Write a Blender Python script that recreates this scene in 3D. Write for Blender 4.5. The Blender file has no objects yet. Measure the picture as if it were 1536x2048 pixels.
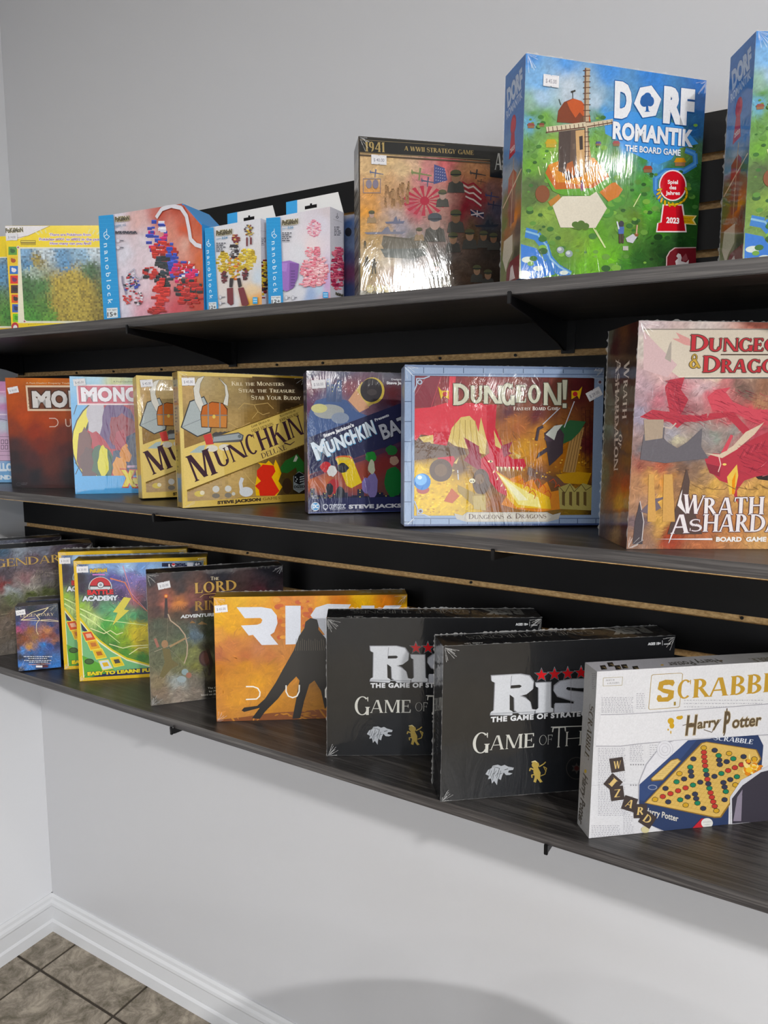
import bpy, math, random
from mathutils import Vector, Matrix, noise
random.seed(7)
SC = bpy.context.scene
COL = SC.collection
# ------------------------------------------------------------------ camera
YAW, PITCH, ROLL, FPX = .5195, -.1324, .0078, 1390.57
CAM = Vector((2.0411, -1.3251, 1.7246))
cf = Vector((-math.sin(YAW)*math.cos(PITCH), math.cos(YAW)*math.cos(PITCH), math.sin(PITCH)))
cr = Vector((math.cos(YAW), math.sin(YAW), 0)); cu = cr.cross(cf)
CR = cr*math.cos(ROLL)+cu*math.sin(ROLL); CU = cu*math.cos(ROLL)-cr*math.sin(ROLL)
cam_data = bpy.data.cameras.new('camera'); cam = bpy.data.objects.new('camera', cam_data); COL.objects.link(cam)
cam.matrix_world = Matrix(((CR.x, CU.x, -cf.x, CAM.x), (CR.y, CU.y, -cf.y, CAM.y), (CR.z, CU.z, -cf.z, CAM.z), (0, 0, 0, 1)))
cam_data.sensor_fit = 'HORIZONTAL'; cam_data.sensor_width = 36; cam_data.lens = 36*FPX/1536; cam_data.clip_start = .02
SC.camera = cam
# the cover drawings further down were measured from this fixed station, whatever the camera does
EYE = CAM.copy()
# ------------------------------------------------------------------ view, world
SC.view_settings.view_transform = 'Standard'; SC.view_settings.look = 'None'; SC.view_settings.gamma = 1
SC.view_settings.use_curve_mapping = False; SC.view_settings.exposure = -0.1
SC.cycles.use_denoising = True
SC.cycles.max_bounces = 6; SC.cycles.diffuse_bounces = 4; SC.cycles.glossy_bounces = 3; SC.cycles.sample_clamp_indirect = 6
world = bpy.data.worlds.new('world'); SC.world = world; world.use_nodes = True
world.node_tree.nodes['Background'].inputs[0].default_value = (.75, .85, 1, 1)
world.node_tree.nodes['Background'].inputs[1].default_value = .6
LAMP_W, WIN_W = 60, 95
CEIL = 3.2
LAMPS = [(4.55, -2.7, 4.4, .2), (4.9, -1.0, .3, .12), (2.2, -2.7, .3, .5), (2.2, -5.2, .8, .5), (4.55, -5.2, .6, .5), (8.4, -5.9, 1.2, .5), (7.6, -2.7, 2.2, .5), (.7, -3.9, .5, .5)]
def area(name, loc, sx, sy, power, col, rot=(0, 0, 0), parent=None):
    l = bpy.data.lights.new(name, 'AREA'); l.shape = 'RECTANGLE'; l.size = sx; l.size_y = sy; l.energy = power; l.color = col
    o = bpy.data.objects.new(name, l); o.location = loc; o.rotation_euler = rot; COL.objects.link(o); o.parent = parent
    return o
# ------------------------------------------------------------------ helpers
def lin(h):
    h = h.lstrip('#'); v = [int(h[i:i+2], 16)/255 for i in (0, 2, 4)]
    return [c/12.92 if c <= .04045 else ((c+.055)/1.055)**2.4 for c in v]
def hx(h, a=1): return tuple(lin(h))+(a,)
def mat(name, color, rough=.5, metal=0, coat=0, coat_rough=.05, spec=.5):
    m = bpy.data.materials.new(name); m.use_nodes = True; b = m.node_tree.nodes['Principled BSDF']
    if isinstance(color, str): color = hx(color)
    b.inputs['Base Color'].default_value = color; b.inputs['Roughness'].default_value = rough
    b.inputs['Metallic'].default_value = metal; b.inputs['Coat Weight'].default_value = coat
    b.inputs['Coat Roughness'].default_value = coat_rough; b.inputs['Specular IOR Level'].default_value = spec
    return m
def nd(m, t, **k):
    n = m.node_tree.nodes.new(t)
    for a, v in k.items():
        if a in n.inputs: n.inputs[a].default_value = v
        else: setattr(n, a, v)
    return n
def lk(m, a, b): m.node_tree.links.new(a, b)
def bsdf(m): return m.node_tree.nodes['Principled BSDF']
def link(name, me, m=None, parent=None):
    o = bpy.data.objects.new(name, me); COL.objects.link(o)
    if m:
        for x in (m if isinstance(m, (list, tuple)) else [m]): me.materials.append(x)
    o.parent = parent
    return o
def tag(o, label=None, cat=None, group=None, kind=None):
    for k, v in (('label', label), ('category', cat), ('group', group), ('kind', kind)):
        if v: o[k] = v
    return o
class MB:
    def __init__(s): s.v = []; s.f = []; s.mi = []
    def box(s, a, b, mi=0):
        i = len(s.v); x0, y0, z0 = a; x1, y1, z1 = b
        s.v += [(x0,y0,z0),(x1,y0,z0),(x1,y1,z0),(x0,y1,z0),(x0,y0,z1),(x1,y0,z1),(x1,y1,z1),(x0,y1,z1)]
        for f in ((0,3,2,1),(4,5,6,7),(0,1,5,4),(1,2,6,5),(2,3,7,6),(3,0,4,7)): s.f.append([i+k for k in f]); s.mi.append(mi)
        return s
    def prism(s, prof, axis, a, b, mi=0):
        """extrude a closed 2-D profile along an axis (0,1,2) from a to b"""
        i = len(s.v); n = len(prof)
        for t in (a, b):
            for p in prof:
                q = [0, 0, 0]; q[axis] = t; r = [k for k in range(3) if k != axis]; q[r[0]], q[r[1]] = p; s.v.append(tuple(q))
        s.f.append([i+k for k in range(n)][::-1]); s.f.append([i+n+k for k in range(n)]); s.mi += [mi, mi]
        for k in range(n): s.f.append([i+k, i+(k+1) % n, i+n+(k+1) % n, i+n+k]); s.mi.append(mi)
        return s
    def cyl(s, c, r, h, axis=2, n=24, r2=None, mi=0):
        i = len(s.v); r2 = r if r2 is None else r2
        ax = [k for k in range(3) if k != axis]
        for t, rr in ((0, r), (h, r2)):
            for k in range(n):
                q = list(c); q[axis] += t; q[ax[0]] += rr*math.cos(2*math.pi*k/n); q[ax[1]] += rr*math.sin(2*math.pi*k/n); s.v.append(tuple(q))
        s.f += [[i+k for k in range(n)][::-1], [i+n+k for k in range(n)]]; s.mi += [mi, mi]
        for k in range(n): s.f.append([i+k, i+(k+1) % n, i+n+(k+1) % n, i+n+k]); s.mi.append(mi)
        return s
    def build(s, name, m, parent=None, bevel=0, smooth=False):
        import bmesh
        me = bpy.data.meshes.new(name); me.from_pydata(s.v, [], s.f)
        for p, k in zip(me.polygons, s.mi): p.material_index = k
        bm = bmesh.new(); bm.from_mesh(me); bmesh.ops.recalc_face_normals(bm, faces=bm.faces)
        if bevel: bmesh.ops.bevel(bm, geom=bm.edges[:], offset=bevel, segments=2, affect='EDGES', clamp_overlap=True)
        bm.to_mesh(me); bm.free()
        if smooth:
            for p in me.polygons: p.use_smooth = True
        return link(name, me, m, parent)
def empty(name, loc, rz=0):
    o = bpy.data.objects.new(name, None); o.empty_display_size = .05; o.location = loc; o.rotation_euler = (0, 0, rz); COL.objects.link(o); return o
# ------------------------------------------------------------------ materials
def m_wall():
    m = mat('wall_paint', '#bfc0c4', .4, spec=.35); b = bsdf(m)
    tc = nd(m, 'ShaderNodeTexCoord'); n = nd(m, 'ShaderNodeTexNoise', Scale=190.0, Detail=3.0); bp = nd(m, 'ShaderNodeBump', Strength=.05, Distance=.002)
    lk(m, tc.outputs['Object'], n.inputs['Vector']); lk(m, n.outputs['Fac'], bp.inputs['Height']); lk(m, bp.outputs['Normal'], b.inputs['Normal'])
    return m
def m_trim():
    return mat('trim_paint', '#cfd1d5', .3, spec=.5)
def m_wood():
    m = mat('dark_laminate', '#3a3838', .36, spec=.55); b = bsdf(m)
    tc = nd(m, 'ShaderNodeTexCoord'); mp = nd(m, 'ShaderNodeMapping'); mp.inputs['Scale'].default_value = (2.2, 120, 120)
    n = nd(m, 'ShaderNodeTexNoise', Scale=2.2, Detail=8.0, Roughness=.65); cr_ = nd(m, 'ShaderNodeValToRGB')
    mp2 = nd(m, 'ShaderNodeMapping'); mp2.inputs['Scale'].default_value = (.7, 18, 18); n2 = nd(m, 'ShaderNodeTexNoise', Scale=2.0, Detail=4.0)
    mx = nd(m, 'ShaderNodeMath', operation='MULTIPLY_ADD'); mx.inputs[1].default_value = .45
    e = cr_.color_ramp.elements; e[0].position = .5; e[0].color = hx('#151414'); e[1].position = .92; e[1].color = hx('#454241')
    x = cr_.color_ramp.elements.new(.7); x.color = hx('#242222')
    lk(m, tc.outputs['Object'], mp.inputs['Vector']); lk(m, mp.outputs['Vector'], n.inputs['Vector'])
    lk(m, tc.outputs['Object'], mp2.inputs['Vector']); lk(m, mp2.outputs['Vector'], n2.inputs['Vector'])
    lk(m, n2.outputs['Fac'], mx.inputs[0]); lk(m, n.outputs['Fac'], mx.inputs[2]); lk(m, mx.outputs[0], cr_.inputs['Fac'])
    lk(m, cr_.outputs['Color'], b.inputs['Base Color'])
    bp = nd(m, 'ShaderNodeBump', Strength=.35, Distance=.001); lk(m, n.outputs['Fac'], bp.inputs['Height']); lk(m, bp.outputs['Normal'], b.inputs['Normal'])
    return m
def m_mdf():
    m = mat('raw_fibreboard', '#a98758', .8); b = bsdf(m)
    tc = nd(m, 'ShaderNodeTexCoord'); mp = nd(m, 'ShaderNodeMapping'); mp.inputs['Scale'].default_value = (.5, 1, 1)
    n = nd(m, 'ShaderNodeTexNoise', Scale=230.0, Detail=5.0, Roughness=.7); c = nd(m, 'ShaderNodeValToRGB')
    e = c.color_ramp.elements; e[0].position = .3; e[0].color = hx('#96713f'); e[1].position = .7; e[1].color = hx('#e2bf88')
    lk(m, tc.outputs['Object'], mp.inputs['Vector']); lk(m, mp.outputs['Vector'], n.inputs['Vector']); lk(m, n.outputs['Fac'], c.inputs['Fac']); lk(m, c.outputs['Color'], b.inputs['Base Color'])
    return m
def m_tile():
    m = mat('stone_tile', '#8f8576', .5); b = bsdf(m)
    tc = nd(m, 'ShaderNodeTexCoord'); n = nd(m, 'ShaderNodeTexNoise', Scale=16.0, Detail=12.0, Roughness=.8, Distortion=.6); c = nd(m, 'ShaderNodeValToRGB')
    e = c.color_ramp.elements; e[0].position = .38; e[0].color = hx('#57503f'); e[1].position = .62; e[1].color = hx('#a59b8b')
    x = c.color_ramp.elements.new(.5); x.color = hx('#80776a')
    n2 = nd(m, 'ShaderNodeTexNoise', Scale=70.0, Detail=6.0); bp = nd(m, 'ShaderNodeBump', Strength=.5, Distance=.003)
    lk(m, tc.outputs['Object'], n.inputs['Vector']); lk(m, n.outputs['Fac'], c.inputs['Fac']); lk(m, c.outputs['Color'], b.inputs['Base Color'])
    lk(m, tc.outputs['Object'], n2.inputs['Vector']); lk(m, n2.outputs['Fac'], bp.inputs['Height']); lk(m, bp.outputs['Normal'], b.inputs['Normal'])
    return m
def m_ink(name, coat, wrinkle, rough=.42, cr_=.04):
    """printed card; the print colours are a face attribute, the film over it is a clear coat"""
    m = mat(name, '#ffffff', rough, coat=coat, coat_rough=cr_); b = bsdf(m)
    a = nd(m, 'ShaderNodeAttribute', attribute_name='Col')
    tc = nd(m, 'ShaderNodeTexCoord'); n = nd(m, 'ShaderNodeTexNoise', Scale=420.0, Detail=2.0)
    mr = nd(m, 'ShaderNodeMapRange'); mr.inputs['To Min'].default_value = .86; mr.inputs['To Max'].default_value = 1.1
    mx = nd(m, 'ShaderNodeVectorMath', operation='SCALE')
    lk(m, tc.outputs['Object'], n.inputs['Vector']); lk(m, n.outputs['Fac'], mr.inputs['Value'])
    lk(m, a.outputs['Color'], mx.inputs[0]); lk(m, mr.outputs['Result'], mx.inputs['Scale']); lk(m, mx.outputs['Vector'], b.inputs['Base Color'])
    if wrinkle:
        mp = nd(m, 'ShaderNodeMapping'); mp.inputs['Scale'].default_value = (1.6, 1, .55)
        w = nd(m, 'ShaderNodeTexNoise', Scale=9.0, Detail=5.0, Roughness=.6, Distortion=1.2); bp = nd(m, 'ShaderNodeBump', Strength=wrinkle, Distance=.004)
        lk(m, tc.outputs['Object'], mp.inputs['Vector']); lk(m, mp.outputs['Vector'], w.inputs['Vector']); lk(m, w.outputs['Fac'], bp.inputs['Height'])
        lk(m, bp.outputs['Normal'], b.inputs['Coat Normal'])
    return m
def m_wall_lit():
    m = WALL.copy(); m.name = 'side_wall_lit'; bsdf(m).inputs['Base Color'].default_value = hx('#d6d8dd'); return m  # same wall paint, lightened: the brighter light on the left wall put into colour
WALL, TRIM, WOOD, MDF, TILE = m_wall(), m_trim(), m_wood(), m_mdf(), m_tile()
GROUT = mat('grout', '#3c352d', .85); BLACK = mat('black_laminate', '#0b0b0d', .42, spec=.22); METAL = mat('black_metal', '#08080a', .4, spec=.3)
INK_FILM = m_ink('ink_under_film', .75, .3, .5, .07); bsdf(INK_FILM).inputs['Specular IOR Level'].default_value = .12; INK_GLOSS = m_ink('glossy_ink', .35, .05, .35, .12); INK_MATT = m_ink('matt_ink', .08, 0, .5, .3)
STICKER = m_ink('sticker_paper', 0, 0, .6); WHITE = mat('white_card', '#d9d9d9', .6)
FILM = mat('film_crumple', '#ffffff', .08); bsdf(FILM).inputs['Alpha'].default_value = .22; bsdf(FILM).inputs['Specular IOR Level'].default_value = 1
LAMPG = mat('lamp_diffuser', '#ffffff', .5); bsdf(LAMPG).inputs['Emission Color'].default_value = (1, .97, .93, 1); bsdf(LAMPG).inputs['Emission Strength'].default_value = 6

# ------------------------------------------------------------------ the room
RX, FY = 10.4, -7.2
def struct(o, kind='structure'): o['kind'] = kind; return o
struct(MB().box((-.12, .0, 0), (RX+.12, .12, CEIL+.1)).build('wall_back', WALL))
struct(MB().box((-.12, FY-.12, 0), (0, 0, CEIL+.1)).build('wall_left', m_wall_lit()))
struct(MB().box((RX, FY-.12, 0), (RX+.12, 0, CEIL+.1)).build('wall_right', mat('charcoal_paint', '#2b2c2e', .5)))
struct(MB().box((-.12, FY-.12, CEIL), (RX+.12, .12, CEIL+.1)).build('ceiling', mat('ceiling_paint', '#e6e6e4', .8)))
# front wall with three shop windows
wx = [(4.4, 7.0), (7.4, 10.0)]
fw = MB(); fw.box((-.12, FY-.12, 0), (wx[0][0], FY, CEIL)); fw.box((wx[0][1], FY-.12, 0), (wx[1][0], FY, CEIL)); fw.box((wx[1][1], FY-.12, 0), (RX+.12, FY, CEIL))
for a, b in wx: fw.box((a, FY-.12, 0), (b, FY, .35)); fw.box((a, FY-.12, 2.6), (b, FY, CEIL))
struct(fw.build('wall_front', WALL))
SKYG = mat('bright_glass', '#ffffff', .1); bsdf(SKYG).inputs['Alpha'].default_value = .12
for i, (a, b) in enumerate(wx):
    w = MB()
    for q in ((a, .35, b, .41), (a, 2.54, b, 2.6), (a, .41, a+.06, 2.54), (b-.06, .41, b, 2.54)): w.box((q[0], FY-.09, q[1]), (q[2], FY-.03, q[3]))
    o = struct(w.build('window_%d' % (i+1), TRIM)); MB().box((a+.06, FY-.065, .41), (b-.06, FY-.058, 2.54)).build('pane', SKYG, o)
    area('daylight', ((a+b)/2, FY+.02, 1.47), b-a-.12, 2.1, WIN_W, (.88, .94, 1), (math.pi/2, 0, 0), o)
# floor: tiles set in grout
TX, TY, TS = .1312, -.1404, .3389
struct(MB().box((-.12, FY-.12, -.05), (RX+.12, .12, -.003)).build('floor', GROUT))
tl = MB(); g = .0045
xs = [TX+TS*(k-1) for k in range(0, 34)]; ys = [TY-TS*(k-1) for k in range(0, 24)]
for i in range(len(xs)-1):
    for j in range(len(ys)-1):
        x0, x1, y0, y1 = max(xs[i]+g, .0), min(xs[i+1]-g, RX), max(ys[j+1]+g, FY), min(ys[j]-g, 0)
        if x1 > x0 and y1 > y0: tl.box((x0, y0, -.012), (x1, y1, 0))
o = tl.build('floor_tiles', TILE); o.parent = bpy.data.objects['floor']
# skirting with its mouldings
prof = [(0, 0), (-.016, 0), (-.016, .036), (-.0135, .041), (-.0115, .044), (-.0115, .088), (-.0135, .094), (-.0125, .103), (-.0085, .111), (-.0075, .121), (-.004, .13), (0, .13)]
struct(MB().prism(prof, 0, 0, RX).build('baseboard_back', TRIM))
struct(MB().prism([(-a, b) for a, b in prof], 1, FY, 0).build('baseboard_left', TRIM))
for (x, y, lw, ls) in LAMPS:
    t = MB().box((x-.3, y-.3, CEIL-.03), (x+.3, y-.285, CEIL)).box((x-.3, y+.285, CEIL-.03), (x+.3, y+.3, CEIL)).box((x-.3, y-.285, CEIL-.03), (x-.285, y+.285, CEIL)).box((x+.285, y-.285, CEIL-.03), (x+.3, y+.285, CEIL))
    r = empty('ceiling_lamp', (0, 0, 0)); tag(r, 'square white panel lamp on the ceiling in front of the shelves', 'ceiling lamp', 'square ceiling lamps')
    t.build('frame', TRIM, r); MB().box((x-.285, y-.285, CEIL-.012), (x+.285, y+.285, CEIL)).build('diffuser', mat('diffuser', '#f4f4f0', .5) if 0 else WHITE, r)
    area('lamp_light', (x, y, CEIL-.02), ls, ls, LAMP_W*lw, (1, .975, .94), (0, 0, 0), r)

# ------------------------------------------------------------------ slatwall, shelves, brackets
PF, ZA, ZTOP, SP = -.02, 1.8491, 2.2226, .0762
Z1, Z2, Z3, DEP, TH = 1.9263, 1.5445, 1.0894, .305, .0205
XR = 3.4
slots = [ZA+k*SP for k in range(-10, 5)]
sw = empty('slatwall_panel', (0, 0, 0)); tag(sw, 'black slatwall panel with raw brown grooves behind the three shelves', 'slatwall')
zb = slots[0]-.05; gh = .0062
MB().box((.002, -.012, zb), (XR, -.0008, ZTOP)).build('backing', MDF, sw)
cuts = [zb]+[z for z in slots]+[ZTOP]
core = MB(); face = MB()
for i in range(len(cuts)-1):
    a = cuts[i]+(gh if i else 0); b = cuts[i+1]-(gh if i < len(cuts)-2 else 0)
    face.box((.002, PF, a), (XR, PF+.0012, b)); core.box((.002, PF+.0012, a), (XR, -.0145, b)); core.box((.002, -.0145, a+.004), (XR, -.012, b-.004))
core.build('core', MDF, sw); face.build('laminate_face', BLACK, sw)
sc_ = MB()
for z, xs_ in ((ZA, (.28, .435, .62, 1.0, 1.13, 1.42, 1.58)), (ZA-6*SP, (.9, 1.5, 2.0))):
    for x in xs_:
        s = MB().cyl((x, -.0158, z), .0028, .0036, 1, 10).build('screw', METAL, sw)
def shelf(z, label):
    s = empty('shelf', (1.7, -DEP/2, z-TH)); tag(s, label, 'shelf', None)
    o = MB().box((.002-1.7, -.02-DEP+.0015+DEP/2, 0.0006), (XR-1.7, -.0205+DEP/2, TH)).build('board', WOOD, s)
    MB().box((.002-1.7, -.02-DEP+DEP/2, .0016), (XR-1.7, -.02-DEP+.0014+DEP/2, TH)).build('edge_banding', EDGE, s)
    if z == Z2: MB().box((.002-1.7, -.02-DEP+.0012+DEP/2, .0002), (XR-1.7, -.02-DEP+.003+DEP/2, .0014)).build('raw_edge', MDF, s)
def m_edge():
    m = WOOD.copy(); m.name = 'edge_laminate'
    for n in m.node_tree.nodes:
        if n.type == 'VALTORGB':
            for e, c in zip(n.color_ramp.elements, ('#232121', '#393636', '#5c5957')): e.color = hx(c)
    return m
EDGE = m_edge()
shelf(Z1, 'top dark wood-grain shelf under the toy brick boxes'); shelf(Z2, 'middle dark wood-grain shelf between the other two'); shelf(Z3, 'bottom dark wood-grain shelf above the bare white wall')
def bracket(x, z, label):
    r = empty('shelf_bracket', (x, PF, z-TH)); tag(r, label, 'shelf bracket', None)
    D = DEP
    # knife blade tapering to the tip, with a small upturned lip
    prof = [(0, -.0005), (0, -.052), (-.012, -.054), (-.045, -.045), (-.2, -.022), (-D+.004, -.0135), (-D-.001, -.012), (-D-.0045, -.007), (-D-.005, -.0005)]
    MB().prism(prof, 0, -.0018, .0018).build('blade', METAL, r, .0006)
    MB().prism([(-D-.0005, -.012), (-D-.006, -.013), (-D-.007, .004), (-D-.0045, .0055), (-D-.0025, .003), (-D-.001, -.001)], 0, -.003, .003).build('tip_lip', METAL, r, .0008)
    MB().box((-.008, -.0035, -.058), (.017, -.0002, -.0005)).build('wall_plate', METAL, r, .0006)
    MB().cyl((.006, -.0042, -.02), .003, .001, 1, 12).build('rivet', METAL, r)
for x, w in ((.03, 'by the left corner'), (.868, 'under the toy brick boxes'), (1.679, 'under the village board game'), (2.5, 'at the right')):
    bracket(x, Z1, 'black knife bracket of the top shelf '+w)
for x, w in ((.03, 'by the left corner'), (.925, 'under the golden game boxes'), (1.665, 'under the dragon game with stone frame'), (2.5, 'at the right')):
    bracket(x, Z2, 'black knife bracket of the middle shelf '+w)
for x, w in ((.03, 'by the left corner'), (.955, 'left, under the orange desert game'), (1.766, 'under the white word game'), (2.6, 'at the far right')):
    bracket(x, Z3, 'black knife bracket of the bottom shelf '+w)

# a round table stands just below the picture; the lamps throw its round shadow on the wall
rt = empty('round_table', (1.98, -.64, 0)); tag(rt, 'round dark table in front of the white wall, its round shadows on the wall', 'table')
MB().cyl((0, 0, .755), .345, .022, 2, 64).build('table_top', WOOD, rt, .002); MB().cyl((0, 0, .02), .03, .738, 2, 24).build('pedestal', METAL, rt); MB().cyl((0, 0, 0), .2, .022, 2, 48, .19).build('foot', METAL, rt)
# ------------------------------------------------------------------ lettering
_glyph = {}
def sans(s, bold=0.0, sp=1.0):
    """built-in outline letters: (polygons, width), cap height 1"""
    k = (s, round(bold, 3), sp)
    if k in _glyph: return _glyph[k]
    c = bpy.data.curves.new('t', 'FONT'); c.body = s; c.size = 1; c.offset = bold; c.space_character = sp; c.resolution_u = 3; c.fill_mode = 'FRONT'
    o = bpy.data.objects.new('t', c); COL.objects.link(o)
    me = bpy.data.meshes.new_from_object(o)
    ps = [[(me.vertices[i].co.x/.73, me.vertices[i].co.y/.73) for i in p.vertices] for p in me.polygons]
    bpy.data.objects.remove(o); bpy.data.curves.remove(c); bpy.data.meshes.remove(me)
    xs = [q[0] for p in ps for q in p]
    x0, x1 = (min(xs), max(xs)) if xs else (0, 1)
    _glyph[k] = ([[(x-x0, y) for x, y in p] for p in ps], x1-x0)
    return _glyph[k]
def _serif_glyphs(T, S, serif):
    """roman capitals drawn from thick and thin strokes"""
    L = .07*serif; G = {}
    def st(x, a=0, b=1, t=T, lo=1, hi=1):
        r = [[(x, a), (x+t, a), (x+t, b), (x, b)]]
        if serif:
            if lo: r.append([(x-L, a), (x+t+L, a), (x+t+L*.3, a+.05), (x-L*.3, a+.05)])
            if hi: r.append([(x-L*.3, b-.05), (x+t+L*.3, b-.05), (x+t+L, b), (x-L, b)])
        return r
    def hb(x0, x1, y, t=S): return [[(x0, y-t/2), (x1, y-t/2), (x1, y+t/2), (x0, y+t/2)]]
    def dg(x0, y0, x1, y1, t): return [[(x0, y0), (x0+t, y0), (x1+t, y1), (x1, y1)]]
    def sf(x, y, t, up=0):
        if not serif: return []
        return [[(x-L, y), (x+t+L, y), (x+t+L*.2, y+(-.045 if up else .045)), (x-L*.2, y+(-.045 if up else .045))]]
    def ring(cx, cy, rx, ry, a0, a1, tx=T, ty=S, n=22):
        r = []
        for i in range(n):
            p = []
            for a, inn in ((a0+(a1-a0)*i/n, 0), (a0+(a1-a0)*(i+1)/n, 0), (a0+(a1-a0)*(i+1)/n, 1), (a0+(a1-a0)*i/n, 1)):
                a = math.radians(a); p.append((cx+(rx-tx*inn)*math.cos(a), cy+(ry-ty*inn)*math.sin(a)))
            r.append(p)
        return r
    def add(c, w, *g): G[c] = (sum(g, []), w)
    add('A', .86, dg(.02, 0, .36, 1, S*1.1), dg(.66-T*.2, 0, .36+S*.2, 1, T), hb(.16, .6, .33), sf(.02, 0, S), sf(.66-T*.2, 0, T))
    add('B', .68, st(.06), ring(.06+T, .75, .36, .27, -90, 90, T*.9), ring(.06+T, .26, .42, .28, -90, 90, T), [])
    add('C', .82, ring(.46, .5, .42, .52, 48, 312), [[(.72, .98), (.78, .98), (.78, .72), (.735, .78)]])
    add('D', .88, st(.06), ring(.06+T, .5, .62, .5, -90, 90, T))
    add('E', .66, st(.06), hb(.06, .58, .97, .06), hb(.06, .46, .52), hb(.06, .6, .03, .06), [[(.55, .78), (.6, .78), (.6, 1), (.52, 1)], [(.54, 0), (.62, 0), (.64, .25), (.59, .25)], [(.44, .4), (.48, .4), (.48, .64), (.44, .64)]])
    add('F', .62, st(.06), hb(.06, .56, .97, .06), hb(.06, .46, .52), [[(.53, .78), (.58, .78), (.58, 1), (.5, 1)], [(.44, .4), (.48, .4), (.48, .64), (.44, .64)]])
    add('G', .9, ring(.46, .5, .42, .52, 48, 320), st(.68, 0, .44, T, 0, 1), [[(.72, .98), (.78, .98), (.78, .72), (.735, .78)]])
    add('H', .9, st(.06), st(.84-T), hb(.06, .84, .52))
    add('I', .34, st(.08))
    add('J', .42, st(.14, .05, 1, T, 0, 1), ring(.02, .05, .12+T, .3, -90, 0, T))
    add('K', .84, st(.06), dg(.2, .42, .58, 1, S*1.2), dg(.7-T*.3, 0, .3, .6, T), sf(.58, 1, S, 1), sf(.7-T*.3, 0, T))
    add('L', .64, st(.06), hb(.06, .6, .03, .06), [[(.54, 0), (.62, 0), (.64, .27), (.59, .27)]])
    add('M', 1.06, st(.06, 0, 1, S*1.2), dg(.52-T/2, .04, .06, 1, T), dg(.52-S/2, .04, .94-T, 1, S*1.2), st(.98-T))
    add('N', .92, st(.06, 0, 1, S*1.2), dg(.8-T*.6, 0, .04, 1, T), st(.82, 0, 1, S*1.2))
    add('O', .96, ring(.47, .5, .44, .52, 0, 360, T, S, 30))
    add('P', .66, st(.06), ring(.06+T, .72, .38, .29, -90, 90, T))
    add('Q', .96, ring(.47, .5, .44, .52, 0, 360, T, S, 30), dg(.8, -.2, .45, .15, T))
    add('R', .78, st(.06), ring(.06+T, .74, .36, .27, -90, 90, T), dg(.66-T*.3, 0, .26, .5, T), sf(.66-T*.3, 0, T))
    sp = []; n = 26
    pts = []
    for i in range(n+1):
        t = i/n
        if t < .5: a = math.radians(50+220*(t*2)); pts.append((.33+.25*math.cos(a), .74+.25*math.sin(a)))
        else: a = math.radians(90-220*((t-.5)*2)); pts.append((.33+.28*math.cos(a), .26+.26*math.sin(a)))
    for i in range(n):
        (x0, y0), (x1, y1) = pts[i], pts[i+1]; d = math.hypot(x1-x0, y1-y0) or 1; nx, ny = -(y1-y0)/d, (x1-x0)/d
        w = lambda t: (S+(T*1.05-S)*math.exp(-((t-.5)/.2)**2))/2
        a, b = w(i/n), w((i+1)/n); sp.append([(x0-nx*a, y0-ny*a), (x1-nx*b, y1-ny*b), (x1+nx*b, y1+ny*b), (x0+nx*a, y0+ny*a)])
    add('S', .66, sp, [[(.5, .98), (.54, .98), (.54, .72), (.5, .8)], [(.05, .02), (.09, .02), (.09, .22), (.05, .28)]])
    add('T', .78, st(.39-T/2, 0, 1, T, 1, 0), hb(.04, .74, .97, .06), [[(.02, .76), (.07, .76), (.11, 1), (.04, 1)], [(.71, .76), (.76, .76), (.74, 1), (.67, 1)]])
    add('U', .88, st(.06, .3, 1, T, 0, 1), ring(.06+.36, .32, .36, .34, 180, 360, T, S), st(.78-S, .3, 1, S, 0, 1))
    add('V', .84, dg(.42-T*.6, 0, .04, 1, T), dg(.42-S*.5, 0, .74, 1, S), sf(.04, 1, T, 1), sf(.74, 1, S, 1))
    add('W', 1.2, dg(.36-T*.6, 0, .02, 1, T), dg(.36-S*.5, 0, .58, 1, S), dg(.84-T*.6, 0, .52, 1, T), dg(.84-S*.5, 0, 1.12, 1, S), sf(.02, 1, T, 1), sf(1.12, 1, S, 1))
    add('X', .84, dg(.64-T*.3, 0, .08, 1, T), dg(.06, 0, .68, 1, S), sf(.08, 1, T, 1), sf(.68, 1, S, 1), sf(.06, 0, S), sf(.6, 0, T))
    add('Y', .82, st(.4-T/2, 0, .45, T, 1, 0), dg(.4-T/2, .42, .04, 1, T), dg(.4-S/2, .42, .72, 1, S), sf(.04, 1, T, 1), sf(.72, 1, S, 1))
    add('Z', .74, hb(.06, .66, .97, .06), dg(.06, .03, .52, .97, T), hb(.06, .66, .03, .06))
    add('1', .4, st(.14), dg(.04, .8, .16, 1, .05)); add('9', .66, ring(.32, .7, .28, .31, 0, 360), ring(.3, .5, .3, .5, -90, 30)); add('4', .68, st(.4), hb(.02, .64, .3), dg(.02, .3, .4, 1, S*1.4))
    add('!', .3, [[(.08, .3), (.2, .3), (.24, 1), (.04, 1)], [(.06, 0), (.22, 0), (.22, .16), (.06, .16)]]); add("'", .2, [[(.06, .7), (.12, .7), (.16, 1), (.04, 1)]])
    add('&', .95, ring(.4, .74, .2, .26, 0, 360, .07, .05), ring(.36, .26, .32, .28, 60, 350, T, S), dg(.7, 0, .3, .65, T)); add('.', .2, [[(.04, 0), (.14, 0), (.14, .1), (.04, .1)]])
    add(' ', .38, [])
    return G
_fonts = {'serif': _serif_glyphs(.15, .045, 1), 'bserif': _serif_glyphs(.2, .075, 1), 'thin': _serif_glyphs(.07, .03, .7), 'block': _serif_glyphs(.24, .17, .35)}
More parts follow.
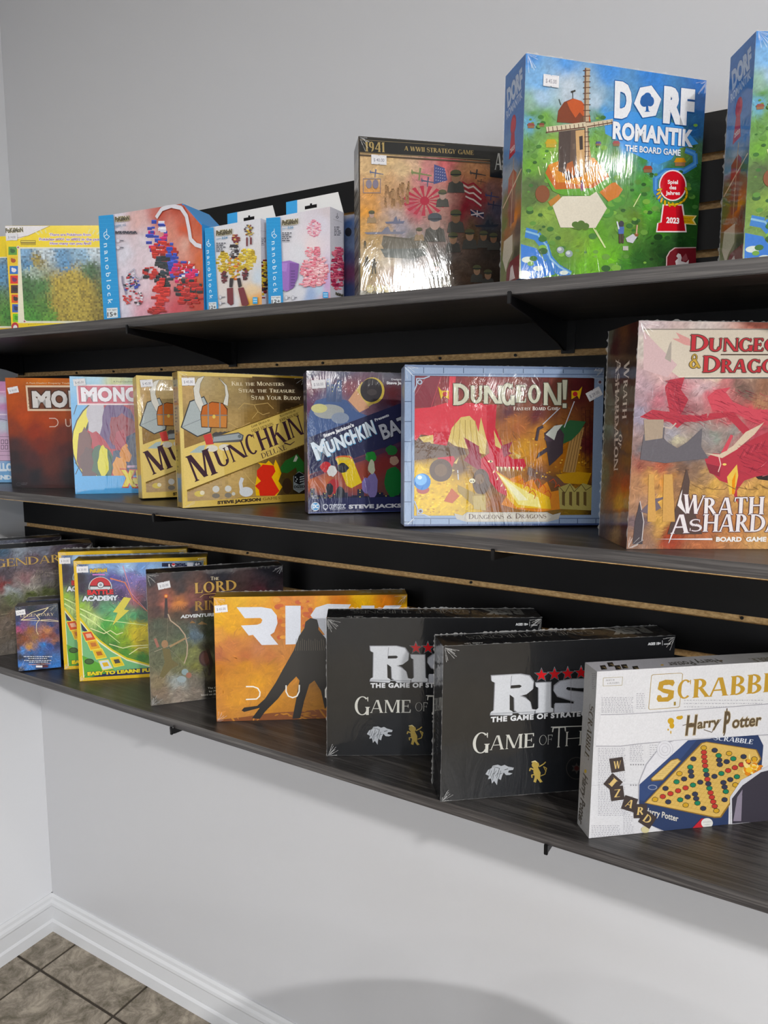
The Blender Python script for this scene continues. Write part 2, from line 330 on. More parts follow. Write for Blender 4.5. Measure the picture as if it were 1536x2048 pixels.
def roman(s, font):
    G = _fonts[font]; ps = []; x = 0
    for ch in s:
        sc = 1.0
        if ch.islower(): ch = ch.upper(); sc = .78
        g, w = G.get(ch, G[' ']); ps += [[(x+px*sc, py*sc) for px, py in p] for p in g]; x += (w+.04)*sc
    return ps, x
# ------------------------------------------------------------------ boxes and their print
# name: front lower-left corner x, y, turn, width, height, lean, depth
TAB = {
'T0':(0.0463,-0.3300,0.3876,0.3799,0.2452,0.0000,0.0400),
'T1':(0.4048,-0.2801,0.4742,0.3800,0.2450,0.0000,0.0500),
'T2':(0.7573,-0.2949,0.0852,0.2680,0.2165,0.0000,0.0800),
'T3':(1.0310,-0.2689,-0.0205,0.1399,0.1650,0.0000,0.0500),
'T4':(1.1826,-0.2668,-0.0293,0.1428,0.1645,0.0000,0.0419),
'T5':(1.2380,-0.2120,0.0000,0.1180,0.1650,0.0000,0.0450),
'T6':(1.3941,-0.2851,0.6860,0.3000,0.2650,0.0561,0.0589),
'T7':(1.6930,-0.3300,0.7730,0.2932,0.3014,0.0047,0.0669),
'T8':(1.9750,-0.2430,0.5500,0.2930,0.3010,0.0247,0.0636),
'M0':(0.0424,-0.3300,0.6837,0.2669,0.2720,0.0240,0.0504),
'M1':(0.3483,-0.2687,0.5489,0.2670,0.2751,0.0000,0.0500),
'M2':(0.6050,-0.2753,0.7899,0.2670,0.2722,0.0000,0.0500),
'M3':(0.8331,-0.2768,1.0137,0.2547,0.2668,0.0877,0.0500),
'M4':(1.0100,-0.3300,1.0742,0.2746,0.2689,0.0324,0.0390),
'M5':(1.2720,-0.2677,0.7602,0.2620,0.2659,0.0469,0.0500),
'M6':(1.4997,-0.3105,0.6104,0.3383,0.2665,0.0598,0.0498),
'M7':(1.8579,-0.3099,0.5581,0.3000,0.3154,0.0000,0.1143),
'B0':(0.0703,-0.3072,1.0473,0.3000,0.2865,0.0042,0.0495),
'B1':(0.2273,-0.3307,1.0065,0.3038,0.2879,0.0000,0.0800),
'B2':(0.4196,-0.3270,0.8609,0.0977,0.1639,0.0528,0.0498),
'B3':(0.4997,-0.2558,0.7140,0.3082,0.3027,0.0000,0.0426),
'B4':(0.6021,-0.2876,0.7204,0.3058,0.2973,0.0000,0.0541),
'B5':(0.8637,-0.3009,0.8688,0.2990,0.2987,0.0000,0.0534),
'B6':(1.0448,-0.2871,0.6073,0.4014,0.2692,0.0000,0.0440),
'B7':(1.3304,-0.2932,0.5519,0.4020,0.2698,0.0000,0.0638),
'B8':(1.5848,-0.3289,0.6828,0.4101,0.2700,0.0000,0.0590),
'B9':(1.8248,-0.3060,0.6912,0.3978,0.2662,0.0000,0.0396),
}
ZS = {'T': Z1, 'M': Z2, 'B': Z3}
VIEW = {'A': (0, 400, .27344), 'B': (400, 380, .22135), 'C': (690, 260, .22135), 'D': (990, 90, .28646), 'E': (1380, 60, .24413), 'F': (0, 700, .23438), 'G': (340, 720, .19531),
        'H': (590, 720, .16118), 'I': (790, 720, .28646), 'J': (1180, 620, .24895), 'K': (0, 1040, .20833), 'L': (280, 1090, .26042), 'M': (640, 1190, .29948), 'N': (850, 1230, .33854),
        'O': (1130, 1290, .26432), 'P': (0, 1180, .091146), 'Q': (0, 440, .11236), 'R': (1420, 280, .12211)}
def wm(key):
    x, y, yaw, w, h, t, d = TAB[key]
    up = d*math.sin(t)
    return Matrix.Translation((x, y, ZS[key[0]]+up+.0004)) @ Matrix.Rotation(yaw, 4, 'Z') @ Matrix.Rotation(-t, 4, 'X') @ Matrix.Translation((w/2, d/2, 0))
def frame(key, side):
    _, _, _, w, h, t, d = TAB[key]; V = Vector
    return {'front': (V((-w/2, -d/2, 0)), V((1,0,0)), V((0,0,1)), V((0,-1,0)), w, h), 'left': (V((-w/2, d/2, 0)), V((0,-1,0)), V((0,0,1)), V((-1,0,0)), d, h),
            'right': (V((w/2, -d/2, 0)), V((0,1,0)), V((0,0,1)), V((1,0,0)), d, h), 'top': (V((-w/2, -d/2, h)), V((1,0,0)), V((0,1,0)), V((0,0,1)), w, d),
            'cut': CUTF if side == 'cut' else None}[side]
def clip(poly, W, H):
    for ax, lim, sg in ((0, 0, 1), (0, W, -1), (1, 0, 1), (1, H, -1)):
        out = []
        for i in range(len(poly)):
            a, b = poly[i-1], poly[i]; da, db = sg*(a[ax]-lim), sg*(b[ax]-lim)
            if (da >= 0) != (db >= 0):
                t = da/(da-db); out.append((a[0]+(b[0]-a[0])*t, a[1]+(b[1]-a[1])*t))
            if db >= 0: out.append(b)
        poly = out
        if len(poly) < 3: return []
    return poly
def star(n=5, r=.42, ph=0): return [((1 if i % 2 == 0 else r)*math.sin(ph+math.pi*i/n), (1 if i % 2 == 0 else r)*math.cos(ph+math.pi*i/n)) for i in range(2*n)]
GAIN = {'B9': .7, 'T7': .82, 'T8': .82, 'M0': .85, 'M2': .85, 'B7': .8, 'B8': .8, 'B0': .8, 'B1': .8, 'B2': .9, 'BX': .9, 'B5': .8, 'M1': .85, 'M5': .72, 'M6': .8, 'M7': .8, 'T6': .75}   # ink density of each print
class Art:
    """flat printing on one face of a box, drawn with points read off one view of it"""
    def __init__(s, key, side='front', view=None, src=None):
        s.key, s.side = key, side; s.src = src or key
        s.O, s.U, s.V, s.N, s.W, s.H = frame(key, side)
        f = frame(s.src, side); M = wm(s.src); s.sW, s.sH = f[4], f[5]
        s.wO = M @ f[0]; R = M.to_3x3(); s.wU, s.wV, s.wN = R @ f[1], R @ f[2], R @ f[3]
        s.v = []; s.f = []; s.c = []; s.z = 0.00012; s.view = VIEW[view] if view else None
    def at(s, x, y):
        ox, oy, k = s.view; px, py = ox+x*k, oy+y*k
        d = CR*((px-768)/FPX)+CU*((1024-py)/FPX)+cf
        t = (s.wO-EYE).dot(s.wN)/d.dot(s.wN); p = EYE+d*t-s.wO
        return (p.dot(s.wU)/s.sW*s.W, p.dot(s.wV)/s.sH*s.H)
    def uv(s, u, v): return (u*s.W, v*s.H)
    def _put(s, poly, col, z, inset=.0004):
        if any(x < 0 or y < 0 or x > s.W or y > s.H for x, y in poly): poly = clip(poly, s.W, s.H)
        if len(poly) < 3: return
        i = len(s.v)
        for x, y in poly: s.v.append(s.O+s.U*x+s.V*y+s.N*z)
        s.f.append(list(range(i, i+len(poly)))); s.c.append(col)
    def local(s, polys, col, sub=0):
        col = lin(col) if isinstance(col, str) else col
        for i, p in enumerate(polys): s._put(p, col, s.z+(i % 5)*sub)
        s.z += .000003
        return s
    def poly(s, pts, col): return s.local([[s.at(*p) for p in pts]], col)
    def polys(s, pl, col): return s.local([[s.at(*p) for p in q] for q in pl], col, 6e-7)
    def rect(s, x0, y0, x1, y1, col): return s.poly([(x0, y0), (x1, y0), (x1, y1), (x0, y1)], col)
    def urect(s, u0, v0, u1, v1, col): return s.local([[s.uv(u0, v0), s.uv(u1, v0), s.uv(u1, v1), s.uv(u0, v1)]], col)
    def ell(s, x, y, rx, ry, col, rot=0, n=28):
        c, q = math.cos(rot), math.sin(rot)
        return s.poly([(x+rx*math.cos(a)*c-ry*math.sin(a)*q, y+rx*math.cos(a)*q+ry*math.sin(a)*c) for a in [2*math.pi*i/n for i in range(n)]], col)
    def star(s, x, y, r, col, n=5, q=.42, ph=0, sy=1): return s.poly([(x+r*a, y-r*b*sy) for a, b in star(n, q, ph)], col)
    def line(s, pts, w, col, taper=None):
        P = [s.at(*p) for p in pts]; a = s.at(*pts[0]); b = s.at(pts[0][0]+10, pts[0][1]); k = math.hypot(a[0]-b[0], a[1]-b[1])/10
        out = []; n = len(P)
        for i in range(n-1):
            (x0, y0), (x1, y1) = P[i], P[i+1]; d = math.hypot(x1-x0, y1-y0) or 1; nx, ny = -(y1-y0)/d, (x1-x0)/d
            w0 = w*k/2*(1 if taper is None else 1+(taper-1)*i/(n-1)); w1 = w*k/2*(1 if taper is None else 1+(taper-1)*(i+1)/(n-1))
            e = min(w0*.3, .0006); ex, ey = (x1-x0)/d*e, (y1-y0)/d*e
            out.append([(x0-nx*w0-ex, y0-ny*w0-ey), (x1-nx*w1+ex, y1-ny*w1+ey), (x1+nx*w1+ex, y1+ny*w1+ey), (x0+nx*w0-ex, y0+ny*w0-ey)])
        return s.local(out, col, 6e-7)
    def frame(s, x0, y0, x1, y1, w, col):
        return s.rect(x0, y0, x1, y0+w, col).rect(x0, y1-w, x1, y1, col).rect(x0, y0, x0+w, y1, col).rect(x1-w, y0, x1, y1, col)
    def border(s, w, col, wy=None):
        """a band along all four edges, w in metres"""
        a, b = w/s.W, (wy or w)/s.H
        return s.urect(0, 0, 1, b, col).urect(0, 1-b, 1, 1, col).urect(0, b, a, 1-b, col).urect(1-a, b, 1, 1-b, col)
    def text(s, t, x0, y0, x1, y1, h, col, font='sans', bold=0.0, out=None, sp=1.0, slant=0, ow=.05, off=None):
        A, B, C = s.at(x0, y0), s.at(x1, y1), (s.at(x0+h, y0) if abs(x1-x0) < .5*abs(y1-y0) else s.at(x0, y0-h))
        hh = math.hypot(C[0]-A[0], C[1]-A[1]); dx, dy = B[0]-A[0], B[1]-A[1]; d = math.hypot(dx, dy); ux, uy = dx/d, dy/d
        def tr(ps, w): return [[(A[0]+ux*(x/w*d)-uy*y*hh+ux*y*hh*slant, A[1]+uy*(x/w*d)+ux*y*hh+uy*y*hh*slant) for x, y in p] for p in ps]
        if font == 'sans':
            ps, w = sans(t, bold, sp)
            if out: q, w2 = sans(t, bold+ow, sp); s.local(tr([[(x-(w2-w)/2, y) for x, y in p] for p in q], w), out)
            if off: s.local([[(x+off[1], y-off[1]) for x, y in p] for p in tr(ps, w)], off[0])
            s.local(tr(ps, w), col)
        else:
            ps, w = roman(t, font)
            if out:
                e = hh*ow
                for ax, ay in ((e, 0), (-e, 0), (0, e), (0, -e)): s.local([[(x+ax, y+ay) for x, y in p] for p in tr(ps, w)], out, 6e-7)
            s.local(tr(ps, w), col, 6e-7)
        return s
    def scribble(s, x0, y0, x1, y1, rows, h, col, seed=1, gap=.25):
        """rows of tiny unreadable body copy"""
        r = random.Random(seed); out = []
        for i in range(rows):
            y = y0+(y1-y0)*i/max(rows-1, 1); x = x0
            while x < x1:
                w = h*r.uniform(1.2, 4)
                if x+w > x1: break
                out.append([s.at(x, y), s.at(x+w, y), s.at(x+w, y-h), s.at(x, y-h)]); x += w+h*gap*3
        return s.local(out, col)
    def base(s, blobs, n=70, p=3.0, warp=.02, amp=.08, freq=9, seed=0):
        """painted ground: colours spread between given points"""
        B = []
        for b in blobs: q = s.at(b[0], b[1]); B.append((q[0], q[1], lin(b[2]), b[3] if len(b) > 3 else 1))
        ny = max(2, int(n*s.H/s.W)); i0 = len(s.v); cols = []
        for j in range(ny+1):
            for i in range(n+1):
                x, y = s.W*i/n, s.H*j/ny; s.v.append(s.O+s.U*x+s.V*y+s.N*s.z)
                q = Vector((x/s.W*freq, y/s.W*freq, seed*7.3)); wx_ = x+noise.noise(q)*warp*2*s.W*.5+noise.noise(q*3)*warp*.4*s.W; wy_ = y+noise.noise(q+Vector((9, 4, 1)))*warp*s.W+noise.noise(q*3+Vector((3, 8, 1)))*warp*.4*s.W
                tw = 0; c = [0, 0, 0]
                for bx, by, bc, bw in B:
                    w = bw/(((wx_-bx)**2+(wy_-by)**2)+1e-6)**(p/2); tw += w
                    for k in range(3): c[k] += bc[k]*w
                m = 1+amp*(noise.noise(q*2.7)+.8*noise.noise(q*6.1)+.7*noise.noise(q*13))
                cols.append([max(0, c[k]/tw*m) for k in range(3)])
        for j in range(ny):
            for i in range(n):
                a = i0+j*(n+1)+i; s.f.append([a, a+1, a+n+2, a+n+1]); s.c.append([cols[k-i0] for k in s.f[-1]])
        s.g = (n, ny, cols); s.z += .00001
        return s
    def strokes(s, n, x0, y0, x1, y1, size, seed=1, spread=.45, alt=(), k=3):
        """brush strokes picking up the ground colour, lighter and darker, to break up a painted area"""
        r = random.Random(seed); out = []; cols = []
        for i in range(n):
            x, y = r.uniform(x0, x1), r.uniform(y0, y1); c = s.sample(x, y)
            if c is None: continue
            if alt and r.random() < .2: c = lin(r.choice(alt))
            m = 1+r.uniform(-spread, spread*1.2); c = [min(1, v*m) for v in c]
            a = noise.noise(Vector((x*.004, y*.004, seed)))*5+r.uniform(-.5, .5); L = size*r.uniform(.5, 1.8); w = size*r.uniform(.1, .3); px, py = x-L/2*math.cos(a), y-L/2*math.sin(a); pts = []
            for j in range(k+1):
                t = j/k; b = a+(t-.5)*r.uniform(-1.2, 1.2); pts.append((px, py)); px += L/k*math.cos(b); py += L/k*math.sin(b)
            up = []; dn = []
            for j, (qx, qy) in enumerate(pts):
                ww = w*math.sin(math.pi*(.12+.8*j/k))/2; up.append((qx-ww*math.sin(a), qy+ww*math.cos(a))); dn.append((qx+ww*math.sin(a), qy-ww*math.cos(a)))
            s._put([s.at(*p) for p in up+dn[::-1]], c, s.z+(i % 30)*1.2e-6)
        s.z += .00004
        return s
    def sample(s, x, y):
        g = getattr(s, 'g', None)
        if not g: return None
        n, ny, cols = g; a, b = s.at(x, y); i, j = int(a/s.W*n), int(b/s.H*ny)
        return cols[j*(n+1)+i] if 0 <= i < n and 0 <= j < ny else None
    def fill(s, col): return s.urect(0, 0, 1, 1, col)
    def build(s, name, parent, m):
        g = GAIN.get(s.key, .9)
        def ink(c): y = .3*c[0]+.6*c[1]+.1*c[2]; return [min(.9, max(0, y+(v-y)*1.12)*g) for v in c[:3]]
        me = bpy.data.meshes.new(name); me.from_pydata(s.v, [], s.f)
        at = me.color_attributes.new('Col', 'FLOAT_COLOR', 'CORNER'); buf = []
        for p in me.polygons:
            c = s.c[p.index]
            if isinstance(c[0], (list, tuple)):
                for k in range(p.loop_total): buf += ink(c[k])+[1]
            else:
                for k in range(p.loop_total): buf += ink(c)+[1]
        at.data.foreach_set('color', buf)
        # every printed face looks outwards
        import bmesh
        bm = bmesh.new(); bm.from_mesh(me); bm.normal_update()
        bmesh.ops.reverse_faces(bm, faces=[f for f in bm.faces if f.normal.dot(s.N) < 0]); bm.to_mesh(me); bm.free()
        return link(name, me, m, parent)
def carton(key, name, label, cat, col, m=None, group=None, chamfer=None):
    x, y, yaw, w, h, t, d = TAB[key]
    M = wm(key); r = bpy.data.objects.new(name, None); r.empty_display_size = .05; COL.objects.link(r); r.matrix_world = M
    tag(r, label, cat, group)
    mm = mat(name+'_card', col, .45, coat=.4 if m is INK_FILM else .1, spec=.2)
    if chamfer:
        cx_, cz_ = chamfer; mb = MB().prism([(-w/2, 0), (w/2, 0), (w/2, h-cz_), (w/2-cx_, h), (-w/2, h)], 1, -d/2, d/2)
    else: mb = MB().box((-w/2, -d/2, 0), (w/2, d/2, h))
    mb.build('carton', mm, r, .0006)
    return r
def sticker(parent, key, u, v, rot, txt='$ 45.00', side='front', w=.026, h=.0155):
    """white price label stuck on a face; u, v in metres from its lower-left corner"""
    O, U, V, N, W, H = frame(key, side); c, q = math.cos(rot), math.sin(rot)
    A = Art(key, side); A.z = .0019
    P = lambda a, b: (u+a*c-b*q, v+a*q+b*c)
    A.local([[P(-w/2, -h/2), P(-w*.05, -h/2), P(0, -h*.42), P(w*.05, -h/2), P(w/2, -h/2), P(w/2, h/2), P(w*.05, h/2), P(0, h*.42), P(-w*.05, h/2), P(-w/2, h/2)]], '#e6e6ea')
    ps, tw = sans(txt, .01); k = w*.7/tw
    A.local([[P(a*k-w*.35, b*h*.36-h*.2) for a, b in p] for p in ps], '#8a8894')
    for b in (-.42, .4): A.local([[P(-w*.4, b*h), P(w*.4, b*h), P(w*.4, (b+.03)*h), P(-w*.4, (b+.03)*h)]], '#c4c4d0')
    return A.build('price_sticker', parent, STICKER)
def spx(key, view, x, y, src=None):
    return Art(key, 'front', view, src).at(x, y)
def film(parent, key, edges, seed=1, amt=1.0):
    """crumpled seams of the shrink film along edges of the carton, and creases drawn together at its front corners"""
    r = random.Random(seed); _, _, _, w, h, t, d = TAB[key]
    E_ = {'ftop': (Vector((-w/2, -d/2, h)), Vector((w/2, -d/2, h)), Vector((0, -.5, .7))), 'btop': (Vector((-w/2, d/2, h)), Vector((w/2, d/2, h)), Vector((0, 0, 1))),
          'fleft': (Vector((-w/2, -d/2, 0)), Vector((-w/2, -d/2, h)), Vector((-.6, -.6, 0))), 'fbot': (Vector((-w/2, -d/2, .001)), Vector((w/2, -d/2, .001)), Vector((0, -1, .1))),
          'bleft': (Vector((-w/2, d/2, 0)), Vector((-w/2, d/2, h)), Vector((-1, 0, 0))), 'fright': (Vector((w/2, -d/2, 0)), Vector((w/2, -d/2, h)), Vector((.6, -.6, 0)))}
    for e in edges:
        a, b, n = E_[e]; L = (b-a).length; k = int(L/.0035); ax = (b-a)/L; v = []; f = []
        for i in range(k+1):
            hgt = (.0005+.0024*r.random()**3)*amt
            p = a+(b-a)*i/k; v += [tuple(p), tuple(p+n*hgt+ax*r.uniform(-.0008, .0008))]
            if i: j = 2*i; f.append([j-2, j, j+1, j-1])
        me = bpy.data.meshes.new('film_seam'); me.from_pydata(v, [], f); link('film_seam', me, FILM, parent)
    for cx_, cz_, sx, sz in ((-w/2, h, 1, -1), (w/2, h, -1, -1), (-w/2, 0, 1, 1)):
        y = -d/2-.0021; v = [(cx_+sx*.0015, y, cz_+sz*.0015)]; f = []
        for i in range(int(11*amt)):
            an = math.radians(r.uniform(6, 84)); l1 = r.uniform(.008, .028); ww = .0006
            dx, dz = sx*math.cos(an), sz*math.sin(an); j = len(v); v += [(cx_+dx*l1-dz*ww, y-.0004, cz_+dz*l1+dx*ww), (cx_+dx*l1+dz*ww, y-.0001, cz_+dz*l1-dx*ww)]; f.append([0, j, j+1])
        me = bpy.data.meshes.new('film_crease'); me.from_pydata(v, [], f); link('film_crease', me, FILM, parent)
# ------------------------------------------------------------------ TOP SHELF
def bricks(A, x, y, w, h, cols, n=26, seed=1, s=18):
    """a heap of small plain toy bricks, printed"""
    r = random.Random(seed)
    for i in range(int(n*1.5)):
        a = r.uniform(0, 2*math.pi); q = math.sqrt(r.random()); bx, by = x+q*w/2*math.cos(a), y+q*h/2*math.sin(a); c = r.choice(cols); ww, hh = s*r.uniform(.8, 1.7), s*r.uniform(.5, 1)
        A.rect(bx-ww/2, by-hh/2, bx+ww/2, by+hh/2, c); A.rect(bx-ww/2, by-hh/2, bx+ww/2, by-hh/2+hh*.22, '#%02x%02x%02x' % tuple(min(255, int(int(c[j:j+2], 16)*1.25+22)) for j in (1, 3, 5)))
def puzzle_front(A, v='A'):
    A.base([(60, 215, '#f3d93c'), (60, 600, '#eec93a'), (60, 900, '#efcf35'), (400, 215, '#f5dc2e'), (700, 215, '#f3d93c'), (900, 215, '#f3d93c'), (900, 900, '#eec93a'), (400, 925, '#f1d83e')], n=40, warp=.01, amp=.03)
    A.poly([(30, 190), (360, 190), (200, 262), (110, 292), (36, 300)], '#e9e6ea'); A.line([(365, 190), (205, 262), (60, 290)], 3, '#8a6d33')
    A.text('PoKéMoN', 42, 240, 170, 232, 32, '#5b5648', bold=.05, out='#cfc9a0')
    A.rect(150, 295, 262, 320, '#8d7a35').rect(154, 300, 258, 308, '#e8d56a').line([(152, 327), (262, 327)], 4, '#6d5a25')
    for i, (t, x0, x1, y) in enumerate((('There are Pokémon from', 362, 665, 262), ('Pokédex #001 to #802 in the puzzle!', 288, 770, 296), ('How many can you find?', 366, 668, 326))):
        A.text(t, x0, y, x1, y, 19, '#8c5aa0', bold=.02, out='#f6f0f6', ow=.09)
    for a, b, c, d in ((262, 235, 285, 252), (295, 222, 310, 246), (330, 215, 338, 240), (645, 240, 658, 215), (678, 250, 692, 222), (710, 252, 728, 232)): A.line([(a, b), (c, d)], 9, '#e9e29a')
    for i, (c, d) in enumerate((('#5d9a45', '#31602f'), ('#e6c34a', '#a8502f'), ('#2f6fc2', '#e6e6f0'), ('#d6403a', '#7a2b5c'), ('#4b2c2c', '#201c22'), ('#d45a38', '#3a2420'), ('#3c5fb0', '#20305c'), ('#7cc63a', '#4a9a2c'))):
        x, y = 62+i*4.6, 342+i*70; A.rect(x, y, x+62, y+60, c); A.ell(x+31, y+32, 18, 15, d); A.ell(x+20, y+20, 8, 7, d)
    A.rect(132, 345, 990, 900, '#e9e6cf')
    sub = Art(A.key, A.side, v, A.src)
    B = [(200, 380, '#7fa6c8'), (330, 385, '#c9d6de'), (450, 400, '#6d9ac0'), (600, 390, '#8fb2cc'), (700, 385, '#c9d6de'), (200, 470, '#5d8db5'), (230, 520, '#a8b8a8'), (480, 470, '#5d8db5'), (200, 600, '#42683c'), (300, 640, '#4d7a45'), (200, 700, '#3f6a38'), (320, 780, '#537f3c'), (200, 820, '#4f8a3c'), (250, 870, '#4c8a3a'), (380, 870, '#5f9440'), (660, 520, '#4d6f4a'),
         (520, 560, '#b5a04e', 2), (450, 620, '#b5a04e', 2), (600, 620, '#b39d4a', 2), (520, 700, '#b7a352', 2.5), (430, 760, '#a9954a'), (640, 740, '#b09b4c', 2), (540, 830, '#b39f4e', 2), (450, 860, '#a8954a'), (700, 850, '#a8954a'), (800, 650, '#4d7a45'), (900, 800, '#4f8a3c'), (850, 480, '#5d8db5'), (270, 440, '#a39350')]
    r = random.Random(3)
    # the jigsaw picture: many small pieces coloured by the ground around them
    cells = []
    nx, ny = 64, 40
    pts = [(sub.at(b[0], b[1]), lin(b[2]), b[3] if len(b) > 3 else 1) for b in B]
    x0, y0 = A.at(148, 356); x1, y1 = A.at(980, 886)
    for j in range(ny):
        for i in range(nx):
            a, b = x0+(x1-x0)*i/nx, y0+(y1-y0)*j/ny; c, d = x0+(x1-x0)*(i+1)/nx, y0+(y1-y0)*(j+1)/ny
            tw = 0; col = [0, 0, 0]; mx, my = (a+c)/2+r.uniform(-.006, .006), (b+d)/2+r.uniform(-.006, .006)
            for (bx, by), bc, bw in pts:
                w = bw/((mx-bx)**2+(my-by)**2+1e-6)**1.8; tw += w
                for k in range(3): col[k] += bc[k]*w
            m = r.choice((.62, .9, 1, 1.12, 1.3)); A._put([(a, b), (c, b), (c, d), (a, d)], [min(1, q/tw*m) for q in col], A.z)
    A.z += .000005
    for x, y in ((133, 347), (180, 888)): A.ell(x, y, 12, 12, '#e8e2da').ell(x, y, 7, 7, '#a8646a')
    A.ell(110, 925, 26, 30, '#b8343a').ell(112, 932, 15, 18, '#e6e0e0'); A.text('puzzle', 205, 912, 320, 905, 6, '#8a7a3a')
    return A
r0 = carton('T0', 'puzzle_box', 'yellow jigsaw puzzle box cut off by the left edge of the photo, behind its twin', 'puzzle box', '#e6c93a', group='yellow jigsaw puzzle boxes')
puzzle_front(Art('T0', 'front', 'A', 'T1')).build('cover_print', r0, INK_GLOSS)
r1 = carton('T1', 'puzzle_box', 'yellow jigsaw puzzle box with meadow picture and strip of eight small squares at its left', 'puzzle box', '#e6c93a', group='yellow jigsaw puzzle boxes')
puzzle_front(Art('T1', 'front', 'A')).build('cover_print', r1, INK_GLOSS); sticker(r1, 'T1', *spx('T1', 'A', 90, 272), .0, '$ 14.00')

def nano(A, title, age, x0, x1, ytop, ybot, lean):
    """blue side band with vertical lettering; x in view px at top, lean = shift at the bottom"""
    A.poly([(x0, ytop), (x1, ytop-10), (x1+lean, ybot), (x0+lean, ybot+10)], '#2594d2')
    for k in range(26):
        y = ytop+(ybot-ytop)*k/26; q = lean*k/26; A.line([(x0+q, y), (x1+q, y-4)], 1.2, '#4aa9de')
    xm = x0+(x1-x0)*.42
    A.text('n a n o b l o c k', xm, ytop+(ybot-ytop)*.27, xm+lean*.62, ytop+(ybot-ytop)*.86, (x1-x0)*.3, '#d8eefa', bold=.01)
    cx, cy, q = xm+(x1-x0)*.18, ytop+(ybot-ytop)*.18, (x1-x0)*.17
    A.line([(cx, cy-q*2), (cx, cy), (cx-q, cy+q*.8)], 4, '#d8eefa').line([(cx, cy), (cx+q, cy+q*.8), (cx, cy+q*1.8), (cx-q, cy+q*.8), (cx-q, cy-q*.4), (cx, cy-q*1.2)], 4, '#d8eefa')
    bx0, bx1 = x0+lean+(x1-x0)*.16, x1+lean-(x1-x0)*.18; by = ybot-(ybot-ytop)*.1
    A.poly([(bx0, by), (bx1, by-4), (bx1+3, ybot-8), (bx0+3, ybot-2)], '#dfe6ea'); A.text('For ages', bx0+6, by+18, bx1-6, by+14, 11, '#333b44', bold=.01); A.text(age, bx0+6, ybot-14, bx1-4, ybot-18, (ybot-by)*.42, '#1b2026', bold=.02)
    return A
# large toy brick set with a bevelled corner
CUTF = None
r2 = carton('T2', 'toy_brick_box', 'widest white and blue toy brick box with red picture and cut-off top corner', 'toy box', '#2f86c8', group=None, chamfer=(.0455, .043))
A = Art('T2', 'front', 'A')
def cutcorner(A, cw, ch):
    # keep print off the bevelled corner
    W, H = A.W, A.H; nv = []; nf = []; nc = []
    for f, c in zip(A.f, A.c):
        if isinstance(c[0], list):
            P = [A.v[i] for i in f]
            if sum((p-A.O).dot(A.U)/cw+((p-A.O).dot(A.V)-H)/ch for p in P)/len(P) > W/cw-1-.05: continue
            j = len(nv); nv += P; nf.append(list(range(j, j+len(P)))); nc.append(c); continue
        P = [((A.v[i]-A.O).dot(A.U), (A.v[i]-A.O).dot(A.V), (A.v[i]-A.O).dot(A.N)) for i in f]; out = []
        g = lambda p: (W/cw-1)-(p[0]/cw+(p[1]-H)/ch)
        for i in range(len(P)):
            a, b = P[i-1], P[i]; da, db = g(a), g(b)
            if (da >= 0) != (db >= 0): t = da/(da-db); out.append(tuple(a[k]+(b[k]-a[k])*t for k in range(3)))
            if db >= 0: out.append(b)
        if len(out) < 3: continue
        j = len(nv); nv += [A.O+A.U*x+A.V*y+A.N*z for x, y, z in out]; nf.append(list(range(j, j+len(out)))); nc.append(c)
    A.v, A.f, A.c = nv, nf, nc
A.base([(860, 150, '#dcd8e4'), (900, 400, '#d8d6e2'), (900, 800, '#dcd8e6'), (1000, 150, '#d9b3b0'), (1050, 300, '#d9cfd8'), (1050, 600, '#dcc8d2'), (1180, 100, '#b9594a'), (1300, 60, '#b04a34'), (1350, 200, '#c4573a'), (1240, 250, '#d08a78'), (1450, 200, '#bc5a3c'), (1430, 330, '#c86a4c'), (1480, 450, '#c8683f'), (1350, 330, '#d2a294'), (1050, 820, '#dba6b4'), (1180, 830, '#cf7484'), (1300, 780, '#c2525a'), (1450, 760, '#b5483a'), (1100, 450, '#dccfd8'), (950, 600, '#dedae6'), (1480, 600, '#b85a3c')], n=90, amp=.14, warp=.03, p=2.6)
bricks(A, 1150, 270, 130, 260, ['#2a3f9c', '#b52a66', '#d8d8e8', '#2d3c94'], 30, 2, 30); bricks(A, 1200, 380, 170, 150, ['#a83028', '#b8352c', '#8d2620'], 34, 3, 30); bricks(A, 1200, 520, 120, 260, ['#1f2426', '#22303a', '#2a2f30'], 34, 4, 30)
bricks(A, 1260, 420, 60, 200, ['#2a3f9c', '#3348a4'], 16, 5, 28); bricks(A, 1350, 540, 190, 190, ['#b0322e', '#c42d5c', '#a32b26', '#d8d8e4', '#34489c'], 60, 6, 28); bricks(A, 1180, 680, 100, 220, ['#b3302a', '#a32a26', '#c03830'], 34, 7, 30)
bricks(A, 1390, 680, 190, 210, ['#b3302a', '#a32a26', '#232729', '#9c2a24'], 50, 8, 30); bricks(A, 1150, 810, 120, 50, ['#a82c28', '#8f2622'], 20, 9, 24); bricks(A, 1110, 540, 110, 90, ['#9c2a28', '#b03630', '#1e2428'], 18, 10, 22)
A.line([(1150, 130), (1190, 70), (1260, 45), (1330, 60), (1370, 120), (1390, 220), (1400, 290), (1440, 330), (1490, 345)], 22, '#d9d8e0')
A.line([(900, 560), (905, 610), (930, 690)], 12, '#8a8498'); bricks(A, 970, 610, 110, 150, ['#31409a', '#c8c6d4', '#a8343a', '#22262c'], 34, 11, 13); bricks(A, 940, 720, 60, 90, ['#a8302c', '#b8504c'], 14, 12, 13); bricks(A, 1020, 720, 60, 110, ['#22262c', '#b04048', '#d8d4e0'], 16, 13, 13)
A.line([(945, 540), (990, 505), (1000, 560), (1035, 580), (1055, 550)], 7, '#b8b4c4')
nano(A, '', '15+', 718, 838, 120, 868, 52)
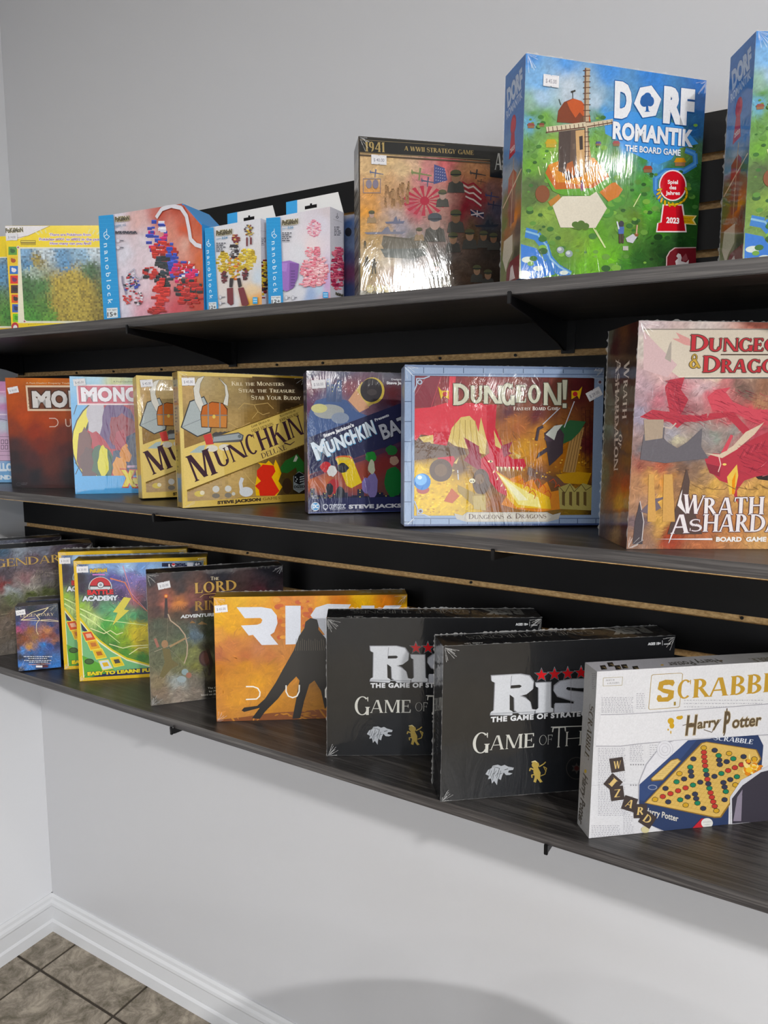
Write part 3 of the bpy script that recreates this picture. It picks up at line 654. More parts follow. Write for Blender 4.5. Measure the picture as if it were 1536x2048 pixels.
A.text('PoKéMoN', 850, 160, 955, 150, 32, '#4c4638', bold=.06, out='#cfc493'); A.text('NBPM_102', 848, 205, 930, 192, 18, '#4a7ea6'); A.scribble(852, 238, 1020, 250, 3, 8, '#4a4a55'); 
for y in (300, 350): A.ell(873, y, 13, 15, '#b8b8c4').ell(873, y, 10, 12, '#dcd8e4').line([(890, y), (912, y)], 5, '#70707c')
cutcorner(A, .0455, .043); A.build('cover_print', r2, INK_GLOSS); sticker(r2, 'T2', *spx('T2', 'A', 788, 168), .02, '$ 40.00')

def small_nano(key, view, label, age, fig, x0, x1, yt, yb, lean, right=True, name_x=None, title='R04', tabpx=None):
    r = carton(key, 'toy_brick_box', label, 'toy box', '#dcdce2')
    A = Art(key, 'front', view); A.fill('#dfe0e8'); fig(A)
    nano(A, '', age, x0, x1, yt, yb, lean)
    nx = name_x; A.text('PoKéMoN', nx, yt+62, nx+142, yt+46, 40, '#4c4638', bold=.07, out='#cfc493'); A.text('NBPM', nx, yt+104, nx+44, yt+98, 14, '#5f96b8'); A.text(title, nx+52, yt+100, nx+102, yt+92, 24, '#4a8ab4', bold=.01)
    A.scribble(nx, yt+138, nx+95, yt+208, 5, 9, '#4a4a55', 4)
    A.build('cover_print', r, INK_GLOSS)
    _, _, _, w, h, t, d = TAB[key]
    # hanging tab: thin card standing on the back edge, slanting at its right end, with a slot
    tb = MB(); ty = d/2-.0006; x0, x1, H = -w/2+.012, w/2-.012, .037; xr = lambda z: x1+.012*(1-z/H); hl, hr = -.016, .012
    for a, b, za, zb_ in ((x0, None, -.001, .0175), (x0, hl, .0175, .0235), (hr, None, .0175, .0235), (x0, -.004, .0235, .0265), (.001, None, .0235, .0265), (x0, None, .0265, H)):
        tb.prism([(a, h+za), (b if b is not None else xr(za), h+za), (b if b is not None else xr(zb_), h+zb_), (a, h+zb_)], 1, ty-.0005, ty)
    ht = tb.build('hanging_tab', WHITE, r); MB().box((x0-.0002, ty-.0009, h), (x0+.026, ty-.0006, h+H)).build('tab_print', mat('tab_blue', '#2f9ad8', .4), ht)
    if right:
        S = Art(key, 'right'); S.fill('#c9c9d4'); 
        return r, S
    return r, None
def fig4(A):
    A.base([(160, 500, '#dcdde4'), (300, 250, '#dcdde4'), (500, 300, '#dcdde4'), (480, 900, '#e6cda8'), (460, 1040, '#e8b45a'), (520, 1000, '#e9a860'), (400, 700, '#dcdde4'), (300, 1030, '#dedde0'), (520, 800, '#c8d4e0')], n=30, amp=.03)
    bricks(A, 215, 660, 110, 200, ['#b59a3a', '#c4aa48', '#a88f34'], 40, 1, 24); bricks(A, 430, 630, 150, 210, ['#b59a3a', '#c4aa48', '#a88f34', '#ccb254'], 60, 2, 24); bricks(A, 315, 700, 100, 220, ['#c0a040', '#b5642c', '#a88f34'], 44, 3, 20)
    bricks(A, 312, 550, 80, 130, ['#231f22', '#2c2629', '#c8c8cc'], 34, 4, 18); bricks(A, 330, 440, 60, 100, ['#6d2228', '#7c2b2e', '#c8a868'], 20, 5, 16)
    for x, y in ((225, 790), (410, 760)): bricks(A, x, y, 46, 110, ['#5b2228', '#2a2428', '#6a2a30'], 20, int(x), 18)
    A.poly([(275, 800), (310, 800), (300, 880), (272, 880)], '#2b2427').poly([(340, 800), (370, 795), (385, 870), (355, 885)], '#2b2427'); A.poly([(250, 890), (305, 885), (310, 1030), (285, 1045), (255, 1020)], '#702a30').poly([(350, 890), (400, 880), (450, 1030), (420, 1050), (385, 1045)], '#742c32')
    bricks(A, 452, 370, 80, 110, ['#b59a3a', '#6d2228', '#2a2428', '#c4aa48'], 34, 8, 12); A.rect(425, 430, 440, 510, '#6d2a2e').rect(460, 430, 476, 495, '#6d2a2e'); A.rect(485, 970, 527, 1030, '#4aa9de').rect(490, 985, 522, 992, '#d8eefa').rect(490, 1005, 522, 1011, '#d8eefa')
    for y in (970, 1025): A.ell(192, y, 12, 18, '#9a9aa6').ell(192, y, 9, 15, '#dcdde4').line([(206, y), (235, y-2)], 5, '#70707c')
r3, S = small_nano('T3', 'B', 'small white and blue toy brick box with yellow and maroon bricks, between two others', '12+', fig4, 25, 130, 350, 1092, 45, True, 155, 'R04')
S.view = VIEW['B']; S.text('nanoblock', 545, 370, 600, 380, 10, '#8a8a96'); S.scribble(555, 440, 600, 500, 5, 7, '#5a5a66'); bricks(S, 578, 800, 60, 360, ['#b59a3a', '#2a2428', '#6d2228', '#c4aa48'], 60, 9, 22); S.build('side_print', r3, INK_GLOSS)
sticker(r3, 'T3', *spx('T3', 'B', 86, 378), .03, '$ 24.00', w=.018, h=.013)
def fig6(A):
    A.base([(760, 300, '#dcdde4'), (900, 560, '#dcdde4'), (1100, 300, '#d6d2de'), (1150, 180, '#cfc6cc'), (1000, 950, '#9fb4d8'), (1080, 900, '#bcd0e4'), (1150, 850, '#c8a8d0'), (1150, 990, '#e8b0b8'), (760, 1000, '#dedde0'), (900, 930, '#dcdde4'), (1000, 500, '#e6d8dc')], n=40, amp=.03)
    bricks(A, 1030, 350, 120, 160, ['#e0a0ae', '#d88a9c', '#eab8c2', '#c87a92'], 70, 1, 15)
    bricks(A, 990, 560, 60, 90, ['#d8808c', '#e0a0a8'], 24, 2, 16); bricks(A, 1062, 560, 56, 90, ['#d8808c', '#c86a7c'], 24, 3, 16)
    bricks(A, 1040, 740, 240, 270, ['#e0909c', '#e8a4ac', '#d87f8e', '#c8566a', '#eab0b4'], 170, 4, 22); bricks(A, 1100, 700, 120, 190, ['#e0a0a8', '#e8b0b4'], 40, 14, 20)
    A.poly([(715, 655), (820, 640), (905, 670), (880, 800), (845, 890), (790, 920), (690, 870), (680, 720)], '#9a70bc').poly([(820, 660), (905, 670), (890, 800), (850, 890), (815, 900)], '#7d549e').poly([(700, 670), (800, 660), (790, 740), (700, 730)], '#ab84cc')
    for k in range(6): A.rect(830, 730+k*26, 868, 741+k*26, '#5f3f80')
    bricks(A, 960, 850, 100, 50, ['#e0909c', '#e8a4ac'], 14, 6, 18)
    A.rect(1120, 925, 1168, 978, '#3f9fdc').rect(1126, 938, 1162, 945, '#d8eefa').rect(1126, 958, 1162, 964, '#d8eefa')
    for x in (790, 850): A.ell(x, 975, 13, 20, '#9a9aa6').ell(x, 975, 10, 17, '#dcdde4').line([(x+15, 975), (x+34, 973)], 5, '#70707c')
r4, S = small_nano('T4', 'B', 'small toy brick box with pink and purple bricks, right of the yellow-brick one', '12+', fig6, 603, 735, 258, 1040, 28, True, 752, 'R06')
S.view = VIEW['B']; S.text('nanoblock', 1205, 268, 1285, 295, 9, '#8a8a96'); S.line([(1240, 210), (1240, 235), (1228, 245)], 3, '#555560').line([(1240, 235), (1252, 247), (1240, 258), (1228, 245)], 3, '#555560'); S.scribble(1212, 340, 1275, 410, 5, 8, '#4a4a55')
bricks(S, 1245, 740, 130, 330, ['#a83c58', '#c25a70', '#8a2f4c', '#d07a8a'], 90, 5, 24); bricks(S, 1245, 560, 100, 90, ['#c86a7c', '#a84a64'], 26, 6, 22); S.text('PoKéMoN', 1222, 945, 1290, 965, 22, '#3a3830', bold=.06, out='#8f8a70'); S.build('side_print', r4, INK_GLOSS)
sticker(r4, 'T4', *spx('T4', 'B', 680, 300), .03, '$ 24.00', w=.0185, h=.013)
r5 = carton('T5', 'toy_brick_box', 'dark blue printed toy brick box half hidden behind the pink-brick one', 'toy box', '#44506e')
A = Art('T5', 'front', 'B'); A.base([(1330, 220, '#b8b8c4'), (1340, 300, '#3f5f96'), (1350, 400, '#5a6a8c'), (1340, 600, '#4a4a74'), (1350, 750, '#6d3a5c'), (1340, 900, '#3c4a74'), (1380, 500, '#6a7a9c'), (1200, 600, '#7a88a8')], n=30, amp=.2); A.ell(1340, 380, 30, 40, '#23242e').build('cover_print', r5, INK_GLOSS)

# war strategy game
r6 = carton('T6', 'board_game_box', 'brown war strategy game box dated 1941, left of the tall village game', 'board game', '#3a352e', INK_FILM)
A = Art('T6', 'front', 'C')
A.base([(200, 300, '#d3b48a'), (400, 280, '#d6b98e'), (300, 380, '#d8b98c'), (500, 350, '#d9bd96'), (250, 600, '#d19a5e'), (180, 760, '#d99a4c'), (170, 900, '#c99a5c'), (400, 480, '#caa37a'), (450, 600, '#b58f6c'), (620, 300, '#d8b79a'), (750, 320, '#c98a86'), (700, 420, '#c9808a'), (900, 300, '#c86a6c'), (1150, 350, '#b5805a'), (1250, 400, '#a8744e'), (1380, 300, '#8a6448'), (1330, 550, '#7c5a52'), (1200, 600, '#8a2e34'), (1100, 700, '#7c2028'), (1380, 700, '#4e4a58'), (450, 760, '#b9a49e'), (350, 850, '#b89a7c'), (500, 900, '#9c95a0'), (250, 1000, '#b09468'), (450, 1050, '#8a8478'), (600, 1000, '#807c7c'), (600, 1130, '#8f9394'), (250, 1150, '#cbb898'), (350, 1180, '#c9baa4'), (200, 1280, '#a8946e'), (400, 1350, '#b8a294'), (700, 1250, '#b8aca8'), (850, 1350, '#7a7368'), (900, 1150, '#5c5a58'), (1000, 1250, '#57483c'), (1100, 1330, '#4c3a2c'), (1200, 1250, '#40342a'), (1350, 1350, '#33291f'), (1300, 1100, '#3a322a'), (1150, 950, '#5c4830'), (1330, 950, '#3a3630'), (1300, 850, '#41444a'), (600, 700, '#b8606c'), (850, 650, '#b88a80')], n=110, amp=.28, warp=.035, p=3, freq=13)
A.strokes(1500, 130, 240, 1420, 1490, 30, 3, .3)
for x, y, s, c in ((285, 392, 60, '#5f6a8c'), (690, 400, 90, '#7c8a5c'), (1200, 400, 70, '#3f3a38'), (1235, 468, 38, '#5c4438'), (1330, 600, 60, '#3c4468'), (1350, 680, 60, '#33364a'), (760, 470, 70, '#4c5a70')):
    A.line([(x-s, y-s*.2), (x+s, y+s*.15)], s*.2, c, .5).line([(x-s*.1, y-s*.6), (x-s*.25, y+s*.6)], s*.2, c, .6).line([(x-s*.95, y-s*.45), (x-s*.9, y)], s*.12, c)
cx, cy = 720, 640; R = 190
for k in range(15):
    a = math.radians(k*24-8); A.poly([(cx, cy), (cx+R*math.cos(a)*1.0, cy+R*.72*math.sin(a)), (cx+R*math.cos(a+.2), cy+R*.72*math.sin(a+.2))], '#b5384c')
A.ell(cx, cy, 42, 40, '#b02c42')
for k in range(7): A.line([(1060+k*6, 470+k*26), (1110+k*4, 500+k*24), (1160, 480+k*30), (1230, 545+k*28)], 13, '#cdbcb4' if k % 2 else '#8e2a34')
A.poly([(805, 310), (900, 345), (925, 455), (800, 490)], '#4c5488')
for i in range(5):
    for j in range(5): A.star(822+i*20, 345+j*27+i*4, 6, '#c9c6d4')
A.poly([(1130, 715), (1255, 745), (1250, 800), (1140, 770)], '#252a44').line([(1135, 720), (1250, 798)], 10, '#cfc6c6').line([(1140, 768), (1252, 750)], 10, '#cfc6c6').line([(1137, 720), (1248, 796)], 4, '#a03038'); A.line([(1195, 728), (1192, 785)], 9, '#cfc6c6')
for x, y, w, c in ((450, 830, 180, '#6c7088'), (360, 925, 380, '#7b7c8c'), (1280, 860, 220, '#2f333c')):
    A.poly([(x-w/2, y), (x+w/2, y-8), (x+w*.42, y+16), (x-w*.42, y+18)], c).poly([(x, y-40), (x+w*.08, y-52), (x+w*.14, y), (x-w*.08, y)], c).rect(x+w*.2, y-24, x+w*.26, y, c)
A.poly([(345, 955), (560, 985), (640, 960), (740, 1000), (755, 1060), (700, 1090), (350, 1075), (330, 1035)], '#6a655a').line([(350, 962), (600, 990)], 14, '#5a5448').poly([(320, 1075), (720, 1070), (745, 1130), (600, 1165), (360, 1150)], '#5f6460')
def soldier(x, y, s, c, d):  # a plain marching figure, seen small
    A.ell(x, y, s*.16, s*.2, d).poly([(x-s*.2, y+s*.15), (x+s*.2, y+s*.15), (x+s*.24, y+s*.7), (x-s*.2, y+s*.75)], c).line([(x-s*.08, y+s*.7), (x-s*.16, y+s*1.3)], s*.14, c).line([(x+s*.1, y+s*.7), (x+s*.18, y+s*1.3)], s*.14, c).line([(x-s*.3, y+s*.5), (x+s*.35, y+s*.2)], s*.06, d)
rr = random.Random(5)
for i in range(34): soldier(360+rr.uniform(0, 220), 470+rr.uniform(0, 190), 42, rr.choice(('#a5805c', '#93704f', '#b08c68')), '#7a5c40')
for x, y in ((195, 1160), (260, 1180), (180, 1010)): soldier(x, y, 90 if y > 1100 else 44, '#57544a', '#3f3a30')
for x, y, s in ((810, 800, 100), (1000, 760, 80), (1000, 400, 80), (975, 960, 70), (1125, 930, 70), (880, 570, 60), (670, 905, 46), (1250, 940, 60), (1340, 960, 60), (1190, 1250, 60), (1290, 1290, 60), (240, 750, 44), (820, 1220, 60)):
    cc = rr.choice(('#9c7c64', '#8a6a52')) if x > 900 else '#b0948a'
    A.poly([(x-s, y+s*2.1), (x-s*.8, y+s*1.0), (x, y+s*.6), (x+s*.8, y+s*1.0), (x+s, y+s*2.1)], '#4c4a44' if x > 700 else '#9a8468'); A.ell(x, y+s*.35, s*.5, s*.7, cc); A.ell(x, y-s*.1, s*.62, s*.4, '#4a5058' if x == 810 else '#5a5a40').rect(x-s*.6, y, x+s*.62, y+s*.12, '#2f3236')
A.frame(162, 440, 322, 572, 5, '#8a8494').ell(215, 490, 26, 40, '#8c8594').ell(275, 490, 26, 42, '#847d90')
A.urect(0, .905, 1, 1, '#191b1c').line([(130, 207), (1300, 272), (1425, 278)], 6, '#8a7a5c').line([(130, 228), (1310, 300)], 14, '#57493a').line([(130, 90), (900, 140)], 4, '#8a7a5c')
A.poly([(1310, 140), (1425, 148), (1440, 440), (1308, 425)], '#101112').text('A', 1352, 360, 1420, 364, 150, '#c9c9c4', 'bserif')
A.text('1941', 178, 195, 362, 204, 88, '#b09a68', 'bserif', out='#2a2418', ow=.03); A.text('A WWII STRATEGY GAME', 535, 188, 1163, 228, 40, '#b8a06c', 'bserif')
A.urect(0, 0, .3, .045, '#6a6450')
for x in (225, 303, 380): A.ell(x, 1435, 34, 38, '#b8a878').ell(x, 1435, 30, 33, '#cdbf92')
A.text('12+', 200, 1450, 250, 1448, 28, '#f0ead8', bold=.03); A.star(303, 1435, 22, '#f0ead8', 3); A.star(380, 1435, 22, '#f0ead8', 6)
A.border(.0022, '#2c2822').build('cover_print', r6, INK_FILM); sticker(r6, 'T6', *spx('T6', 'C', 305, 273), .0, '$ 40.00')
L = Art('T6', 'left'); L.view = VIEW['C']; L.fill('#8c8478'); L.urect(0, .9, 1, 1, '#3a3630')
for k in range(16): L.urect(0, .04+k*.05, 1, .055+k*.05, '#5f5a54' if k % 2 else '#b8b4ac')
L.build('side_print', r6, INK_FILM); film(r6, 'T6', ['ftop', 'fleft'], 3, .8)

# village game, twice
def award(A, x, y, k=1.0, small=False):
    ax = lambda q, w: (x+q*k, y+w*k)
    def body(e, c): A.ell(*ax(0, -118), (88+e)*k, (100+e)*k, c); A.poly([ax(-62-e, 22-e), ax(62+e, 22-e), ax(82+e, 150), ax(88+e, 200+e), ax(-108-e, 200+e), ax(-100-e, 145), ax(-78-e, 140)], c)
    body(9, '#f0e6e6'); A.poly([ax(60, 88), ax(168, 92), ax(146, 122), ax(166, 158), ax(62, 150)], '#f0e2a0').poly([ax(62, 94), ax(156, 98), ax(134, 122), ax(154, 152), ax(64, 145)], '#d8ac28'); body(0, '#c92430'); A.poly([ax(20, 20), ax(60, 22), ax(80, 150), ax(86, 198), ax(30, 198)], '#a81c28')
    for sg in (-1, 1):
        for i in range(7):
            a = math.radians(200-i*19) if sg < 0 else math.radians(-20+i*19)
            cx_, cy_ = x+98*k*math.cos(a), y-62*k+78*k*math.sin(a); A.ell(cx_, cy_, 22*k, 9*k, '#6a5210', a+sg*1.1+.5).ell(cx_, cy_, 19*k, 7*k, '#dcb638', a+sg*1.1+.5)
    for i, t in enumerate(('Spiel', 'des', 'Jahres')):
        w = (36, 24, 50)[i]; A.text(t, *ax(-w, -130+i*38), *ax(w, -128+i*38), 27*k, '#f6eeee', bold=.03)
    A.text('2023', *ax(-46, 142), *ax(44, 148), 40*k, '#f6eeee', bold=.04); A.text('Game of', *ax(76, 116), *ax(124, 118), 9*k, '#5a4410'); A.text('the Year', *ax(76, 134), *ax(124, 136), 9*k, '#5a4410')
def dorf(A):
    A.base([(230, 90, '#5a93d8'), (500, 120, '#5f9add'), (800, 170, '#4f8fd8'), (1100, 220, '#3a7fcf'), (1450, 260, '#2f6cbc'), (1450, 420, '#2f68b0'), (300, 250, '#7fb0e0'), (330, 350, '#a8c4de'), (500, 300, '#c2cfdc'), (540, 360, '#b9c6d4'), (700, 400, '#b5c8da'), (760, 470, '#5c9ad6'), (250, 420, '#8fb0a0'), (900, 500, '#3f88d2'), (900, 700, '#4f97da'), (1100, 820, '#5aa0e0'), (1400, 600, '#2a5f98'), (1400, 700, '#4a6a44'), (1330, 730, '#6a8c48'), (260, 480, '#5d8c50'), (350, 520, '#6fa04c'), (240, 540, '#6aa5c8'), (300, 620, '#6a9450'), (230, 700, '#5f8a48'), (350, 750, '#7fb04c'), (260, 850, '#6a9c40'), (400, 680, '#8cae4c'), (730, 500, '#5c8a48'), (760, 640, '#689a48'), (700, 700, '#77a850'), (850, 760, '#6a8f58'), (930, 850, '#6f9a5c'), (1050, 800, '#4f8a44'), (260, 980, '#4c5c3c'), (330, 1020, '#5c6440'), (240, 1100, '#4f6838'), (280, 1200, '#7c9a48'), (350, 1180, '#8aa850'), (300, 1290, '#6a8844'), (500, 1350, '#6f8c3e'), (600, 1400, '#75993c'), (450, 1450, '#56822f'), (700, 1450, '#7ab83c'), (820, 1500, '#6cae34'), (720, 1300, '#5c9430'), (900, 1250, '#628a34'), (980, 1200, '#5c7c30'), (1000, 1080, '#4f9038'), (1080, 1150, '#5ca83c'), (1050, 950, '#5a9a40'), (900, 1050, '#578a40'), (1150, 1280, '#3f7a2a'), (1250, 900, '#3a6a2c'), (1400, 900, '#2f6028'), (1380, 1100, '#2a5a22'), (1150, 1420, '#22451c'), (1300, 1380, '#1c3c18'), (1000, 1500, '#2c5a24'), (900, 1550, '#3f7a2c'), (1200, 1500, '#1a3416'), (1380, 1300, '#274f20'), (200, 1600, '#a8b49a'), (640, 1560, '#6aa634'), (430, 1560, '#4f8434')], n=130, amp=.2, warp=.02, freq=14)
    A.strokes(1500, 200, 470, 1480, 1620, 34, 5, .3)
    # lake and river
    A.poly([(760, 480), (820, 460), (1000, 470), (1300, 560), (1420, 690), (1290, 720), (1230, 800), (1140, 835), (1050, 800), (930, 740), (860, 665), (770, 620)], '#4b94dc')
    A.line([(1330, 735), (1395, 760), (1400, 830), (1320, 880), (1190, 880), (1120, 930), (1120, 1020), (1165, 1090)], 34, '#3f7cc0').line([(1330, 735), (1395, 762), (1398, 830), (1318, 878), (1190, 884), (1122, 932), (1122, 1010)], 14, '#5f9ad6')
    A.line([(215, 1310), (290, 1330), (345, 1400), (370, 1490), (430, 1560), (520, 1610)], 62, '#3f78bc').line([(215, 1300), (300, 1325), (360, 1400), (385, 1490), (450, 1550), (530, 1595)], 12, '#86b0cc')
    A.poly([(180, 1390), (290, 1420), (340, 1500), (420, 1600), (180, 1660)], '#3a74c4'); 
    for x, y, s in ((230, 1500, 44), (300, 1560, 36), (200, 1600, 50), (480, 1590, 30)): A.ell(x, y, s, s*.5, '#cfd8d0')
    # trees, hedges, houses
    r = random.Random(11)
    for i in range(230):
        x, y = r.uniform(215, 1400), r.uniform(480, 1560)
        if 780 < x < 1300 and y < 880 or 400 < x < 760 and 1040 < y < 1290 or 430 < x < 700 and y < 1030: continue
        s = r.uniform(8, 26)*(.6+y/2200); k = r.choice(('#48763a', '#3a6a30', '#5c8a40', '#6d9a48', '#31592a', '#7caa4c')); k = r.choice(('#234a1e', '#1c3c18', '#2f5c26')) if x > 1050 and y > 1250 else k
        A.ell(x, y, s, s*.7, k)
    for x, y in ((820, 1120), (860, 1090), (780, 1170)): A.ell(x, y, 48, 36, '#4f8a3c').ell(x-8, y-10, 30, 20, '#6aa048')
    for x, y in ((560, 1262), (600, 1255), (630, 1268)): A.ell(x, y, 28, 26, '#5c7434')
    for x, y, s, c in ((250, 565, 28, '#8a4a44'), (325, 560, 20, '#7c4038'), (720, 690, 22, '#4c4a80'), (845, 690, 28, '#a05458'), (1065, 870, 36, '#9c4a34'), (1290, 820, 44, '#c88a2c'), (390, 690, 44, '#c0a040')):
        A.poly([(x-s, y), (x-s*.6, y-s*.7), (x+s*.6, y-s*.7), (x+s, y)], c).rect(x-s*.8, y, x+s*.8, y+s*.6, '#8c6a4c' if c != '#c0a040' else '#b8a048')
    for x, y in ((455, 1432), (515, 1458)): A.ell(x, y, 26, 24, '#8c9aa0').ell(x-6, y-6, 14, 12, '#c4cccc')
    for a in ([(385, 745), (405, 790)], [(300, 850), (315, 910)], [(1015, 1040), (965, 1130)], [(685, 1280), (765, 1415)]): A.line(a, 6, '#d8e0a8')
    A.ell(330, 1040, 50, 60, '#7c4a30').line([(380, 1110), (450, 1060)], 34, '#b07a3c')
    # orange field hexagon, blank hexagon and hex outlines
    A.poly([(735, 975), (840, 960), (890, 1010), (860, 1060), (790, 1095), (720, 1020)], '#c4793c')
    A.poly([(372, 840), (470, 800), (700, 790), (820, 960), (690, 1055), (470, 1050), (400, 1020), (345, 910)], '#5f9a3c').poly([(372, 840), (470, 800), (690, 790), (795, 920), (680, 1000), (420, 1010), (350, 895)], '#b5642c').poly([(372, 838), (470, 800), (690, 788), (790, 905), (640, 990), (500, 960), (430, 960), (385, 880)], '#d08c40')
    A.poly([(400, 1125), (470, 1058), (660, 1055), (705, 1025), (780, 1140), (700, 1278), (455, 1275)], '#d6cfc0')
    for x, y in ((560, 1255), (600, 1248), (630, 1265), (585, 1272)): A.ell(x, y, 26, 22, '#4f6c30')
    A.line([(700, 1290), (770, 1415)], 5, '#cfe0a8')
    # the windmill
    A.poly([(445, 590), (640, 590), (680, 850), (600, 920), (540, 930), (440, 880)], '#5c4c44').poly([(560, 600), (640, 590), (680, 860), (610, 915), (570, 860)], '#c9a578').poly([(450, 600), (530, 595), (520, 850), (445, 860)], '#4a3e3a')
    A.poly([(500, 830), (540, 810), (560, 900), (530, 940), (490, 900)], '#a8623c').ell(508, 915, 24, 32, '#3a2a24').poly([(585, 640), (610, 635), (612, 730), (590, 735)], '#3a302c').rect(540, 690, 556, 730, '#6d5c50')
    A.poly([(430, 540), (440, 460), (480, 400), (540, 375), (600, 392), (650, 450), (668, 545), (640, 560), (540, 548)], '#7a3c26').poly([(500, 400), (545, 375), (600, 392), (650, 450), (668, 540), (630, 520), (590, 470), (560, 510), (520, 450)], '#bc5a34')
    A.line([(542, 375), (540, 330)], 5, '#33302c').line([(530, 330), (558, 320)], 10, '#33302c').line([(458, 420), (445, 380)], 6, '#3f4a44')
    A.poly([(590, 560), (590, 520), (610, 495), (632, 520), (632, 560)], '#6a4430')
    A.line([(636, 575), (640, 240), (645, 165)], 34, '#b8a48c').line([(625, 575), (630, 165)], 8, '#5a3a2c')
    for k in range(10): A.line([(614, 180+k*40), (664, 178+k*40)], 5, '#5a3a2c')
    A.line([(630, 560), (360, 595)], 36, '#d0c4ac').line([(630, 575), (355, 612)], 7, '#5a3a2c')
    for k in range(9): A.line([(370+k*30, 575-k*3), (374+k*30, 612-k*4)], 5, '#5a3a2c')
    A.line([(640, 565), (820, 535)], 30, '#cbbda4').line([(640, 572), (822, 542)], 6, '#5a3a2c')
    for k in range(5): A.line([(690+k*30, 545-k*4), (694+k*30, 575-k*5)], 4, '#5a3a2c')
    A.line([(634, 580), (638, 880)], 20, '#c9b49a').line([(626, 580), (630, 890)], 6, '#4a3026').line([(648, 580), (652, 870)], 4, '#4a3026')
    for k in range(8): A.line([(622, 610+k*34), (658, 608+k*34)], 4, '#5a3a2c')
    A.rect(596, 960, 612, 1020, '#7a4a6a').ell(603, 955, 9, 11, '#4a3028')
    # two small people on the grass
    A.ell(880, 1250, 18, 22, '#3a3844').poly([(855, 1270), (900, 1270), (896, 1320), (860, 1320)], '#4c68a8').rect(862, 1320, 878, 1385, '#4a3a34').rect(882, 1320, 896, 1385, '#4a3a34').line([(850, 1235), (862, 1285)], 10, '#d0d4dc')
    A.poly([(910, 1350), (960, 1320), (990, 1340), (960, 1385), (920, 1375)], '#c9c8d0').ell(985, 1325, 14, 14, '#8a5a3c').line([(985, 1320), (990, 1260)], 9, '#cfa890').rect(890, 1405, 928, 1435, '#b8b8b0')
    # lettering
    D = '#1e5aa0'; Wt = '#e9ebf0'
    def lab(t, x0, y0, x1, y1, h, b, sp=1): A.text(t, x0, y0, x1, y1, h, Wt, bold=b, out=D, ow=.02, sp=sp)
    lab('D', 830, 490, 950, 502, 232, .07); lab('RF', 1170, 525, 1385, 548, 232, .07)
    hexo = [(968, 410), (1010, 300), (1090, 285), (1158, 380), (1120, 495), (1028, 510)]
    A.poly([(x+(4 if x > 1060 else -4), y+(4 if y > 400 else -4)) for x, y in hexo], D).poly(hexo, Wt)
    A.ell(1055, 385, 42, 40, D).ell(1040, 400, 30, 34, D).ell(1080, 395, 28, 36, D).ell(1062, 360, 26, 26, D).poly([(1052, 420), (1066, 420), (1070, 460), (1082, 468), (1040, 468), (1050, 460)], D)
    lab('ROMANTIK', 818, 650, 1378, 708, 116, .05, 1.05); A.text('THE BOARD GAME', 905, 740, 1292, 775, 44, '#e6ecf2', bold=.03, out=D, ow=.02)
    award(A, 1238, 1100)
    A.poly([(1190, 1560), (1192, 1480), (1215, 1440), (1250, 1415), (1400, 1412), (1400, 1560)], '#c9b0b0').poly([(1197, 1560), (1199, 1484), (1220, 1446), (1254, 1421), (1400, 1418), (1400, 1560)], '#6c1c24')
    A.poly([(1262, 1545), (1255, 1510), (1275, 1490), (1262, 1475), (1275, 1455), (1292, 1462), (1300, 1485), (1295, 1510), (1330, 1520), (1350, 1500), (1345, 1545), (1320, 1540)], '#d8d0d0').poly([(1300, 1490), (1330, 1455), (1345, 1500), (1310, 1515)], '#8e4a50')
    return A
def dorf_side(L):
    W, H = L.W, L.H
    def b(u, v, c): q = (u*W, v*H); return q, c
    L.view = None
    # ground tones given in face fractions
    old = L.at; L.at = lambda x, y: (x*L.W, y*L.H)
    L.base([(.5, .95, '#4a78b8'), (.2, .8, '#4470b0'), (.8, .75, '#4470b0'), (.3, .65, '#5a84b8'), (.8, .6, '#4a78b4'), (.5, .52, '#8a98a8'), (.2, .5, '#6a88a0'), (.85, .45, '#48603c'), (.2, .4, '#4c6434'), (.4, .42, '#5c3c2c'), (.5, .34, '#6a4630'), (.7, .3, '#c47a2c'), (.3, .24, '#8a5a28'), (.85, .25, '#3c3428'), (.15, .3, '#4a6c30'), (.5, .15, '#8c8870'), (.2, .1, '#5c6c38'), (.8, .12, '#3a3828'), (.3, .03, '#6c7440')], n=24, warp=.05, amp=.15)
    L.poly([(.15, .215), (.6, .225), (.62, .14), (.4, .1), (.3, .06), (.1, .13)], '#c4bcac')
    L.poly([(.3, .5), (.55, .53), (.72, .5), (.7, .44), (.3, .43)], '#8a3f30').poly([(.35, .43), (.68, .44), (.66, .28), (.4, .27)], '#6a4c3a').line([(.05, .38), (.95, .5)], .035, '#c4b49c').line([(.5, .26), (.55, .58)], .03, '#a89078')
    L.poly([(.32, 0), (.35, .07), (.5, .1), (1, .115), (1, 0)], '#6c1c24').poly([(.5, .01), (.55, .07), (.65, .08), (.75, .03), (.8, .01)], '#d0c4c4')
    L.poly([(.3, .59), (.62, .6), (.55, .7), (.38, .7)], '#a82838').ell(.48, .735, .14, .045, '#a82838').ell(.48, .735, .11, .033, '#b83442'); L.text('2023', .36, .615, .58, .62, .02, '#dcd0d0', bold=.03)
    L.text('DORF', .15, .845, .9, .875, .085, '#b4c2d8', bold=.06, out='#2c5498', ow=.02); L.text('ROMANTIK', .12, .79, .9, .82, .04, '#a8b8d4', bold=.03)
    L.at = old
    return L
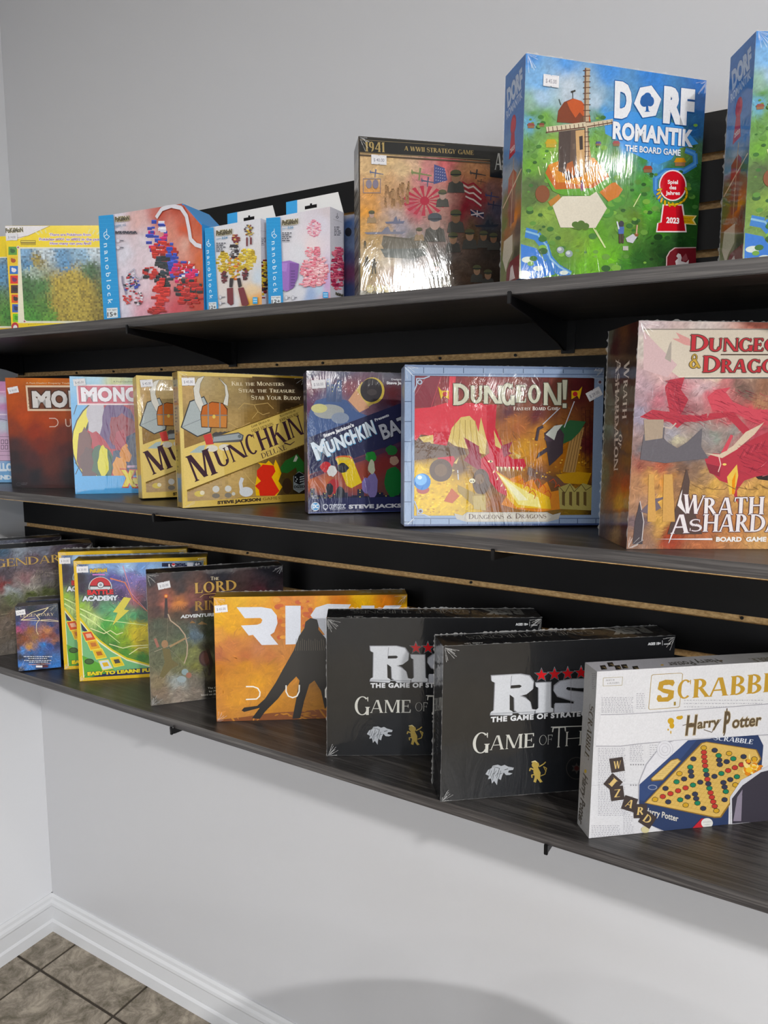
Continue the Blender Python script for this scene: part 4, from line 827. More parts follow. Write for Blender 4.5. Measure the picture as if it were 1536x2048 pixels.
# (text() and line() above measure heights in the same units as their points, so fractions work too)
r7 = carton('T7', 'board_game_box', 'tall blue and green village game box with orange-roofed windmill, its whole front in view', 'board game', '#3a6cac', INK_FILM)
dorf(Art('T7', 'front', 'D')).build('cover_print', r7, INK_FILM); sticker(r7, 'T7', *spx('T7', 'D', 388, 255), .0, '$ 45.00', w=.024)
dorf_side(Art('T7', 'left')).build('side_print', r7, INK_FILM); film(r7, 'T7', ['ftop', 'fleft', 'fbot', 'bleft'], 5, 1.2)
r8 = carton('T8', 'board_game_box', 'village game box cut off by the right edge, showing its blue side', 'board game', '#3a6cac', INK_FILM)
dorf(Art('T8', 'front', 'D', 'T7')).build('cover_print', r8, INK_FILM); dorf_side(Art('T8', 'left')).build('side_print', r8, INK_FILM); film(r8, 'T8', ['ftop', 'fleft', 'bleft'], 6, 1.2)
# ------------------------------------------------------------------ MIDDLE SHELF
m0 = carton('M0', 'board_game_box', 'pastel pink and blue game box cut off by the left edge of the photo', 'board game', '#c48ab4', INK_FILM)
A = Art('M0', 'front', 'F'); A.base([(20, 270, '#c087b4'), (20, 340, '#c98cb4'), (10, 420, '#c9c4d8'), (30, 480, '#c48ab8'), (20, 560, '#b8a8cc'), (30, 640, '#c0cad8'), (30, 760, '#c4a4c0'), (40, 860, '#c0a0be'), (40, 930, '#a8b8d8'), (60, 980, '#6fa4d4'), (60, 1090, '#78acd8'), (-150, 300, '#c98cb4'), (-150, 700, '#c0a8c8'), (-150, 1050, '#78acd8')], n=30, amp=.05)
A.rect(-200, 350, 45, 362, '#e4b8d4').line([(-60, 620), (0, 590), (60, 600)], 4, '#4a3c50').poly([(-200, 540), (58, 545), (60, 556), (-200, 552)], '#e4d4e4')
A.poly([(-20, 740), (45, 705), (90, 740), (90, 945), (-20, 945)], '#c9a9c4')
for y in (740, 865, 900, 945): A.line([(-60, y), (102, y)], 3, '#4a3c50')
for x in (8, 42, -30):
    for y in (765, 812): A.frame(x, y, x+26, y+36, 4, '#4a3c50')
A.text('HELLO', -90, 1030, 112, 1028, 62, '#dceaf6', bold=.07); A.text('ISLAND', -110, 1104, 100, 1102, 34, '#dceaf6', bold=.07); A.build('cover_print', m0, INK_FILM)
m1 = carton('M1', 'board_game_box', 'orange-to-black property game box with a dusky desert picture', 'board game', '#3a241c', INK_FILM)
A = Art('M1', 'front', 'F'); A.base([(100, 260, '#b8601c'), (350, 255, '#cc7420'), (600, 260, '#b8641c'), (100, 400, '#b05020'), (350, 400, '#8a4420'), (600, 540, '#a84c20'), (200, 560, '#b04a20'), (400, 600, '#a84420'), (120, 680, '#843a24'), (300, 700, '#8c3420'), (550, 700, '#6a2c20'), (130, 800, '#40282a'), (350, 820, '#702c22'), (550, 850, '#4c2424'), (130, 900, '#2c2226'), (280, 920, '#48282a'), (420, 980, '#5c2e28'), (150, 1000, '#26242a'), (300, 1080, '#242228'), (600, 1080, '#1c1a20'), (650, 960, '#26222a'), (130, 1160, '#201e24'), (850, 400, '#8a4420'), (900, 800, '#4c2424'), (900, 1100, '#1c1a20')], n=70, amp=.1, warp=.03)
A.poly([(218, 302), (1100, 302), (1100, 520), (236, 520)], '#e0c8ae').poly([(234, 318), (1090, 318), (1090, 504), (252, 504)], '#6c3c26')
for k in range(6): A.line([(240, 335+k*30), (1080, 330+k*30)], 3, '#5a3020')
[A.text(t, a, 483-k*2, b, 482-k*2, 130, '#d9d6d4', bold=.06, out='#42281c', ow=.05) for k, (t, a, b) in enumerate((('M', 280, 437), ('O', 440, 580), ('N', 592, 715), ('O', 722, 850)))]; A.text('A Fast-Dealing Property Trading Game', 222, 288, 700, 290, 14, '#d8b894', bold=.02)
A.line([(420, 583), (470, 583), (490, 597), (496, 618), (490, 640), (470, 654), (422, 655)], 7, '#d8c0b0'); A.text('U N E', 560, 655, 760, 655, 72, '#d8c0b0'); A.ell(160, 1145, 22, 16, '#3a383e').ell(160, 1145, 18, 12, '#242228').scribble(185, 1138, 235, 1150, 2, 5, '#5a585c')
A.build('cover_print', m1, INK_FILM); sticker(m1, 'M1', *spx('M1', 'F', 115, 342), .2, '$ 50.00')
m2 = carton('M2', 'board_game_box', 'sky blue and yellow property game box with red title bar', 'board game', '#5aa4d8', INK_FILM)
A = Art('M2', 'front', 'F'); A.base([(600, 240, '#86b8dc'), (620, 500, '#6aa8d8'), (640, 900, '#5ca4d8'), (670, 1150, '#58a4dc'), (900, 1120, '#54a0d8'), (1150, 1180, '#64a8d8'), (800, 250, '#9ec4d8'), (1000, 260, '#c0c48c'), (1150, 270, '#a8b88c'), (1500, 1150, '#5ca4d8'), (1500, 260, '#a8b88c'), (1100, 420, '#6aa8d8')], n=40, amp=.06, warp=.03)
A.ell(1050, 790, 442, 440, '#26262c').ell(1050, 790, 432, 428, '#ddd028').ell(1150, 790, 440, 420, '#2c2a30').ell(1165, 790, 435, 410, '#a82c34')
P = Art('M2', 'front', 'F')
rr = random.Random(9)  # plain swathes of costume colour in place of the crowd
for x, y, w, h, c in ((820, 560, 170, 330, '#b8b4bc'), (1010, 640, 330, 420, '#5c3a6c'), (1040, 700, 240, 330, '#8a2c34'), (720, 860, 130, 420, '#6a3c30'), (760, 980, 150, 340, '#5a3830'), (1150, 900, 220, 420, '#38405c'), (1030, 780, 110, 210, '#a03440'), (880, 960, 190, 330, '#3c5a3a'), (880, 960, 95, 290, '#d8d038'), (1010, 960, 120, 260, '#38405c'), (1080, 880, 110, 150, '#d08838'), (1020, 1010, 130, 200, '#d89440'), (1150, 830, 130, 170, '#403c50')):
    pts = []
    for k in range(16): a = 2*math.pi*k/16; q = rr.uniform(.8, 1.12); pts.append((x+w/2*q*math.cos(a), y+h/2*q*math.sin(a)))
    A.poly(pts, c)
A.poly([(640, 1076), (1300, 1070), (1900, 1060), (1900, 1260), (640, 1260)], '#58a4dc').poly([(620, 980), (690, 1076), (640, 1080)], '#58a4dc'); A.line([(640, 960), (672, 1000), (645, 1060)], 7, '#26262c').line([(655, 470), (630, 550)], 7, '#26262c')
A.poly([(650, 295), (1700, 295), (1700, 470), (662, 470)], '#e0ccd0').poly([(664, 306), (1690, 306), (1690, 456), (674, 456)], '#bc4656'); [A.text(t, a, 432, b, 432, 112, '#e6e2e8', bold=.06, out='#8c3444', ow=.03) for t, a, b in (('M', 695, 832), ('O', 836, 960), ('N', 968, 1066), ('O', 1072, 1190), ('P', 1200, 1290))]; A.text('A Fast-Dealing Property Trading Game', 965, 275, 1400, 280, 12, '#6a705c', bold=.02)
A.text('X-MEN', 1045, 1150, 1400, 1165, 120, '#e0cc3c', bold=.1, out='#c04438', ow=.06, slant=-.15).poly([(1085, 985), (1150, 983), (1150, 1003), (1086, 1005)], '#c8a4b8').rect(1152, 983, 1200, 1003, '#8c8c9c')
A.build('cover_print', m2, INK_FILM); sticker(m2, 'M2', *spx('M2', 'F', 678, 275), .12, '$ 45.00'); film(m2, 'M2', ['ftop'], 2, .6)

def gold(A):
    g1, g2 = '#c9ae64', '#e0ca88'
    A.base([(80, 130, '#d6bf78'), (700, 150, '#dcc684'), (1380, 170, '#a8893c'), (1385, 900, '#8c7030'), (1400, 1430, '#a08440'), (700, 1470, '#c4a658'), (140, 1500, '#d0b870'), (100, 700, '#dac686')], n=40, amp=.04)
    A.poly([(118, 160), (1372, 190), (1385, 440), (150, 905)], '#8c7348')
    S = Art(A.key, A.side, 'G', A.src)
    Bs = [(200, 300, '#b89c70'), (300, 200, '#b0a07c'), (600, 250, '#a8946a'), (700, 400, '#9a8660'), (650, 600, '#ac9264'), (200, 600, '#a08a60'), (180, 800, '#8c7048'), (900, 300, '#4c3824'), (1200, 250, '#2c2014'), (1350, 300, '#241a10'), (1000, 500, '#6c5430'), (1200, 450, '#3c2c18'), (850, 600, '#8c7040')]
    import itertools
    pts = [(S.at(b[0], b[1]), lin(b[2])) for b in Bs]
    def field(poly, pts, n=40):
        xs = [p[0] for p in poly]; ys = [p[1] for p in poly]; x0, x1, y0, y1 = min(xs), max(xs), min(ys), max(ys)
        for i in range(n):
            for j in range(n):
                cell = [(x0+(x1-x0)*i/n, y0+(y1-y0)*j/n), (x0+(x1-x0)*(i+1)/n, y0+(y1-y0)*j/n), (x0+(x1-x0)*(i+1)/n, y0+(y1-y0)*(j+1)/n), (x0+(x1-x0)*i/n, y0+(y1-y0)*(j+1)/n)]
                mx, my = (cell[0][0]+cell[2][0])/2, (cell[0][1]+cell[2][1])/2
                if not inside((mx, my), poly): continue
                tw = 0; c = [0, 0, 0]
                for (bx, by), bc in pts:
                    w = 1/((mx-bx)**2+(my-by)**2+1e-6)**1.6; tw += w
                    for k in range(3): c[k] += bc[k]*w
                m = 1+.16*noise.noise(Vector((mx*160, my*160, 1)))+.12*noise.noise(Vector((mx*400, my*400, 2))); A._put(cell, [q/tw*m for q in c], A.z)
        A.z += .000005
    field([S.at(118, 160), S.at(1372, 190), S.at(1385, 440), S.at(150, 905)], pts)
    Bs = [(200, 1400, '#a89070'), (400, 1300, '#b09870'), (700, 1200, '#b89c68'), (850, 1300, '#a08450'), (1000, 1000, '#6c5430'), (1300, 930, '#3c2c18'), (1350, 1300, '#20180e'), (1100, 1380, '#5c4628'), (1200, 1200, '#50401f')]
    A.poly([(175, 1350), (1385, 865), (1400, 1365), (180, 1448)], '#8c7040'); field([S.at(175, 1350), S.at(1385, 865), S.at(1400, 1365), S.at(180, 1448)], [(S.at(b[0], b[1]), lin(b[2])) for b in Bs])
    for a in ([(700, 500), (760, 440), (860, 460), (900, 530), (840, 600)], [(860, 460), (1000, 440), (1060, 500)], [(900, 530), (950, 560), (1020, 540)], [(760, 1150), (830, 1240), (900, 1300)], [(600, 640), (700, 700), (820, 640)]): A.line(a, 5, '#c4a870')
    # grey shield with two pale horns of ivory, a saw, and a heap of treasure: plain stand-ins
    A.poly([(108, 690), (200, 420), (350, 370), (440, 560), (420, 740), (280, 790)], '#3c3c40').poly([(122, 688), (208, 430), (346, 382), (428, 560), (408, 730), (282, 778)], '#a9b2b4').line([(122, 688), (428, 560)], 4, '#6c7478')
    for p in ([(350, 165), (285, 190), (240, 290), (255, 420), (310, 530), (360, 500), (330, 420), (300, 330), (310, 240)], [(500, 185), (560, 260), (570, 360), (545, 450), (590, 470), (600, 360), (580, 260)]): A.line(p+[p[0]], 6, '#3c3a38').poly(p, '#d6d4cc')
    A.poly([(310, 560), (330, 470), (430, 425), (540, 440), (590, 500), (585, 700), (320, 690)], '#4a2c1c').poly([(318, 560), (338, 476), (430, 433), (536, 448), (580, 505), (582, 560)], '#b86a3c').poly([(318, 572), (582, 572), (577, 692), (326, 682)], '#c0824c').line([(318, 566), (584, 566)], 9, '#8c8680').line([(390, 440), (392, 688)], 14, '#8c8680').line([(510, 440), (512, 690)], 14, '#8c8680').ell(450, 580, 16, 20, '#d8c070')
    A.poly([(200, 950), (300, 870), (380, 850), (380, 930), (300, 960)], '#9fb0b0'); A.ell(400, 920, 90, 50, '#cfccc4').ell(540, 920, 90, 50, '#cbc8c0')
    A.poly([(340, 770), (420, 750), (450, 860), (370, 870)], '#c04a48'); r = random.Random(2)
    A.poly([(430, 760)]+[(450+i*22, 745-i*1.4-(8 if i % 2 else 0)) for i in range(14)]+[(775, 760), (770, 810), (745, 835)]+[(720-i*22, 845+(8 if i % 2 else 0)) for i in range(13)], '#4a4848').poly([(440, 780), (700, 740), (745, 770), (735, 815), (700, 825), (440, 845)], '#9aa2a6').ell(712, 782, 26, 26, '#5c6468').ell(712, 782, 18, 18, '#a8b0b4')
    # diagonal gold band
    A.poly([(150, 905), (1385, 438), (1392, 862), (175, 1348)], '#6a5228'); A.poly([(130, 912), (1400, 452), (1410, 848), (150, 1340)], '#cfb56c'); A.poly([(130, 912), (520, 772), (560, 1180), (150, 1340)], '#d9c27e')
    A.ell(430, 905, 60, 34, '#d4d0c6').ell(560, 895, 60, 34, '#d4d0c6').poly([(200, 950), (300, 880), (360, 870), (340, 950)], '#a4b4b4').poly([(340, 770), (420, 750), (450, 860), (370, 870)], '#c04a48').poly([(440, 780), (700, 740), (755, 770), (745, 825), (700, 840), (440, 850)], '#5c5c5e').poly([(446, 790), (700, 752), (738, 776), (728, 812), (440, 838)], '#9aa2a6').ell(712, 782, 18, 18, '#6a7276')
    B1 = '#3a2430'
    for t, x0, y0, x1, y1, h in (('M', 255, 1250, 505, 1150, 275), ('U', 500, 1108, 640, 1050, 175), ('N', 640, 1050, 800, 985, 180), ('C', 800, 980, 915, 945, 205), ('H', 935, 932, 1065, 880, 205), ('K', 1065, 880, 1200, 830, 200), ('I', 1200, 826, 1255, 805, 195), ('N', 1252, 800, 1375, 756, 200)):
        A.text(t, x0, y0, x1, y1, h, B1, 'bserif')
    A.line([(1170, 850), (1230, 868), (1275, 835)], 14, B1, .4)
    A.text('DELUXE', 945, 1010, 1200, 912, 54, B1, 'serif'); A.text('Game Design by', 835, 695, 1028, 622, 24, '#4a3a1c', 'bserif'); A.text('STEVE JACKSON', 838, 745, 1060, 665, 30, '#4a3a1c', 'bserif'); A.text('Illustrated by', 1130, 585, 1290, 525, 24, '#4a3a1c', 'bserif'); A.text('JOHN KOVALIC', 1125, 635, 1325, 562, 30, '#4a3a1c', 'bserif')
    C_ = '#e0d4b8'
    A.text('Kill the Monsters', 630, 262, 1168, 265, 42, C_, 'bserif'); A.text('Steal the Treasure', 702, 332, 1280, 335, 42, C_, 'bserif'); A.text('Stab Your Buddy', 830, 405, 1340, 408, 44, C_, 'bserif')
    # plain coloured heaps below the band
    A.poly([(870, 1300), (890, 1180), (930, 1080), (900, 1050), (980, 1060), (1010, 1030), (1060, 1080), (1080, 1020), (1110, 1080), (1140, 1160), (1110, 1240), (1150, 1300), (1090, 1390), (880, 1390)], '#dcae30')
    A.poly([(890, 1130), (950, 1070), (1060, 1080), (1080, 1140), (1040, 1200), (1090, 1290), (1120, 1340), (1070, 1390), (920, 1390), (910, 1330), (870, 1290), (930, 1240), (890, 1190)], '#c8382c')
    A.poly([(1130, 1100), (1180, 1030), (1260, 990), (1300, 960), (1370, 1050), (1370, 1150), (1300, 1150), (1290, 1100), (1200, 1160), (1140, 1150)], '#2f6a30').poly([(1260, 1040), (1290, 970), (1310, 1000), (1290, 1040)], '#c9c9bc').ell(1200, 1290, 50, 80, '#3c2a1c')
    A.ell(780, 1350, 70, 50, '#c9ccd0').line([(735, 1345), (722, 1260), (740, 1210)], 36, '#c9ccd0').ell(470, 1322, 36, 34, '#c9c9c4').ell(595, 1318, 34, 32, '#c9c9c4').ell(470, 1390, 40, 26, '#7a746a').ell(595, 1385, 36, 26, '#7a746a').ell(650, 1370, 18, 18, '#bcbcb4').ell(300, 1370, 52, 30, '#cbb86c').ell(330, 1360, 24, 22, '#d8d0b8')
    # DIZED mark
    A.poly([(1262, 1190), (1320, 1140), (1385, 1180), (1385, 1320), (1320, 1362), (1262, 1325)], '#8f9698').poly([(1270, 1180), (1322, 1148), (1376, 1178), (1376, 1250), (1322, 1278), (1270, 1248)], '#16181a')
    for i in range(3):
        for j in range(3): A.poly([(1328+i*16, 1190-i*4+j*24+8), (1340+i*16, 1184-i*4+j*24+6), (1340+i*16, 1202-i*4+j*24), (1328+i*16, 1208-i*4+j*24)], '#c4c8ca')
    for x, y in ((1285, 1200), (1300, 1220), (1290, 1240)): A.ell(x, y, 6, 8, '#c4c8ca')
    A.text('DIZED', 1270, 1312, 1380, 1306, 26, '#16181a', bold=.05); A.text('TUTORIAL', 1285, 1332, 1365, 1328, 12, '#16181a')
    A.text('STEVE JACKSON', 485, 1475, 930, 1440, 30, '#3c3020', bold=.07); A.text('GAMES', 950, 1438, 1128, 1424, 30, '#6a5424', bold=.0)
    return A
def inside(p, poly):
    c = False; j = len(poly)-1
    for i in range(len(poly)):
        if (poly[i][1] > p[1]) != (poly[j][1] > p[1]) and p[0] < (poly[j][0]-poly[i][0])*(p[1]-poly[i][1])/(poly[j][1]-poly[i][1])+poly[i][0]: c = not c
        j = i
    return c
def gold_side(key, r):
    L = Art(key, 'left'); L.fill('#8c7440'); L.urect(0, 0, .12, 1, '#b09858'); L.urect(.88, 0, 1, 1, '#c4ac68'); L.urect(.2, .04, .8, .22, '#5c6468')
    for k in range(30): L.urect(.2, .25+k*.024, .2+.5*random.random(), .262+k*.024, '#5c4a28')
    L.build('side_print', r, INK_FILM)
m4 = carton('M4', 'board_game_box', 'front golden card game box with diagonal title band, its whole cover in view', 'board game', '#bfa55c', INK_FILM, 'golden card game boxes')
gold(Art('M4', 'front', 'G')).build('cover_print', m4, INK_FILM); gold_side('M4', m4); sticker(m4, 'M4', *spx('M4', 'G', 185, 222), .05, '$ 45.00'); film(m4, 'M4', ['ftop', 'fleft'], 4, .6)
m3 = carton('M3', 'board_game_box', 'golden card game box mostly hidden behind its twin, left of it', 'board game', '#bfa55c', INK_FILM, 'golden card game boxes')
gold(Art('M3', 'front', 'G', 'M4')).build('cover_print', m3, INK_FILM); sticker(m3, 'M3', *spx('M3', 'F', 1250, 285), .1, '$ 45.00')

m5 = carton('M5', 'board_game_box', 'dark blue card game box with yellow spotlight beam and white slanted title', 'board game', '#2a2c4c', INK_FILM)
A = Art('M5', 'front', 'H'); A.base([(150, 160, '#4c5068'), (600, 160, '#5c5e74'), (1200, 170, '#6a6a78'), (1800, 170, '#4a4c60'), (200, 330, '#6a3c4c'), (700, 350, '#8a5660'), (1200, 400, '#5c2028'), (1200, 520, '#4c1c28'), (1700, 400, '#4c1c28'), (170, 600, '#5c2c4c'), (250, 700, '#5c6c94'), (500, 600, '#6c7c9c'), (400, 850, '#4a6294'), (250, 900, '#40588c'), (700, 700, '#6c7c9c'), (900, 600, '#7c5c6c'), (1200, 620, '#3c3c58'), (300, 1050, '#30305c'), (300, 1300, '#34305c'), (700, 1050, '#28284c'), (1100, 950, '#22244a'), (1200, 1050, '#242244'), (200, 1500, '#b0603c'), (400, 1550, '#b46440'), (700, 1480, '#9c4c34'), (900, 1400, '#8c3c2c'), (1100, 1300, '#7c3030'), (1300, 1200, '#5c2430'), (1200, 1600, '#5c3c34'), (250, 1750, '#2c2c4c'), (1300, 1750, '#1c2040'), (700, 1850, '#2c3058'), (1800, 1000, '#22244a'), (1800, 1600, '#5c2c34')], n=70, amp=.08, warp=.025)
A.strokes(700, 170, 150, 1330, 960, 50, 6, .2)
# hill of caped blue cloud, left plain; beam, lamp and skyline
A.poly([(180, 640), (260, 500), (420, 460), (640, 500), (760, 640), (900, 690), (560, 840), (175, 960)], '#4c6290').ell(420, 640, 190, 90, '#a4a8a8').ell(300, 600, 100, 56, '#ccc890').ell(560, 720, 110, 70, '#8c98ac')
for x, w, y in ((390, 50, 230), (445, 70, 300), (520, 60, 250)): A.rect(x, y, x+w, 520, '#4c5c80').rect(x+14, y+30, x+24, y+46, '#c9c890').rect(x+14, y+80, x+24, y+96, '#c9c890')
A.poly([(660, 500), (830, 270), (1090, 470), (800, 650)], '#cfb878').poly([(660, 500), (760, 370), (920, 590), (800, 650)], '#d8a888'); A.ell(960, 380, 150, 165, '#d0b860').ell(945, 375, 135, 148, '#383438').ell(955, 400, 60, 40, '#4c4648')
A.poly([(170, 960), (900, 690), (1330, 530), (1900, 330), (1900, 800), (1330, 1000), (180, 1420)], '#26284c')
A.poly([(185, 1430), (420, 1330), (900, 1180), (1330, 1010), (1330, 1060), (900, 1230), (420, 1380), (185, 1480)], '#4c3048')
for k, t in enumerate('MUNCHKIN'):
    x0, y0, w, h = ((265, 1235, 175, 215), (420, 1150, 95, 145), (525, 1110, 110, 155), (635, 1062, 80, 150), (720, 1030, 95, 170), (800, 990, 85, 165), (885, 955, 35, 165), (920, 935, 90, 170))[k]
    A.text(t, x0, y0, x0+w, y0-w*.37, h, '#dce8f4', bold=.05, out='#1c2040', off=('#5ca0cc', .0012))
A.text('BATMAN', 1095, 985, 1830, 700, 190, '#b8bcc8', bold=.03, out='#1c1c38', ow=.05)
A.text("Steve Jackson's", 360, 962, 735, 820, 42, '#eceef4', bold=.05); A.text('Presents', 995, 762, 1168, 695, 34, '#d8dce4', bold=.04); A.text('Designed by', 1195, 250, 1400, 252, 22, '#d8d8e0', bold=.03); A.text('Steve Jackson', 1135, 300, 1450, 302, 34, '#e4e4ea', bold=.05)
A.poly([(500, 1230), (560, 1190), (680, 1185), (710, 1220), (830, 1520), (700, 1590), (640, 1560), (520, 1260)], '#dcc030').ell(605, 1215, 105, 30, '#c9683c').ell(600, 1225, 85, 20, '#cfc060')
r = random.Random(8); x = 190
while x < 1500:
    w = r.uniform(40, 100); h = r.uniform(40, 150); A.rect(x, 1740-h, x+w, 1745, '#1c1e38')
    for k in range(int(h/30)):
        if r.random() < .5: A.rect(x+w*.3, 1735-h+k*28+10, x+w*.5, 1735-h+k*28+22, '#c9b860')
    x += w
for x, y, w, h, c in ((380, 1330, 150, 130, '#b8343a'), (590, 1340, 150, 130, '#20222c'), (460, 1380, 120, 140, '#d4d4d4'), (480, 1560, 150, 190, '#a8343a'), (430, 1600, 90, 150, '#22242e'), (560, 1640, 110, 150, '#22242e'), (960, 1560, 150, 330, '#8478b0'), (940, 1200, 150, 130, '#2f8c3c'), (950, 1330, 90, 180, '#c9ccb4'), (1220, 1520, 250, 380, '#1f6a34'), (1200, 1120, 150, 130, '#2c6a38'), (1230, 1250, 110, 120, '#b09080'), (880, 1560, 110, 200, '#7a6ca8')):
    A.poly([(x+w/2*math.cos(2*math.pi*k/14)*r.uniform(.8, 1.1), y+h/2*math.sin(2*math.pi*k/14)*r.uniform(.85, 1.1)) for k in range(14)], c)
A.urect(0, 0, 1, .108, '#262a54'); A.line([(175, 1895), (1900, 1870)], 5, '#5c70b8')
A.ell(253, 1818, 54, 54, '#e4e8f0').ell(253, 1818, 46, 46, '#2c8cc8').text('DC', 218, 1838, 290, 1836, 46, '#e8f0f8', bold=.06); A.poly([(345, 1795), (378, 1785), (410, 1800), (405, 1840), (378, 1868), (350, 1840)], '#d0d4e0').ell(378, 1820, 22, 24, '#262a54')
A.text('CRYPTOZOIC', 422, 1845, 628, 1842, 58, '#d8dce8', bold=.02, sp=.9); A.text('ENTERTAINMENT', 435, 1862, 615, 1860, 12, '#c4c8d8'); A.text('STEVE JACKSON', 665, 1842, 1500, 1822, 46, '#dfe0e8', bold=.05); A.scribble(212, 1690, 270, 1720, 3, 10, '#a8a8b8', 3)
A.build('cover_print', m5, INK_FILM); sticker(m5, 'M5', *spx('M5', 'H', 290, 300), .1, '$ 50.00'); film(m5, 'M5', ['ftop', 'fleft'], 9, .8)

m6 = carton('M6', 'board_game_box', 'dragon game box framed in pale blue stone blocks, red dragon over heaps of gold', 'board game', '#7c8ca8', INK_FILM)
A = Art('M6', 'front', 'I')
A.base([(150, 150, '#6a3038'), (250, 250, '#8a4048'), (400, 150, '#7c2c34'), (700, 150, '#7c3034'), (1000, 200, '#5c2024'), (1300, 200, '#481418'), (1440, 150, '#2c0c10'), (1440, 500, '#3c1418'), (1350, 600, '#501a1c'), (1000, 380, '#5c2428'), (800, 380, '#5c3038'), (850, 480, '#a0603c'), (820, 450, '#a86c40'), (1000, 520, '#b07838'), (900, 620, '#c08c3c'), (1000, 680, '#b8782c'), (1150, 700, '#a8681c'), (1250, 780, '#a8782c'), (1380, 780, '#6c4018'), (1430, 900, '#2c2014'), (1420, 1050, '#3c2c18'), (1250, 1050, '#7c6428'), (160, 780, '#d8b430'), (180, 950, '#dcb838'), (300, 1000, '#dcb83c'), (400, 1000, '#d8b43c'), (350, 880, '#d8b034'), (500, 880, '#c8a030'), (500, 1040, '#ccaa3c'), (170, 650, '#6a4830'), (200, 590, '#5c3c30'), (400, 640, '#6a4c38'), (450, 750, '#6c5038'), (650, 850, '#6c4830'), (600, 800, '#7a5838'), (700, 1000, '#8c5434'), (1000, 780, '#7c5034'), (1150, 860, '#5c3c24')], n=110, amp=.16, warp=.02, freq=12)
A.strokes(900, 130, 110, 1475, 1100, 40, 4, .3)
RD, RL, CRM = '#b82c3c', '#c84450', '#cdb878'
A.poly([(130, 120), (330, 110), (300, 200), (240, 440), (200, 330), (130, 330)], '#7c3440').line([(210, 130), (130, 260)], 4, '#a06068').line([(320, 120), (230, 400)], 4, '#b05058')
A.poly([(380, 115), (425, 115), (410, 300), (370, 300)], RL).poly([(130, 340), (250, 330), (350, 300), (600, 300), (700, 320), (700, 470), (640, 560), (480, 560), (260, 530), (180, 520), (150, 560), (130, 555)], RL)
A.poly([(165, 540), (280, 520), (280, 570), (200, 575)], CRM).poly([(360, 560), (400, 470), (460, 400), (520, 390), (560, 430), (600, 560), (590, 640), (420, 600)], CRM)
for k in range(5): A.line([(420+k*35, 420), (400+k*45, 590)], 3, '#8a7038')
A.poly([(265, 500), (390, 500), (360, 600), (420, 690), (390, 770), (330, 760), (300, 690), (270, 620)], RD).poly([(280, 720), (330, 740), (420, 770), (380, 790), (300, 780)], CRM).poly([(235, 560), (270, 575), (265, 600)], CRM).poly([(445, 680), (410, 720), (430, 725)], CRM)
A.poly([(640, 310), (710, 310), (700, 470), (740, 560), (760, 640), (820, 690), (900, 690), (915, 740), (880, 770), (760, 750), (700, 740), (740, 800), (790, 920), (780, 950), (720, 920), (640, 820), (590, 760), (600, 690), (660, 650), (640, 540)], RD)
A.poly([(480, 540), (600, 610), (600, 780), (540, 740), (480, 700), (520, 650)], '#8a2c3c').poly([(740, 600), (820, 570), (790, 640), (820, 650), (760, 680)], '#8a2c3c')
A.poly([(600, 400), (640, 560), (630, 660), (590, 650), (580, 520)], CRM).poly([(690, 490), (740, 600), (740, 620), (700, 600)], CRM).poly([(820, 640), (880, 670), (860, 690)], CRM).ell(665, 708, 18, 8, '#e8e0a8').ell(668, 708, 6, 7, '#20100c')
for k in range(7): A.poly([(705+k*28, 745), (722+k*28, 747), (716+k*28, 780)], '#e8e0c0')
for x, y in ((680, 790), (705, 840), (735, 885), (765, 910)): A.poly([(x, y), (x+14, y-4), (x+16, y-28)], '#e8e0c0')
A.poly([(130, 565), (480, 615), (500, 660), (130, 700)], '#5f4838').poly([(930, 745), (1220, 860), (1180, 885), (920, 800)], '#6a4a38'); A.ell(320, 770, 80, 80, '#5a4434').ell(320, 770, 44, 44, '#6f563e'); A.ell(600, 850, 60, 90, '#5a4434').ell(590, 830, 34, 36, '#75593e')
# fire
A.poly([(700, 770), (800, 830), (880, 800), (900, 860), (960, 830), (1000, 900), (1060, 850), (1090, 920), (1190, 900), (1150, 960), (1170, 1040), (1000, 1060), (850, 1040), (740, 1010), (790, 930), (740, 840)], '#cc8030').poly([(700, 775), (820, 850), (950, 890), (1080, 960), (1090, 1040), (850, 1030), (780, 960), (780, 880)], '#dcb440').poly([(710, 785), (850, 880), (1000, 960), (1020, 1030), (860, 1010), (800, 920)], '#e8dc8c').poly([(720, 795), (850, 900), (930, 980), (860, 980), (800, 900)], '#ece8c0')
for k in range(9):
    x = 860+k*36; y = 850+(k % 3)*40; A.line([(x, y), (x+30, y-20), (x+50, y+10), (x+40, y+40)], 5, '#b8502c')
# gold coins, ball, column, chest
r = random.Random(4)
for i in range(90):
    x, y = r.uniform(140, 560), r.uniform(790, 1080)
    if y > 760+(x-140)*.28: A.ell(x, y, r.uniform(6, 12), r.uniform(3, 6), r.choice(('#f0d860', '#b88c20', '#e8c848')))
for i in range(60): x, y = r.uniform(820, 1330), r.uniform(480, 820); A.ell(x, y, 7, 4, r.choice(('#d8a84c', '#c8902c', '#e0b858'))) if y > 470+abs(x-1000)*.25 else None
A.ell(195, 905, 44, 30, '#a8544c').ell(190, 850, 58, 58, '#3c7cc4').ell(180, 835, 42, 40, '#78aee0').ell(172, 820, 16, 14, '#d8e8f8'); A.line([(437, 770), (442, 835)], 8, '#c0c4cc').line([(415, 790), (462, 795)], 6, '#8a7040').ell(538, 843, 22, 16, '#e0dcc0').ell(530, 846, 5, 5, '#403020').ell(546, 846, 5, 5, '#403020')
A.poly([(340, 985), (395, 895), (450, 950), (400, 1000)], '#b86038').poly([(435, 870), (560, 930), (630, 940), (630, 1040), (540, 1010), (440, 920)], '#9c8448').poly([(540, 950), (630, 945), (635, 1050), (550, 1040)], '#b8a468')
